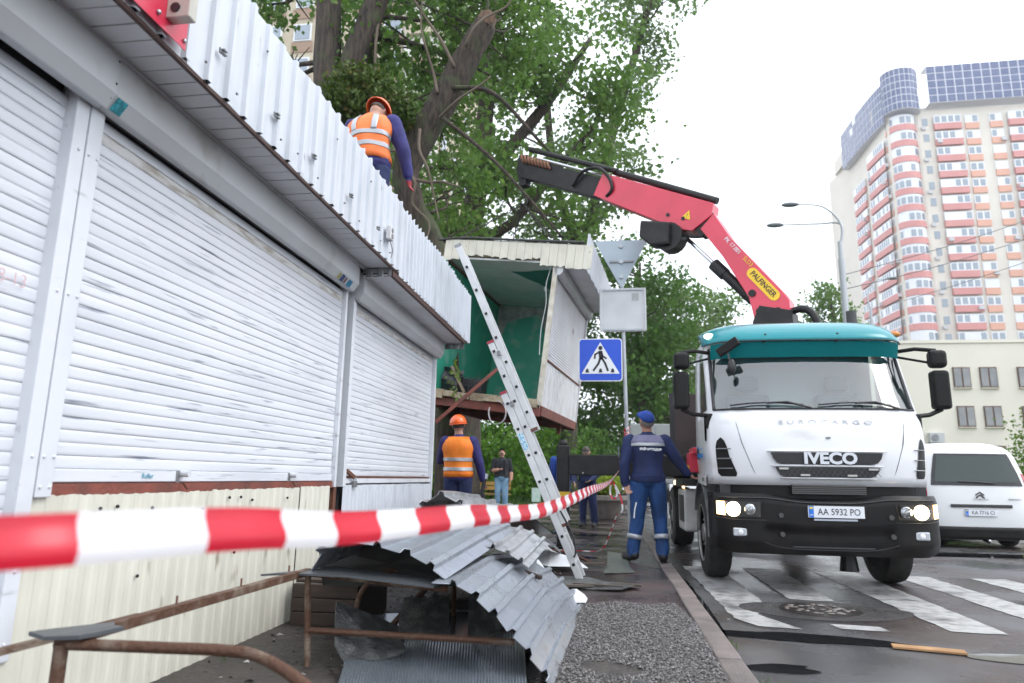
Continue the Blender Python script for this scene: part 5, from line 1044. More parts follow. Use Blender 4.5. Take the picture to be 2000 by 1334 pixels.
text('maker_name', 'CITROËN', .045, facing((VX, VY - .012, .705), (1, 0, 0), (0, 0, 1)), m_grey, vn, .001, sx=1.3); text('model_name', 'BERLINGO', .042, facing((VX + .55, VY + .0, .71), (1, 0, 0), (0, 0, 1)), m_sblack, vn, .001)
plate(vn, (VX - .02, VY - .02, .48), .52, .118, 'KA 7716 CI')
for s in (-1, 1):
    for y in (VY + .75, VY + 3.4): wheel(vn, VX + s * .74, y, .18, .305, .19, s)
MB().box(VX - .7, VX + .7, VY + .3, VY + 4, .0, .12).build('underbody', m_black, vn); MB().cyl((VX + .02, VY + .1, .02), (VX + .02, VY - .08, -.01), .025, n=8).build('tow_bar', m_black, vn); MB().sph((VX + .02, VY - .1, .02), .025, 8, 6).build('tow_ball', m_chr, vn)
# dark car far down the kerb
dc = thing('dark_car', 'dark parked car seen beyond the flower planter', 'car', (1.1, 28.5, -.12)); cx_ = 1.05
def car(parent, cx, cy, mt, s=1):
    b = MB(); P = [(-2.0, .25), (-2.0, .75), (-1.85, .9), (-1.1, .95), (-.5, 1.38), (.8, 1.42), (1.5, 1.0), (2.0, .9), (2.05, .3)]
    b.prism([(cy + y, z - .12) for y, z in P], 'x', cx - .82, cx + .82); bd_ = b.build('body', mt, parent, bevel=.09, seg=3)
    MB().prism([(cy + y, z - .12) for y, z in [(-1.02, .99), (-.48, 1.33), (.75, 1.36), (1.35, 1.0)]], 'x', cx - .828, cx + .828).build('side_glass', MATS['dark_mirror_glass'], parent)
    MB().prism([(cy + y, z - .12) for y, z in [(-1.14, .98), (-.53, 1.36), (-.50, 1.34), (-1.10, .96)]], 'x', cx - .70, cx + .70).build('windscreen', M('pale_reflecting_glass', (.40, .45, .47), .05, spec=1), parent)
    for sx in (-1, 1):
        for y in (-1.3, 1.3): wheel(parent, cx + sx * .74, cy + y, .2, .32, .18, sx)
        MB().sph((cx + sx * .6, cy - 2.0, .58), (.14, .05, .07), 10, 6).build('headlight', m_refl, parent, smooth=True)
car(dc, 1.15, 28.8, M('car_black', (.02, .02, .025), .25, coat=.5))
gt = thing('grey_box_truck', 'grey box body lorry parked far behind the blue overalls', 'lorry', (1.75, 33, -.12))
MB().box(.95, 3.1, 30.0, 35.5, .8, 3.32).build('cargo_box', M('grey_box', (.36, .38, .38), .5, c2=(.28, .29, .29), sc=2), gt, bevel=.03); MB().box(1.0, 3.05, 35.55, 37.2, .5, 2.3).build('cab', M('grey_cab', (.3, .32, .33), .4), gt, bevel=.12)
MB().box(1.02, 3.03, 29.96, 29.995, .85, 3.27).build('rear_door', M('grey_door', (.30, .31, .31), .5), gt); MB().box(2.02, 2.05, 29.94, 29.958, .9, 3.2).build('door_bar', m_grey, gt)
for s in (-1, 1):
    for y in (31.2, 36.2): wheel(gt, 2.03 + s * .9, y, .33, .45, .25, s)
# ================================================================ PEOPLE
def cloth(name, c, c2=None): return M(name, c, .8, c2=c2 or tuple(x * .62 for x in c), sc=9, lo=.4, hi=.65, st=(1, 1, .5), bump=.55, bsc=13, bst=(1, 1, .55))
m_skin = M('skin', (.46, .25, .17), .5, c2=(.40, .20, .14), sc=12); m_hair = M('dark_hair', (.035, .028, .022), .7); m_grayh = M('grey_hair', (.16, .14, .13), .7)
m_navy = cloth('navy_workwear', (.014, .026, .10)); m_purple = cloth('violet_blue_jacket', (.032, .030, .16)); m_blue = cloth('blue_trousers', (.012, .060, .20)); m_bluej = cloth('bright_blue_jacket', (.01, .055, .32))
m_or = M('orange_vest', (.88, .24, .015), .65, c2=(.78, .17, .01), sc=8, bump=.5, bsc=12, bst=(1, 1, .5)); m_or2 = M('salmon_vest', (.90, .22, .055), .65, c2=(.80, .15, .03), sc=8, bump=.5, bsc=12); m_refs = M('reflective_tape', (.42, .44, .47), .35, .3)
m_jean = cloth('jeans', (.13, .24, .36), (.20, .34, .46)); m_blkc = cloth('black_cloth', (.014, .016, .024)); m_boot = M('black_boots', (.014, .013, .013), .5); m_lilac = cloth('lilac_grey_yoke', (.20, .19, .30)); m_helm = M('orange_helmet', (.85, .13, .015), .3, coat=.4)
def caps(b, p, q, ra, rb, n=12):
    p = Vector(p); q = Vector(q); d = (q - p); L = d.length; d.normalize(); pts, rs = [], []
    for t in (-.99, -.8, -.45, 0): pts.append(p + d * ra * t); rs.append(ra * math.sqrt(max(.02, 1 - t * t)))
    for t in (0, .45, .8, .99): pts.append(q + d * rb * t); rs.append(rb * math.sqrt(max(.02, 1 - t * t)))
    b.tube(pts, rs, n)
class Fig:
    """one person: joints in local space (faces +y), one continuous remeshed body"""
    def __init__(s, name, label, loc, rotz, mats, J, bulk=1.0, h=1.0, vox=.0105):
        s.t = thing(name, label, 'person', loc, Matrix.Rotation(rotz, 3, 'Z') @ Matrix.Diagonal((h, h, h)))
        s.J = {k: Vector(v) for k, v in J.items()}; s.prims = []; b = MB(); J = s.J; s.bulk = bulk
        def C(a, c, ra, rb, tg): caps(b, a, c, ra, rb); s.prims.append((Vector(a), Vector(c), max(ra, rb), tg))
        # torso rings
        up = (J['neck'] - J['pel']); s.up = up; R = (J['shr'] - J['shl']).normalized(); s.R = R
        s.ts = [-.16, -.05, .08, .25, .45, .68, .85, .96, 1.03]; s.rx = [.13, .165, .172, .158, .162, .185, .182, .13, .065]; s.ry = [.10, .125, .128, .112, .115, .128, .112, .085, .065]
        pts = [s.tor(t, a)[0] for t in s.ts for a in [2 * math.pi * k / 20 for k in range(20)]]
        b.add(pts, [(i * 20 + k, i * 20 + (k + 1) % 20, (i + 1) * 20 + (k + 1) % 20, (i + 1) * 20 + k) for i in range(len(s.ts) - 1) for k in range(20)] + [tuple(range(19, -1, -1)), tuple((len(s.ts) - 1) * 20 + k for k in range(20))])
        s.prims.append((J['pel'] + up * .12, J['pel'] + up * .80, .155, 'torso')); s.prims.append((J['shl'], J['shr'], .075, 'torso')); s.prims.append((J['pel'] - up * .12, J['pel'] + up * .02, .15, 'leg'))
        for k in 'lr':
            C(J['sh' + k], J['el' + k], .078 * bulk, .060 * bulk, 'arm'); C(J['el' + k], J['wr' + k], .060 * bulk, .046 * bulk, 'fore')
            C(J['hip' + k], J['kn' + k], .105 * bulk, .078 * bulk, 'leg'); C(J['kn' + k], J['an' + k], .078 * bulk, .066 * bulk, 'shin')
            a = J['an' + k]; f = J['to' + k] - a; f.z = 0; f.normalize(); C(a + Vector((0, 0, -.05)) - f * .03, a + f * .05 + Vector((0, 0, -.06)), .058, .055, 'boot'); C(a + f * .04 + Vector((0, 0, -.07)), a + f * .19 + Vector((0, 0, -.078)), .054, .045, 'boot')
            s.hand(C, k)
        n0 = J['neck']; hd = J['head']; C(n0 - up * .02, hd - (hd - n0) * .25, .062, .058, 'skin')
        fwd = J['face'].normalized(); upv = (hd - n0).normalized(); upv = (upv - fwd * upv.dot(fwd)).normalized(); s.fwd, s.hu = fwd, upv; rr = upv.cross(fwd)
        hb = MB().sph((0, 0, 0), (.077, .098, .112), 20, 14); mm = Matrix((rr, fwd, upv)).transposed(); s.hm = mm; b.add([hd + mm @ Vector(p) for p in hb.v], hb.f); s.prims.append((hd - upv * .03, hd + upv * .03, .10, 'skin'))
        C(hd + mm @ Vector((0, .045, -.075)), hd + mm @ Vector((0, .062, -.085)), .045, .038, 'skin'); C(hd + mm @ Vector((0, .098, .01)), hd + mm @ Vector((0, .112, -.022)), .012, .018, 'skin')
        for e in (-1, 1): C(hd + mm @ Vector((e * .078, -.01, .012)), hd + mm @ Vector((e * .082, -.012, -.02)), .016, .012, 'skin'); C(hd + mm @ Vector((e * .03, .082, .028)), hd + mm @ Vector((e * .034, .084, .026)), .016, .014, 'skin')
        # one continuous skin
        me = bpy.data.meshes.new('t'); me.from_pydata(b.v, [], b.f); o = bpy.data.objects.new('t', me); col.objects.link(o)
        m = o.modifiers.new('r', 'REMESH'); m.mode = 'VOXEL'; m.voxel_size = vox; m2 = o.modifiers.new('s', 'SMOOTH'); m2.factor = .5; m2.iterations = 4
        dg = bpy.context.evaluated_depsgraph_get(); me2 = bpy.data.meshes.new_from_object(o.evaluated_get(dg)); bpy.data.objects.remove(o); bpy.data.meshes.remove(me)
        nv = len(me2.vertices); co = np.empty(nv * 3); me2.vertices.foreach_get('co', co); co = co.reshape(-1, 3); nfc = len(me2.polygons); ce = np.empty(nfc * 3); me2.polygons.foreach_get('center', ce); ce = ce.reshape(-1, 3)
        best = np.full(nfc, 9.0); idx = np.zeros(nfc, int); tags = sorted({p[3] for p in s.prims}); s.tags = tags
        for p, q, r, tg in s.prims:
            P = np.array(p); Q = np.array(q); d = Q - P; t = np.clip(((ce - P) @ d) / max(1e-9, d @ d), 0, 1); dist = np.linalg.norm(ce - (P + t[:, None] * d), axis=1) - r
            k = dist < best; best[k] = dist[k]; idx[k] = tags.index(tg)
        cz = np.zeros(nv)
        best2 = np.full(nv, 9.0); cl_ = np.zeros(nv, bool)
        for p, q, r, tg in s.prims:
            P = np.array(p); Q = np.array(q); d = Q - P; t = np.clip(((co - P) @ d) / max(1e-9, d @ d), 0, 1); dist = np.linalg.norm(co - (P + t[:, None] * d), axis=1) - r; k = dist < best2; best2[k] = dist[k]; cl_[k] = tg not in ('skin', 'hand', 'boot')
        no = np.empty(nv * 3); me2.vertices.foreach_get('normal', no); no = no.reshape(-1, 3); x, y, z = co.T; ph = len(label) % 7
        wr = np.sin(z * 38 + 9 * np.sin(x * 11 + ph) + 7 * y) * .35 + np.sin(z * 71 + 14 * np.sin(x * 17 - y * 13 + ph)) * .25 + np.sin(x * 29 + z * 13 + y * 23 + ph) * .4
        low = .55 + .9 * np.clip((.55 - z) / .4, 0, 1) * (z < .55); co = co + no * (wr * .0062 * low * cl_)[:, None]; me2.vertices.foreach_set('co', co.ravel()); me2.update()
        mat_l = []; 
        for tg in tags: mat_l.append(mats.get(tg, mats.get({'arm': 'torso', 'fore': 'arm', 'shin': 'leg'}.get(tg, tg), mats['torso'])))
        for mt in mat_l: me2.materials.append(mt)
        me2.polygons.foreach_set('material_index', idx); me2.polygons.foreach_set('use_smooth', [True] * nfc); me2.name = 'body'
        ob = bpy.data.objects.new('body', me2); col.objects.link(ob); ob.parent = s.t; WM[ob.name] = WM[s.t.name]; s.body = ob
    def tor(s, t, a, o=0.0):
        J = s.J; c = J['pel'] + s.up * t; bend = s.J.get('bow', Vector((0, 0, 0))); c = c + bend * math.sin(max(0, min(1, t)) * math.pi)
        u = s.up.normalized(); R = (s.R - u * s.R.dot(u)).normalized()
        F = u.cross(R); rx = interp(t, s.ts, s.rx) * s.bulk + o; ry = interp(t, s.ts, s.ry) * s.bulk + o
        n = R * math.cos(a) + F * math.sin(a); return c + R * rx * math.cos(a) + F * ry * math.sin(a), n
    def hand(s, C, k):
        J = s.J; w_ = J['wr' + k]; h = J['ha' + k]; d = (h - w_).normalized(); side = J.get('pl' + k, Vector((0, 1, 0))); nrm = d.cross(side).normalized(); side = nrm.cross(d)
        C(w_, w_ + d * .03, .030, .030, 'hand'); C(w_ + d * .045 + side * .018, w_ + d * .085 + side * .02, .022, .02, 'hand'); C(w_ + d * .045 - side * .018, w_ + d * .085 - side * .02, .022, .02, 'hand')
        for i, (o, L) in enumerate(((-.033, .055), (-.011, .068), (.011, .072), (.033, .062))):
            a = w_ + d * .095 + side * o; m_ = a + d * L * .55 + nrm * .008; e = m_ + (d * .7 + nrm * .7) * L * .5; C(a, m_, .0105, .010, 'hand'); C(m_, e, .010, .009, 'hand')
        a = w_ + d * .035 + side * .036; m_ = a + d * .035 + side * .03; C(a, m_, .013, .011, 'hand'); C(m_, m_ + d * .03 + side * .004 + nrm * .01, .011, .009, 'hand')
    def shell(s, name, t0, t1, o, mat, a0=0, a1=2 * math.pi, nt=10, na=28, th=.006, fl=None):
        b = MB(); b.grid(lambda u, v: s.tor(lerp(t0, t1, v), lerp(a0, a1, u), o + (fl(lerp(t0, t1, v), lerp(a0, a1, u)) if fl else 0))[0], na, nt)
        return b.build(name, mat, s.t, smooth=True, local=True, solid=th)
    def band(s, name, ja, jb, t0, t1, r, mat, parent=None):
        a = s.J[ja].lerp(s.J[jb], t0); c = s.J[ja].lerp(s.J[jb], t1); return MB().tube([a, c], [r, r], 18, caps=False).build(name, mat, s.t, smooth=True, local=True, solid=.004)
    def hat(s, name, mat, r=(.105, .125, .11), z=.035, brim=.03, peak=0.0, cut=1.65, tilt=0.0):
        hd = s.J['head']; b = MB().sph((0, 0, 0), r, 24, 9, v0=0, v1=cut); mm = s.hm @ Matrix.Rotation(tilt, 3, 'X')
        if brim:
            n = 24; zc = r[2] * math.cos(cut); vs = []
            for k in range(n):
                a = 2 * math.pi * k / n; sn = math.sin(cut); f = 1 + (peak * max(0, math.sin(a)) ** 3) / r[1]
                vs += [(r[0] * sn * math.cos(a), r[1] * sn * math.sin(a), zc), ((r[0] * sn + brim) * math.cos(a), (r[1] * sn + brim) * math.sin(a) * f, zc - .008)]
            b.add(vs, [(2 * k, 2 * k + 1, (2 * k + 3) % (2 * n), (2 * k + 2) % (2 * n)) for k in range(n)])
        b.v = [tuple(hd + mm @ (Vector(p) + Vector((0, -.005, z)))) for p in b.v]
        return b.build(name, mat, s.t, smooth=True, local=True, solid=.006)
    def cap(s, mat):
        hd = s.J['head']; b = MB().sph((0, 0, 0), (.084, .105, .09), 22, 8, v0=0, v1=1.6); b.v = [tuple(hd + s.hm @ (Vector(p) + Vector((0, -.004, .035)))) for p in b.v]; o = b.build('cap', mat, s.t, smooth=True, local=True, solid=.005)
        MB().grid(lambda u, v: hd + s.hm @ Vector((lerp(-.07, .07, u), .085 + v * .085 - .05 * (2 * u - 1) ** 2 * (1), .045 - .012 * v - .02 * (2 * u - 1) ** 2)), 10, 4).build('peak', mat, s.t, smooth=True, local=True, solid=.006); return o
    def hairs(s, mat, z=.012, f=1.55):
        hd = s.J['head']; b = MB().sph((0, 0, 0), (.083, .094, .112), 20, 9, v0=0, v1=f); b.v = [tuple(hd + s.hm @ (Vector(p) + Vector((0, -.016, z)))) for p in b.v]; return b.build('hair', mat, s.t, smooth=True, local=True)
STAND = dict(pel=(0, 0, .95), neck=(0, -.01, 1.49), head=(0, .02, 1.655), face=(0, 1, 0), shl=(-.19, 0, 1.42), shr=(.19, 0, 1.42), ell=(-.25, -.02, 1.13), elr=(.25, -.02, 1.13), wrl=(-.26, .06, .89), wrr=(.26, .06, .89), hal=(-.26, .09, .80), har=(.26, .09, .80), hipl=(-.09, 0, .90), hipr=(.09, 0, .90), knl=(-.10, .02, .50), knr=(.10, .02, .50), anl=(-.11, -.02, .125), anr=(.11, -.02, .125), tol=(-.13, .2, .0), tor=(.13, .2, .0))
def J(**k): d = dict(STAND); d.update(k); return d
# --- the man in blue overalls beside the truck door
p1 = Fig('person', 'man in navy jacket, blue trousers and blue cap reaching to the truck', (.47, 8.46, .01), 0, dict(torso=m_navy, arm=m_navy, leg=m_blue, shin=m_blue, skin=m_skin, hand=m_skin, boot=m_boot),
    J(head=(-.005, -.045, 1.64), neck=(.0, -.01, 1.475), face=(-.42, .75, .55), shl=(-.205, .0, 1.40), shr=(.205, .0, 1.40), ell=(-.275, -.03, 1.13), wrl=(-.275, .0, .91), hal=(-.24, -.03, .82), pll=(1, 0, .2), elr=(.34, .02, 1.19), wrr=(.46, .06, 1.03), har=(.53, .08, .98), knl=(-.13, .03, .50), anl=(-.19, .02, .125), tol=(-.30, .22, 0), knr=(.13, .03, .50), anr=(.15, -.05, .125), tor=(.19, .2, 0), hipl=(-.10, 0, .90), hipr=(.10, 0, .90)), 1.12)
p1.cap(m_bluej); p1.hairs(m_grayh, -.005, 1.75)
p1.shell('yoke', .80, .985, .010, m_lilac, fl=lambda t, a: .012 * math.cos(a) ** 2); p1.shell('reflective_band', .735, .81, .012, m_refs, math.pi * 1.0, math.pi * 2.0, 3, 20, fl=lambda t, a: .006 * math.cos(a) ** 2)
p1.shell('jacket_hem', -.06, .10, .016, m_navy)
def on_back(F, t, a): q, n_ = F.tor(t, a, .014); return q
q0 = on_back(p1, .66, -math.pi / 2); text('back_lettering', 'КИЇВАВТОДОР', .034, facing(q0 + Vector((.03, -.010, -.0)), (1, 0, -.04), (0, 0, 1)), m_swhite, p1.t, .001, bold=.002, local=True)
for k in 'lr': p1.band('reflective_band', 'kn' + k, 'an' + k, .50, .64, .094, m_refs)
MB().tube([(-.145, -.105, .68), (-.165, -.105, .60), (-.175, -.10, .50)], .009, 6).build('pocket_zip', m_swhite, p1.t, local=True); MB().tube([(.225, -.02, .68), (.225, -.02, .58), (.235, -.03, .50)], .007, 6).build('pocket_zip', m_swhite, p1.t, local=True)
MB().box(-.345, -.335, -.06, .03, 1.20, 1.33).build('sleeve_patch', m_lilac, p1.t, local=True)
# --- worker with a grinder under the lifted kiosk
w2 = Fig('person', 'worker in orange vest and orange helmet standing behind the scrap heap', (-2.06, 9.45, .01), .05, dict(torso=m_purple, arm=m_purple, leg=m_navy, skin=m_skin, hand=M('work_glove', (.10, .04, .04), .8), boot=m_boot),
    J(head=(-.02, .02, 1.65), face=(-.15, 1, .05), elr=(.29, .02, 1.13), wrr=(.33, .10, .92), har=(.345, .15, .84), ell=(-.27, .12, 1.17), wrl=(-.24, .36, 1.16), hal=(-.23, .45, 1.17), tor=(.13, .2, 0)), 1.10)
w2.hat('helmet', m_helm, (.118, .14, .125), .03, .012, .045, 1.62); w2.hairs(m_hair, -.02, 1.7)
v = w2.shell('vest', -.02, 1.0, .020, m_or, fl=lambda t, a: .018 * abs(math.cos(a)) ** 6 * (t > .6) + .006 * math.sin(5 * a + 9 * t)); [w2.shell('reflective_band', t, t + .085, .027, m_refs, fl=lambda t_, a: .006 * math.sin(5 * a + 9 * t_)) for t in (.14, .38)]
w2.shell('jacket_hem', -.10, .0, .014, m_purple)
gd = thing('angle_grinder', 'black and grey cordless tool held by the worker in orange vest', 'tool', (-1.72, 9.55, .80))
MB().cyl((-1.745, 9.55, .70), (-1.70, 9.58, .98), .030, n=12).build('body', m_black, gd); MB().cyl((-1.71, 9.575, .93), (-1.695, 9.585, 1.00), .042, n=12).build('motor', m_refs, gd); MB().box(-1.79, -1.70, 9.50, 9.60, .66, .74).build('battery', m_black, gd, bevel=.012)
# --- worker on the kiosk roof
w3 = Fig('person', 'worker in salmon orange vest walking on the white kiosk roof', (-2.27, 5.95, 2.96), -.06, dict(torso=m_purple, arm=m_purple, leg=m_navy, skin=m_skin, hand=M('red_glove', (.30, .025, .03), .7), boot=m_boot),
    J(pel=(.0, 0, .95), neck=(-.03, .07, 1.49), head=(-.02, .17, 1.62), face=(.15, .80, -.55), shl=(-.225, .05, 1.41), shr=(.195, .05, 1.42), ell=(-.30, .14, 1.10), wrl=(-.26, .26, .90), hal=(-.24, .32, .83), elr=(.31, .08, 1.13), wrr=(.345, .14, .90), har=(.35, .17, .81), hipl=(-.09, 0, .90), hipr=(.09, 0, .90), knl=(-.09, .10, .50), anl=(-.10, .0, .125), knr=(.11, .0, .50), anr=(.11, -.10, .125), tol=(-.1, .3, 0), tor=(.13, .2, 0), bow=(0, -.05, 0)), 1.14)
w3.hat('helmet', m_helm, (.118, .14, .125), .035, .014, .04, 1.62, tilt=-.1); w3.hairs(m_grayh, -.01, 1.6)
w3.shell('vest', .02, 1.0, .020, m_or2, fl=lambda t, a: .018 * abs(math.cos(a)) ** 6 * (t > .6) + .006 * math.sin(5 * a + 9 * t)); [w3.shell('reflective_band', t, t + .08, .027, m_refs, fl=lambda t_, a: .006 * math.sin(5 * a + 9 * t_)) for t in (.24, .46)]
for a in (-2.05, -1.10): w3.shell('shoulder_band', .54, .95, .027, m_refs, a - .13, a + .13, 8, 4, fl=lambda t_, a_: .014 * abs(math.cos(a_)) ** 6 * (t_ > .6))
w3.shell('jacket_hem', -.14, .04, .016, m_purple)
# --- onlooker in black
p4 = Fig('person', 'man in black quilted waistcoat and jeans looking up by the yellow bench', (-2.99, 19.5, .0), math.pi + .1, dict(torso=m_blkc, arm=m_blkc, fore=m_skin, leg=m_jean, skin=m_skin, hand=m_skin, boot=m_boot),
    J(head=(0, -.03, 1.63), face=(0, .72, .68), elr=(.27, .02, 1.13), wrr=(.10, .22, 1.16), har=(.04, .25, 1.18), ell=(-.26, -.05, 1.14), wrl=(-.27, .03, .92), hal=(-.25, .06, .84)), 1.12, vox=.013)
p4.cap(m_blkc); p4.shell('waistcoat', .02, .93, .024, m_blkc, math.pi * .62, math.pi * 2.38, 16, 28, fl=lambda t, a: .008 * math.sin(t * 60))
MB().sph(p4.J['head'] + p4.hm @ Vector((0, .06, -.075)), (.05, .045, .035), 12, 8).build('beard', m_hair, p4.t, smooth=True, local=True)
# --- two more behind the outrigger
p5 = Fig('person', 'man in dark blue overalls and cap behind the black outrigger beam', (-.42, 14.3, .0), math.pi - .15, dict(torso=m_navy, leg=m_navy, skin=m_skin, hand=M('tan_glove', (.35, .24, .14), .8), boot=m_boot),
    J(neck=(0, .06, 1.46), head=(0, .13, 1.60), face=(0, .9, -.35), ell=(-.26, .06, 1.14), wrl=(-.14, .28, 1.0), hal=(-.08, .33, .96), elr=(.28, .05, 1.14), wrr=(.24, .22, .95), har=(.22, .28, .90), knl=(-.12, .02, .5), anl=(-.15, -.02, .125)), 1.14, h=.93, vox=.013)
p5.cap(M('grey_brown_cap', (.08, .065, .06), .8))
p6 = Fig('person', 'man in bright blue jacket mostly hidden by the outrigger jack', (-1.0, 15.2, .0), .3, dict(torso=m_bluej, leg=cloth('cobalt_trousers', (.012, .045, .24)), skin=m_skin, hand=m_skin, boot=m_boot), J(elr=(.27, .1, 1.14), wrr=(.25, .28, .98), har=(.24, .35, .94)), 1.14, h=.95, vox=.013)
p6.hairs(m_hair); [p6.band('reflective_band', 'kn' + k, 'an' + k, .4, .58, .092, m_refs) for k in 'lr']
# ================================================================ TREES AND SHRUBS
m_bark = M('bark', (.072, .054, .040), .9, c2=(.026, .021, .017), sc=9, st=(2.2, 2.2, .35), lo=.38, hi=.62, bump=1.0, bsc=16, bst=(2.2, 2.2, .3), c3=(.055, .07, .03), sc3=2, lo3=.55, hi3=.7)
m_wood = M('torn_wood', (.17, .10, .06), .85, c2=(.09, .06, .04), sc=9, st=(2, 2, .4), bump=.8, bsc=20)
def leafmat(name, a, b, c, tr=.52): return M(name, a, .5, c2=b, sc=.9, lo=.35, hi=.65, c3=c, sc3=5, lo3=.58, hi3=.68, trans=tr, spec=.3)
m_leafA = leafmat('maple_leaf', (.075, .16, .03), (.13, .235, .045), (.20, .30, .07)); m_leafB = leafmat('pale_leaf', (.11, .19, .06), (.16, .25, .08), (.21, .30, .11)); m_leafC = leafmat('shrub_leaf', (.075, .19, .022), (.14, .28, .035), (.22, .36, .05)); m_leafD = leafmat('dark_leaf', (.06, .145, .03), (.105, .21, .04), (.16, .27, .055)); m_leafY = leafmat('lime_leaf', (.20, .30, .03), (.28, .36, .04), (.34, .38, .05))
def leaves(name, cl, size, mat, parent, seed=0, droop=.5, clump=.22):
    """cl: list of (centre, (rx, ry, rz), n); leaves sit in small clumps through each volume"""
    r = np.random.default_rng(seed); Ps = []
    for c, rr, n in cl:
        k = max(3, n // 14); d = r.normal(size=(k, 3)); d /= np.linalg.norm(d, axis=1)[:, None]; q = d * (r.random(k) ** .45)[:, None] * np.array(rr); cen = np.array(c) + q
        i = r.integers(0, k, n); Ps.append(cen[i] + r.normal(size=(n, 3)) * clump * np.array([1, 1, .7]))
    P = np.concatenate(Ps); n = len(P); s = size * r.uniform(.6, 1.3, n)[:, None]
    d = r.normal(size=(n, 3)); d[:, 2] -= droop; d /= np.linalg.norm(d, axis=1)[:, None]; t = r.normal(size=(n, 3)); sd = np.cross(d, t); sd /= np.linalg.norm(sd, axis=1)[:, None] + 1e-9; nn = np.cross(d, sd)
    # five points: base, two shoulders, tip, folded along the midrib
    v = np.stack([P, P + d * s * .45 + sd * s * .42 + nn * s * .12, P + d * s * 1.0, P + d * s * .45 - sd * s * .42 + nn * s * .12], 1).reshape(-1, 3)
    ix = np.arange(n)[:, None] * 4 + np.array([[0, 1, 2, 0, 2, 3]]); ix = ix.ravel(); me = bpy.data.meshes.new(name); me.vertices.add(4 * n); me.loops.add(6 * n); me.polygons.add(2 * n)
    A = np.array(WM[parent.name].inverted()); v = v @ A[:3, :3].T + A[:3, 3]
    me.vertices.foreach_set('co', v.ravel()); me.loops.foreach_set('vertex_index', ix); me.polygons.foreach_set('loop_start', np.arange(0, 6 * n, 3)); me.update(calc_edges=True); me.materials.append(mat)
    o = bpy.data.objects.new(name, me); col.objects.link(o); o.parent = parent; WM[o.name] = WM[parent.name]; return o
def wob(p, q, k, a, r): 
    p = Vector(p); q = Vector(q); return [p.lerp(q, i / k) + (Vector((r.uniform(-a, a), r.uniform(-a, a), r.uniform(-a, a) * .5)) if 0 < i < k else Vector()) for i in range(k + 1)]
def branches(b, root, tips, r, ra=.05, depth=2):
    for t in tips:
        P = smooth_path(wob(root, t, 3, (Vector(t) - Vector(root)).length * .10, r), 3); n = len(P); b.tube(P, [lerp(ra, ra * .28, i / (n - 1)) for i in range(n)], 6)
        if depth > 1:
            for k in range(3):
                i = r.randint(n // 3, n - 2); e = P[i] + Vector((r.gauss(0, 1), r.gauss(0, 1), r.gauss(.3, .6))).normalized() * (Vector(t) - Vector(root)).length * r.uniform(.25, .5); b.tube(smooth_path(wob(P[i], e, 2, .06, r), 2), [ra * .4, ra * .34, ra * .28, ra * .2, ra * .12], 5)
def tree(name, label, loc, trunk, clusters, leaf, mat, seed, ra=.06, group=None, root=None, clump=.22, bark=None):
    r = random.Random(seed); t = thing(name, label, 'tree', loc, group=group)
    for P, R in trunk:
        Q = smooth_path(P, 5); n = len(Q); rs = [interp(i / (n - 1), np.linspace(0, 1, len(R)), R) for i in range(n)]; tb = MB().tube(Q, rs, 26); tb.v = [tuple(Q[min(n - 1, i // 26)] + (Vector(v_) - Q[min(n - 1, i // 26)]) * (1 + .055 * math.sin(i % 26 * 2.9 + .4 * (i // 26)) + .05 * math.sin(i % 26 * .9 + (i // 26) * 1.7) + r.uniform(-.03, .03))) for i, v_ in enumerate(tb.v)]; tb.build('trunk', bark or m_bark, t, smooth=True)
    b = MB(); pts = [Vector(p) for P, _ in trunk for p in smooth_path(P, 4)]
    for c, rr, n in clusters:
        c = Vector(c); cand = [p for p in pts if p.z < c.z + .6] or pts; s0 = min(cand, key=lambda p: (p - c).length * 1 + abs(p.z - (c.z - 1.2)) * .4); branches(b, s0, [c], r, ra * min(1.4, .5 + .2 * (s0 - c).length))
    if b.v: kind(b.build('branches', bark or m_bark, t, smooth=True), 'stuff')
    leaves('crown', clusters, leaf, mat, t, seed, clump=clump); return t
rr_ = random.Random(5)
def cloud(n, x, y, z, size, cnt, f=None):
    o = []
    while len(o) < n:
        c = (rr_.uniform(*x), rr_.uniform(*y), rr_.uniform(*z))
        if f is None or f(*c): s = size * rr_.uniform(.7, 1.3); o.append((c, (s, s, s * .75), int(cnt * rr_.uniform(.7, 1.3))))
    return o
# big forked tree straight behind the kiosks
tree('maple_tree', 'tall forked tree with two thick trunks rising behind the white kiosks', (-5.1, 11.0, 0), [([(-4.7, 11, 0), (-4.85, 11, 4), (-5.0, 11, 7.0), (-5.15, 11, 8.6), (-5.35, 11, 12.5)], [.36, .30, .29, .25, .16]), ([(-5.0, 11, 7.1), (-4.75, 11, 8.2), (-4.35, 11, 9.5), (-3.9, 11.1, 11.5)], [.22, .24, .22, .15])],
     cloud(17, (-7.6, -2.2), (11.4, 14.5), (8.8, 12.5), .7, 260) + cloud(6, (-7.4, -5.8), (11.2, 13), (7.4, 9.4), .55, 220), .15, m_leafA, 11)
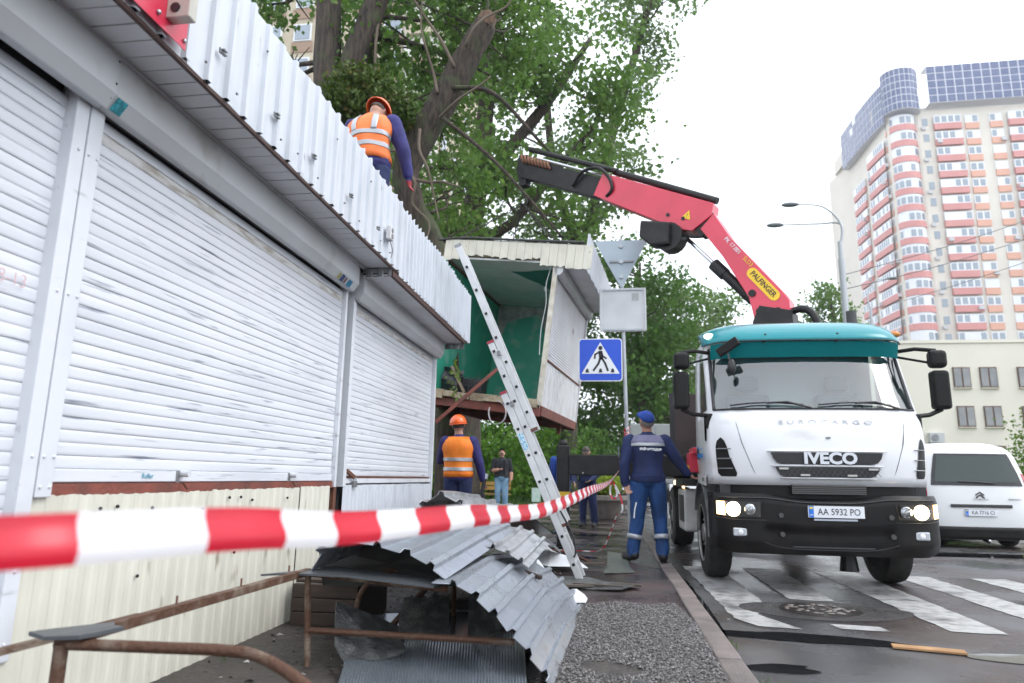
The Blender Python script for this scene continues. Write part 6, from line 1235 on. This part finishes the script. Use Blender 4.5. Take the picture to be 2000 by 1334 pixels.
# leaning snapped limb
t3 = tree('leaning_tree', 'leaning mossy tree with a snapped trunk top above the roof worker', (-2.9, 11.3, 0), [([(-2.6, 11.3, 0), (-2.75, 11.3, 3.2), (-3.0, 11.3, 4.9), (-3.45, 11.3, 5.75), (-3.62, 11.3, 6.4), (-3.42, 11.3, 7.0), (-3.0, 11.3, 7.75), (-2.5, 11.3, 8.75), (-2.2, 11.3, 9.35)], [.22, .21, .20, .21, .24, .27, .26, .24, .21])],
     cloud(9, (-4.4, -1.6), (10.8, 13), (8.6, 11), .55, 230) + cloud(5, (-4.3, -2.2), (11.6, 13), (5.2, 7.0), .45, 150), .13, m_leafA, 12, ra=.035)
b = MB(); b.tube([(-2.22, 11.28, 9.30), (-2.14, 11.26, 9.50), (-2.13, 11.28, 9.60)], [.20, .17, .05], 10); b.build('snapped_end', m_wood, t3)
b = MB(); R5 = random.Random(8)
for p, q in (((-3.3, 11.1, 7.2), (-2.0, 10.9, 8.0)), ((-3.5, 11.0, 6.6), (-4.3, 10.8, 6.9)), ((-3.0, 11.0, 7.8), (-3.3, 10.8, 9.6)), ((-2.7, 11.0, 8.3), (-3.8, 10.8, 10.2)), ((-3.45, 11.1, 6.2), (-2.5, 10.9, 5.9)), ((-3.5, 11.0, 6.3), (-3.05, 10.9, 5.0)), ((-3.3, 11.0, 7.1), (-2.85, 10.9, 5.3)), ((-2.5, 11.0, 8.7), (-1.6, 11.0, 9.9)), ((-4.6, 11.0, 8.2), (-4.2, 10.9, 6.3)), ((-4.2, 11, 9.4), (-4.0, 10.9, 7.0))):
    P = smooth_path(wob(p, q, 4, .12, R5), 3); b.tube(P, [lerp(.035, .012, i / (len(P) - 1)) for i in range(len(P))], 6)
b.build('dead_twigs', M('grey_twig', (.13, .10, .075), .85), t3, smooth=True)
b = MB(); b.tube(smooth_path([(-2.75, 11.1, 7.95), (-2.0, 11.2, 7.85), (-1.2, 11.4, 7.0), (-.9, 11.5, 6.7)], 5), [.05 - i * .002 for i in range(16)], 7)
b.tube(smooth_path([(-2.9, 11.1, 7.35), (-2.0, 11.0, 6.5), (-1.25, 10.9, 5.6), (-.72, 10.8, 4.9)], 5), [.04 - i * .0015 for i in range(16)], 7); b.build('drooping_boughs', m_bark, t3, smooth=True)
# mistletoe ball
mt_ = thing('mistletoe_clump', 'dense dark green mistletoe ball on the forked trunk behind the helmet', 'mistletoe', (-4.35, 10.7, 7.2)); MB().tube([(-4.9, 11.0, 7.3), (-4.5, 10.8, 7.5), (-4.35, 10.7, 7.6)], [.05, .04, .03], 6).build('stalk', m_bark, mt_)
leaves('tuft', [((-4.40, 10.7, 7.65), (.62, .5, .50), 3600), ((-3.75, 10.8, 7.35), (.40, .4, .32), 1300)], .085, leafmat('mistletoe_leaf', (.05, .095, .012), (.08, .13, .02), (.16, .12, .03), .25), mt_, 3, droop=-.3, clump=.10)
# the large tree over the hanging kiosk
tree('poplar_tree', 'large leafy tree whose dark trunk stands behind the hanging kiosk', (-4.0, 19.5, 0), [([(-4.1, 19.5, 0), (-4.05, 19.5, 5), (-4.1, 19.5, 8.2), (-3.85, 19.5, 10.4), (-3.6, 19.5, 14), (-3.2, 19.5, 18)], [.46, .40, .36, .30, .22, .12]), ([(-3.95, 19.5, 9.6), (-3.0, 19.6, 11.0), (-1.7, 19.8, 12.8), (-.4, 20, 15)], [.22, .19, .15, .08]), ([(-4.1, 19.5, 8.0), (-2.9, 19.3, 8.4), (-1.7, 19.3, 9.8), (-.2, 19.2, 11.6)], [.16, .15, .12, .06])],
     cloud(42, (-7.5, 1.0), (17.5, 22.5), (7.5, 17.5), 1.05, 330, lambda x, y, z: x < .75 - max(0, 9.0 - z) * .15 and (x > -6.2 or z > 9)), .19, m_leafA, 13, ra=.06, clump=.30)
tree('grey_poplar_tree', 'hazy pale tree with slender leaning limbs beside the crane tip', (-.5, 26, 0), [([(-1.5, 26, 0), (-1.3, 26, 6), (-.6, 26, 11), (.8, 26, 16.5), (2.4, 26, 22)], [.34, .28, .22, .16, .08]), ([(-.9, 26, 9.5), (-2, 26, 13), (-2.4, 26, 18), (-2.2, 26, 23)], [.2, .17, .13, .07])],
     cloud(27, (-5.5, 1.8), (24, 28.5), (9.5, 22), 1.05, 240) + [((lerp(-.6, 2.4, t) + rr_.gauss(0, .7), 26 + rr_.gauss(0, .8), lerp(11, 22, t) + rr_.gauss(0, .6)), (.9, .9, .7), 230) for t in np.linspace(0, 1, 14)], .20, m_leafB, 14, ra=.06, clump=.34)
# trees along the street beyond
for i, (x, y, hgt, wd, m_, lab, nc) in enumerate([(1.6, 33, 12.5, 2.9, m_leafD, 'dark broad tree standing behind the sign pole', 34), (3.9, 39, 11.6, 2.9, m_leafB, 'pale green tree showing under the crane boom', 30), (7.0, 47, 13.6, 3.0, m_leafA, 'round tree rising just behind the truck cab mirror', 28), (-2.2, 37, 11, 3.2, m_leafD, 'dense tree behind the hanging kiosk at the end of the pavement', 32), (-6.5, 31, 12, 3.6, m_leafA, 'broad tree beyond the onlooker in black', 34)]):
    c0 = [((x + rr_.gauss(0, wd * .42), y + rr_.gauss(0, wd * .35), hgt * (.32 + .66 * rr_.random())), (1.25, 1.2, .9), 300) for k in range(nc)]
    tree('street_tree', lab, (x, y, 0), [([(x, y, 0), (x + .1, y, hgt * .3), (x - .1, y, hgt * .6), (x + .1, y, hgt * .92)], [.28, .22, .15, .05])], c0, .23, m_, 30 + i, ra=.05, clump=.36)
tree('street_tree', 'small far tree beside the lamp post base over the cab roof', (18.6, 58, 0), [([(18.6, 58, 0), (18.7, 58, 8), (18.5, 58, 16)], [.25, .18, .06])], [((18.6 + rr_.gauss(0, .9), 58 + rr_.gauss(0, 1.0), 8 + 8.6 * rr_.random()), (1.1, 1.1, .9), 200) for k in range(14)], .30, m_leafA, 41, ra=.05, clump=.4)
# shrubs closing the view at the end of the pavement
def shrub(name, label, x, y, z, rx, rz, n, m_, seed, leaf=.14, cl=.2):
    t = thing(name, label, 'shrub', (x, y, z)); b = MB(); r = random.Random(seed)
    for k in range(7): b.tube([(x, y, z), (x + r.uniform(-.4, .4) * rx, y + r.uniform(-.3, .3), z + rz * .5), (x + r.uniform(-.8, .8) * rx, y + r.uniform(-.5, .5), z + rz * r.uniform(.7, 1.3))], [.03, .022, .008], 5)
    b.build('stems', m_bark, t); leaves('foliage', [((x, y, z + rz * .75), (rx, rx * .8, rz * .85), n)], leaf, m_, t, seed, clump=cl); return t
for i, (x, y, rx, rz, n, m_, lab) in enumerate([(-7.8, 25, 1.6, 1.7, 3000, m_leafC, 'bright shrub beyond the worker in orange vest'), (-5.9, 24.2, 1.5, 1.9, 3600, m_leafC, 'tall green shrub right of the orange vest worker'), (-4.0, 24.6, 1.4, 1.8, 3600, m_leafC, 'leafy shrub directly behind the onlooker in black'), (-2.3, 26, 1.4, 2.0, 3400, m_leafC, 'green shrub behind the ladder'), (-.9, 27.5, 1.2, 1.9, 3000, m_leafD, 'dark shrub behind the jack of the outrigger'), (.2, 30.5, 1.0, 1.6, 2200, m_leafD, 'dark shrub behind the flower planter')]):
    shrub('shrub', lab, x, y, 0, rx, rz, n, m_, 60 + i, .15)
for i, (x, y, lab) in enumerate([(-10.5, 33, 'tall dense thicket far beyond the orange vest worker'), (-7.4, 33.5, 'tall dense thicket behind the first row of shrubs'), (-4.4, 34, 'tall dense thicket far behind the onlooker in black'), (-1.6, 35, 'tall dense thicket far behind the outrigger jack'), (.4, 41, 'tall dense thicket far behind the dark car')]):
    shrub('thicket', lab, x, y, 0, 2.1, 2.7, 4600, m_leafD if i % 2 else m_leafA, 90 + i, .24, .3)
for i, (x, y, rx, rz, n, lab) in enumerate([(12.6, 29.5, 1.2, 1.15, 2200, 'yellow green bush directly beside the van roof'), (14.6, 29, 1.5, 1.5, 2800, 'rounded lime bush beyond the right side of the van'), (17.2, 29.4, 1.7, 2.7, 3800, 'larger green bush at the end of the hedge row beyond the van'), (10.4, 30, 1.2, .8, 1700, 'low green bush hidden mostly by the truck cab')]):
    shrub('bush', lab, x, y, -.1, rx, rz, n, leafmat('hedge_leaf', (.10, .19, .025), (.15, .25, .035), (.22, .30, .04)), 70 + i, .13)
tree('street_tree', 'leafy tree added past the hedge to darken the puddle reflection', (21.0, 29.5, 0), [([(21, 29.5, 0), (21.1, 29.5, 3), (20.9, 29.5, 7.5)], [.2, .15, .05])], [((21.0 + rr_.gauss(0, 1.2), 29.5 + rr_.gauss(0, 1.2), 2.2 + 5.6 * rr_.random()), (1.2, 1.2, .9), 260) for k in range(20)], .2, m_leafA, 44, ra=.05, clump=.35)  # added off to the side to darken what the road puddle mirrors
# flower planter
pt = thing('flower_planter', 'round concrete planter with yellow green flowers behind the outrigger', 'planter', (-.10, 17.3, 0)); m_con = M('planter_concrete', (.20, .18, .16), .8, c2=(.12, .11, .10), sc=6, bump=.5, bsc=30)
prof = [(.34, 0), (.40, .08), (.50, .34), (.56, .44), (.60, .46), (.60, .56), (.54, .57), (.50, .50)]
b = MB(); n = 28; b.add([(-.10 + r * math.cos(2 * math.pi * k / n), 17.3 + r * math.sin(2 * math.pi * k / n), z) for r, z in prof for k in range(n)], [(i * n + k, i * n + (k + 1) % n, (i + 1) * n + (k + 1) % n, (i + 1) * n + k) for i in range(len(prof) - 1) for k in range(n)] + [tuple((len(prof) - 1) * n + k for k in range(n))]); b.build('bowl', m_con, pt, smooth=True, auto=40)
leaves('flowers', [((-.10, 17.3, .78), (.42, .42, .26), 2200)], .075, m_leafY, pt, 81, droop=-.8, clump=.06)
# yellow bench
bn = thing('park_bench', 'yellow wooden bench on the grass beside the onlooker in black', 'bench', (-3.55, 21, 0)); m_yw = M('yellow_wood', (.42, .26, .07), .6, c2=(.32, .19, .05), sc=6)
for i in range(3): MB().box(-4.1, -2.95, 20.7 + i * .13, 20.81 + i * .13, .44, .48).build('seat_slat', m_yw, bn)
for i in range(2): MB().box(-4.1, -2.95, 21.12, 21.15, .58 + i * .14, .69 + i * .14).build('back_slat', m_yw, bn)
for x in (-3.95, -3.1): MB().box(x - .04, x + .04, 20.72, 21.1, 0, .44).build('leg', m_yw, bn); MB().box(x - .03, x + .03, 21.08, 21.12, .44, .84).build('back_post', m_yw, bn)
tag(MB().box(-2.62, -2.32, 24.0, 24.04, .15, .62).build('small_notice_board', M('pale_green_notice', (.45, .62, .55), .5, c2=(.65, .68, .66), sc=8)), 'small pale notice board standing in the grass by the shrubs', 'notice')
# loose leaves in the air above the boom, torn off with the branch
tag(MB().tube([(1.55, 17, 15.9), (1.75, 17, 15.85), (2.0, 17, 15.7), (2.15, 17, 15.5)], .012, 5).build('falling_twig', m_bark), 'thin torn twig tumbling in the white sky right of the trees', 'twig')
# ================================================================ BUILDINGS
m_twall = M('tower_cream', (.70, .66, .58), .7, c2=(.62, .58, .51), sc=.15); m_tpink = M('tower_pink_panel', (.60, .27, .25), .6, c2=(.54, .23, .21), sc=.3); m_torng = M('tower_orange_panel', (.66, .36, .26), .6); m_tglaz = M('white_balcony_glazing', (.72, .74, .77), .35); m_tpane = M('tower_pane', (.24, .29, .34), .08, spec=1.0); m_tblue = M('crown_pane', (.075, .10, .20), .2, spec=.5, c2=(.12, .15, .26), sc=.8); m_ac = M('air_con', (.50, .51, .52), .5)
tw_ = thing('apartment_tower', 'tall cream apartment tower with pink balcony bands and dark blue glass crown', 'tower', (60, 130, -.1))
# plan of the facade: curved wing on the left, then straight
def fac(s):
    """point and outward normal at arc length s (s=0 at the start of the straight front)"""
    if s >= 0: return Vector((56.2 + s, 122 - .03 * s, 0)), Vector((-.03, -1, 0)).normalized()
    R = 15.0; a = -s / R; return Vector((51.2 - R * math.sin(a) * .02, 123.0 + R * (1 - math.cos(a)) + .25 * -s, 0)), Vector((-math.sin(min(a + .35, 1.4)), -math.cos(min(a + .35, 1.4)), 0)).normalized()
FH, NF, Z0 = 3.05, 19, 8.2
core = [fac(s)[0] for s in (-22, -18, -14, -10, -6, -3, -.6)] + [Vector((51.4, 122.3, 0)), Vector((55.7, 122.2, 0))] + [fac(s)[0] for s in (0, 12, 24, 36)]
poly = [(p.x, p.y) for p in core] + [(92, 150), (50, 152)]
MB().prism(poly, 'z', -.1, 67.0).build('wall', m_twall, tw_)
def rows(s0, s1, kind_, proud, rows_=NF, zoff=0.0, seed=0):
    r = random.Random(seed); nseg = max(1, int(abs(s1 - s0) / 2.2)) if s0 < 0 else 1
    def cell(z0, z1, d, name, mat, th, a=s0, e=s1):
        b = MB(); q = []
        for k in range(nseg + 1):
            p, n_ = fac(lerp(a, e, k / nseg)); q += [p + n_ * d, p + n_ * (d - th)]
        vs = [(v.x, v.y, z) for z in (z0, z1) for v in q]; m_ = len(q); fs = []
        for k in range(nseg):
            i = 2 * k; fs += [(i, i + 2, m_ + i + 2, m_ + i), (i + 1, m_ + i + 1, m_ + i + 3, i + 3), (m_ + i, m_ + i + 2, m_ + i + 3, m_ + i + 1), (i, i + 1, i + 3, i + 2)]
        fs += [(0, m_, m_ + 1, 1), (m_ - 2, m_ - 1, 2 * m_ - 1, 2 * m_ - 2)]
        return b.add(vs, fs).build(name, mat, tw_)
    pan = cell(Z0, Z0 + 1.15, proud, 'balcony' if kind_ == 'b' else 'spandrel', m_tpink if kind_ == 'b' else m_torng, .5)
    win = cell(Z0 + 1.18, Z0 + 2.65, proud - .08, 'window', m_tglaz, .3)
    L = abs(s1 - s0); k = max(2, int(L / .9)); pn = None; panes = []
    for i in range(k):
        a, e = lerp(s0, s1, (i + .14) / k), lerp(s0, s1, (i + .86) / k); b = MB(); p, n_ = fac(a); q, n2 = fac(e); p = p + n_ * (proud - .06); q = q + n2 * (proud - .06)
        b.add([(p.x, p.y, Z0 + 1.35), (q.x, q.y, Z0 + 1.35), (q.x, q.y, Z0 + 2.5), (p.x, p.y, Z0 + 2.5)], [(0, 1, 2, 3)]); panes.append(b.build('pane', m_tpane, win))
    for f in range(1, rows_):
        piece(pan, tw_, (0, 0, f * FH)); w_ = piece(win, tw_, (0, 0, f * FH))
        for pnn in panes:
            if r.random() < .62: piece(pnn, w_, (0, 0, 0))
    for f in range(rows_):
        if r.random() < .35:
            p, n_ = fac(lerp(s0, s1, r.choice((.12, .88)))); p = p + n_ * (proud + .12); MB().box(p.x - .4, p.x + .4, p.y - .2, p.y + .2, Z0 + f * FH + .35, Z0 + f * FH + .95).build('air_conditioner', m_ac, tw_)
rows(2.35, 6.8, 'b', .7, seed=1); rows(7.6, 9.8, 'o', .25, seed=2); rows(11.6, 13.6, 'o', .25, seed=3); rows(14.4, 18.8, 'b', .7, seed=4); rows(20.2, 22.4, 'o', .25, seed=6); rows(24, 28, 'b', .7, seed=7)
rows(-2.2, -.9, 'o', .2, seed=8); rows(-12.5, -3.6, 'b', .9, seed=9, rows_=18); rows(-20, -15, 'b', .5, seed=10, rows_=17)
# rounded bay
def bay(z0, z1, r, name, mat, a0=math.pi, a1=2 * math.pi, n=10, parent=tw_):
    c = Vector((53.55, 122.3, 0)); P = [(c.x + r * math.cos(lerp(a0, a1, k / n)), c.y + r * .75 * math.sin(lerp(a0, a1, k / n))) for k in range(n + 1)]; return MB().prism(P, 'z', z0, z1).build(name, mat, parent)
bp = bay(Z0, Z0 + 1.15, 2.25, 'bay_balcony', m_tpink); bw = bay(Z0 + 1.16, Z0 + 3.04, 2.12, 'bay_window', m_tglaz); bpn = []
for k in range(6):
    a0 = math.pi * (1 + (k + .15) / 6); a1 = math.pi * (1 + (k + .85) / 6); P = [(53.55 + 2.15 * math.cos(a), 122.3 + 2.15 * .75 * math.sin(a)) for a in (a0, a1)]
    bpn.append(MB().add([(P[0][0], P[0][1] - .02, Z0 + 1.35), (P[1][0], P[1][1] - .02, Z0 + 1.35), (P[1][0], P[1][1] - .02, Z0 + 2.55), (P[0][0], P[0][1] - .02, Z0 + 2.55)], [(0, 1, 2, 3)]).build('pane', m_tpane, bw))
for f in range(1, NF):
    piece(bp, tw_, (0, 0, f * FH)); w_ = piece(bw, tw_, (0, 0, f * FH)); [piece(q, w_) for q in bpn if random.random() < .6]
for f in range(0, NF): # narrow window slot with condensers
    p, n_ = fac(1.1)
    if f == 0: nw = MB().box(p.x - .45, p.x + .45, p.y - .06, p.y + .1, Z0 + 1.1, Z0 + 2.5).build('narrow_window', m_tpane, tw_)
    else: piece(nw, tw_, (0, 0, f * FH))
    if f % 2 == 0: MB().box(p.x - .8, p.x - .1, p.y - .35, p.y - .08, Z0 + f * FH + .3, Z0 + f * FH + .85).build('air_conditioner', m_ac, tw_)
# glass crown in two overhanging sweeps
def crown(s0, s1, z0, z1, out_, nrow):
    n = max(2, int(abs(s1 - s0) / 1.45)); cw = None
    q = [fac(lerp(s0, s1, k / n)) for k in range(n + 1)]; P = [p + m_ * out_ for p, m_ in q]; I = [p - m_ * 1.0 for p, m_ in q]
    b = MB(); m2 = n + 1; vs = [(v.x, v.y, z) for z in (z0, z1) for v in P] + [(v.x, v.y, z) for z in (z0, z1) for v in I]
    fs = [(k, k + 1, m2 + k + 1, m2 + k) for k in range(n)] + [(2 * m2 + k, k, k + 1, 2 * m2 + k + 1)[::-1] for k in range(n)] + [(m2 + k, m2 + k + 1, 3 * m2 + k + 1, 3 * m2 + k) for k in range(n)]
    cw = b.add(vs, fs).build('glass_crown', M('crown_frame', (.60, .62, .68), .5), tw_)
    for k in range(n):
        for j in range(nrow):
            a, c = P[k].lerp(P[k + 1], .07), P[k].lerp(P[k + 1], .93); nn = q[k][1] * .05; h0, h1 = lerp(z0, z1, (j + .06) / nrow), lerp(z0, z1, (j + .94) / nrow)
            MB().add([(a.x + nn.x, a.y + nn.y, h0), (c.x + nn.x, c.y + nn.y, h0), (c.x + nn.x, c.y + nn.y, h1), (a.x + nn.x, a.y + nn.y, h1)], [(0, 1, 2, 3)]).build('pane', m_tblue if random.random() > .02 else m_tglaz, cw)
crown(1.5, 33, 67.8, 75.0, 1.6, 5); crown(-22, -1.5, 65.4, 73.0, 1.3, 5)
P = [(53.55 + 3.0 * math.cos(a), 122.0 + 2.6 * math.sin(a)) for a in np.linspace(math.pi * .9, 2.1 * math.pi, 15)]; cb_ = MB().prism(P, 'z', 66.6, 74.6).build('glass_bay_crown', MATS['crown_frame'], tw_)
for k in range(14):
    for j in range(6):
        a = Vector((*P[k], 0)).lerp(Vector((*P[k + 1], 0)), .08); c = Vector((*P[k], 0)).lerp(Vector((*P[k + 1], 0)), .92); nn = ((a + c) / 2 - Vector((53.55, 122.0, 0))).normalized() * .05; h0, h1 = lerp(66.6, 74.6, (j + .07) / 6), lerp(66.6, 74.6, (j + .93) / 6)
        MB().add([(a.x + nn.x, a.y + nn.y, h0), (c.x + nn.x, c.y + nn.y, h0), (c.x + nn.x, c.y + nn.y, h1), (a.x + nn.x, a.y + nn.y, h1)], [(0, 1, 2, 3)]).build('pane', m_tblue if random.random() > .02 else m_tglaz, cb_)
MB().box(50, 86, 126, 148, 67.01, 70.0).build('penthouse', m_twall, tw_)
# low cream block in front of the tower
lw = thing('cream_office_block', 'low cream block with brown framed windows behind the white van', 'building', (34, 61, -.1)); m_cb = M('cream_render', (.74, .70, .60), .8, c2=(.68, .64, .55), sc=.25); m_bf = M('brown_frame', (.13, .075, .05), .5); m_bg = M('office_glass', (.12, .13, .14), .08, spec=1.0, c2=(.25, .25, .24), sc=.6)
MB().box(20.5, 52, 55, 68, -.1, 11.5).build('wall', m_cb, lw); MB().box(20.4, 52.1, 54.9, 68.1, 11.505, 11.75).build('parapet', m_cb, lw)
for ix in (0, 1, 2.4, 3.4, 4.8, 5.8, 7.2, 8.2):
    for iz in range(3):
        x, z = 26.4 + ix * 1.86 * 1.0, 8.86 - iz * 2.92
        wf = MB().box(x - .60, x + .60, 54.90, 54.99, z - .78, z + .78).build('window', m_bf, lw)
        for s in (-1, 1): MB().box(x + s * .30 - .24, x + s * .30 + .24, 54.86, 54.895, z - .68, z + .68).build('pane', m_bg, wf)
        MB().box(x - .66, x + .66, 54.80, 54.99, z - .84, z - .79).build('sill', MATS['cream_render'], wf)
acu = MB().box(23.6, 24.6, 54.6, 54.99, 4.0, 4.7).build('air_conditioner', m_ac, lw); MB().cyl((23.95, 54.59, 4.35), (23.95, 54.55, 4.35), .26, n=16).build('fan', m_grey, acu)
# panel block seen through the trees
pb = thing('panel_block', 'beige tiled high rise block showing through the tree tops behind the kiosks', 'building', (-22, 52, -.1)); m_pb = M('beige_tile', (.48, .42, .31), .8, c2=(.40, .34, .25), sc=.6); m_pbw = M('pale_corner', (.62, .60, .57), .7)
MB().box(-30, -12.6, 46, 62, -.1, 46).build('wall', m_pb, pb)
MB().box(-15.2, -12.4, 45.5, 45.99, -.1, 46).build('loggia_strip', m_pbw, pb)
for f in range(15):
    z = 1.2 + f * 3.0
    for ix in range(6):
        x = -28.8 + ix * 2.5; wf = MB().box(x - .75, x + .75, 45.90, 45.99, z + .7, z + 2.2).build('window', m_tglaz, pb); MB().box(x - .62, x + .62, 45.86, 45.895, z + .82, z + 2.08).build('pane', m_tpane, wf)
        MB().box(x - .9, x + .9, 45.93, 45.99, z - .3, z + .6).build('spandrel', M('brown_spandrel', (.30, .20, .14), .7), pb)
    for y in (48.5, 52.5, 56.5): wf = MB().box(-12.59, -12.5, y - .8, y + .8, z + .7, z + 2.2).build('window', m_tglaz, pb); MB().box(-12.495, -12.46, y - .68, y + .68, z + .82, z + 2.08).build('pane', m_tpane, wf)
    MB().box(-15.0, -12.45, 45.1, 45.49, z, z + 1.0).build('balcony', m_pb if f % 2 else MATS['brown_spandrel'], pb)
# ================================================================ LAMPS AND WIRES
m_pole = M('lamp_pole', (.40, .42, .44), .5, .4)
def lamp(label, x, y, h, arms, wrap):
    t = thing('street_lamp', label, 'street lamp', (x, y, -.12)); MB().cyl((x, y, -.12), (x, y, h * .86), .14, .09, 12).build('pole', m_pole, t, smooth=True, auto=40)
    MB().cyl((x, y, h * .5), (x, y, h * .80), .125, .125, 12).build('sleeve', m_pole, t, smooth=True, auto=40)
    for dx, dy, hz in arms:
        P = smooth_path([(x, y, h * .84), (x - .1 * dx / abs(dx), y, h * .92), (x + dx * .35, y + dy * .35, hz - .15), (x + dx, y + dy, hz)], 5); MB().tube(P, [.055 - .002 * i for i in range(len(P))], 7).build('arm', m_pole, t, smooth=True)
        e = Vector((x + dx, y + dy, hz)); hd = MB().sph(e + Vector((dx / abs(dx) * .28, 0, .0)), (.36, .15, .10), 14, 8).build('lamp_head', M('lamp_head_grey', (.16, .18, .20), .4), t, smooth=True)
    if wrap: MB().cyl((x + .16, y - .1, h * .36), (x + .16, y - .1, h * .62), .20, n=12).build('sleeve_box', M('dark_casing', (.06, .06, .065), .7), t)
    return t
lamp('double headed street lamp on a tall grey pole behind the truck cab', 9.45, 28, 12.3, [(-1.55, 0, 12.25), (-2.05, .6, 11.60)], True)
lamp('single headed street lamp standing in front of the apartment tower', 16.7, 45, 13.9, [(1.2, 0, 13.85)], False)
for i, (p, q, sag) in enumerate((((30, 38, 18.2), (9.5, 28.1, 9.2), .5), ((32, 38, 16.5), (16.7, 45, 11.8), .4), ((30, 37.5, 17.2), (9.5, 28.1, 8.6), .6))):
    p = Vector(p); q = Vector(q); P = [p.lerp(q, t) - Vector((0, 0, sag * 4 * t * (1 - t))) for t in np.linspace(0, 1, 14)]
    tag(MB().tube(P, .016, 5).build('overhead_wire', m_black), ['upper dark overhead wire running to the double headed lamp', 'dark overhead wire running to the single headed lamp', 'lower dark overhead wire running to the double headed lamp'][i], 'wire')
# ================================================================ DAMP AIR
hz = bpy.data.materials.new('damp_air'); hz.use_nodes = True
n_ = hz.node_tree.nodes; n_.clear(); pv = n_.new('ShaderNodeVolumePrincipled'); mo = n_.new('ShaderNodeOutputMaterial')
pv.inputs['Color'].default_value = (.95, .96, .98, 1); pv.inputs['Density'].default_value = 0.0006; pv.inputs['Anisotropy'].default_value = 0.2
hz.node_tree.links.new(pv.outputs[0], mo.inputs['Volume'])
kind(MB().box(-310, 410, -70, 710, -1.6, 82).build('haze', hz), 'stuff')
scene.cycles.volume_bounces = 0
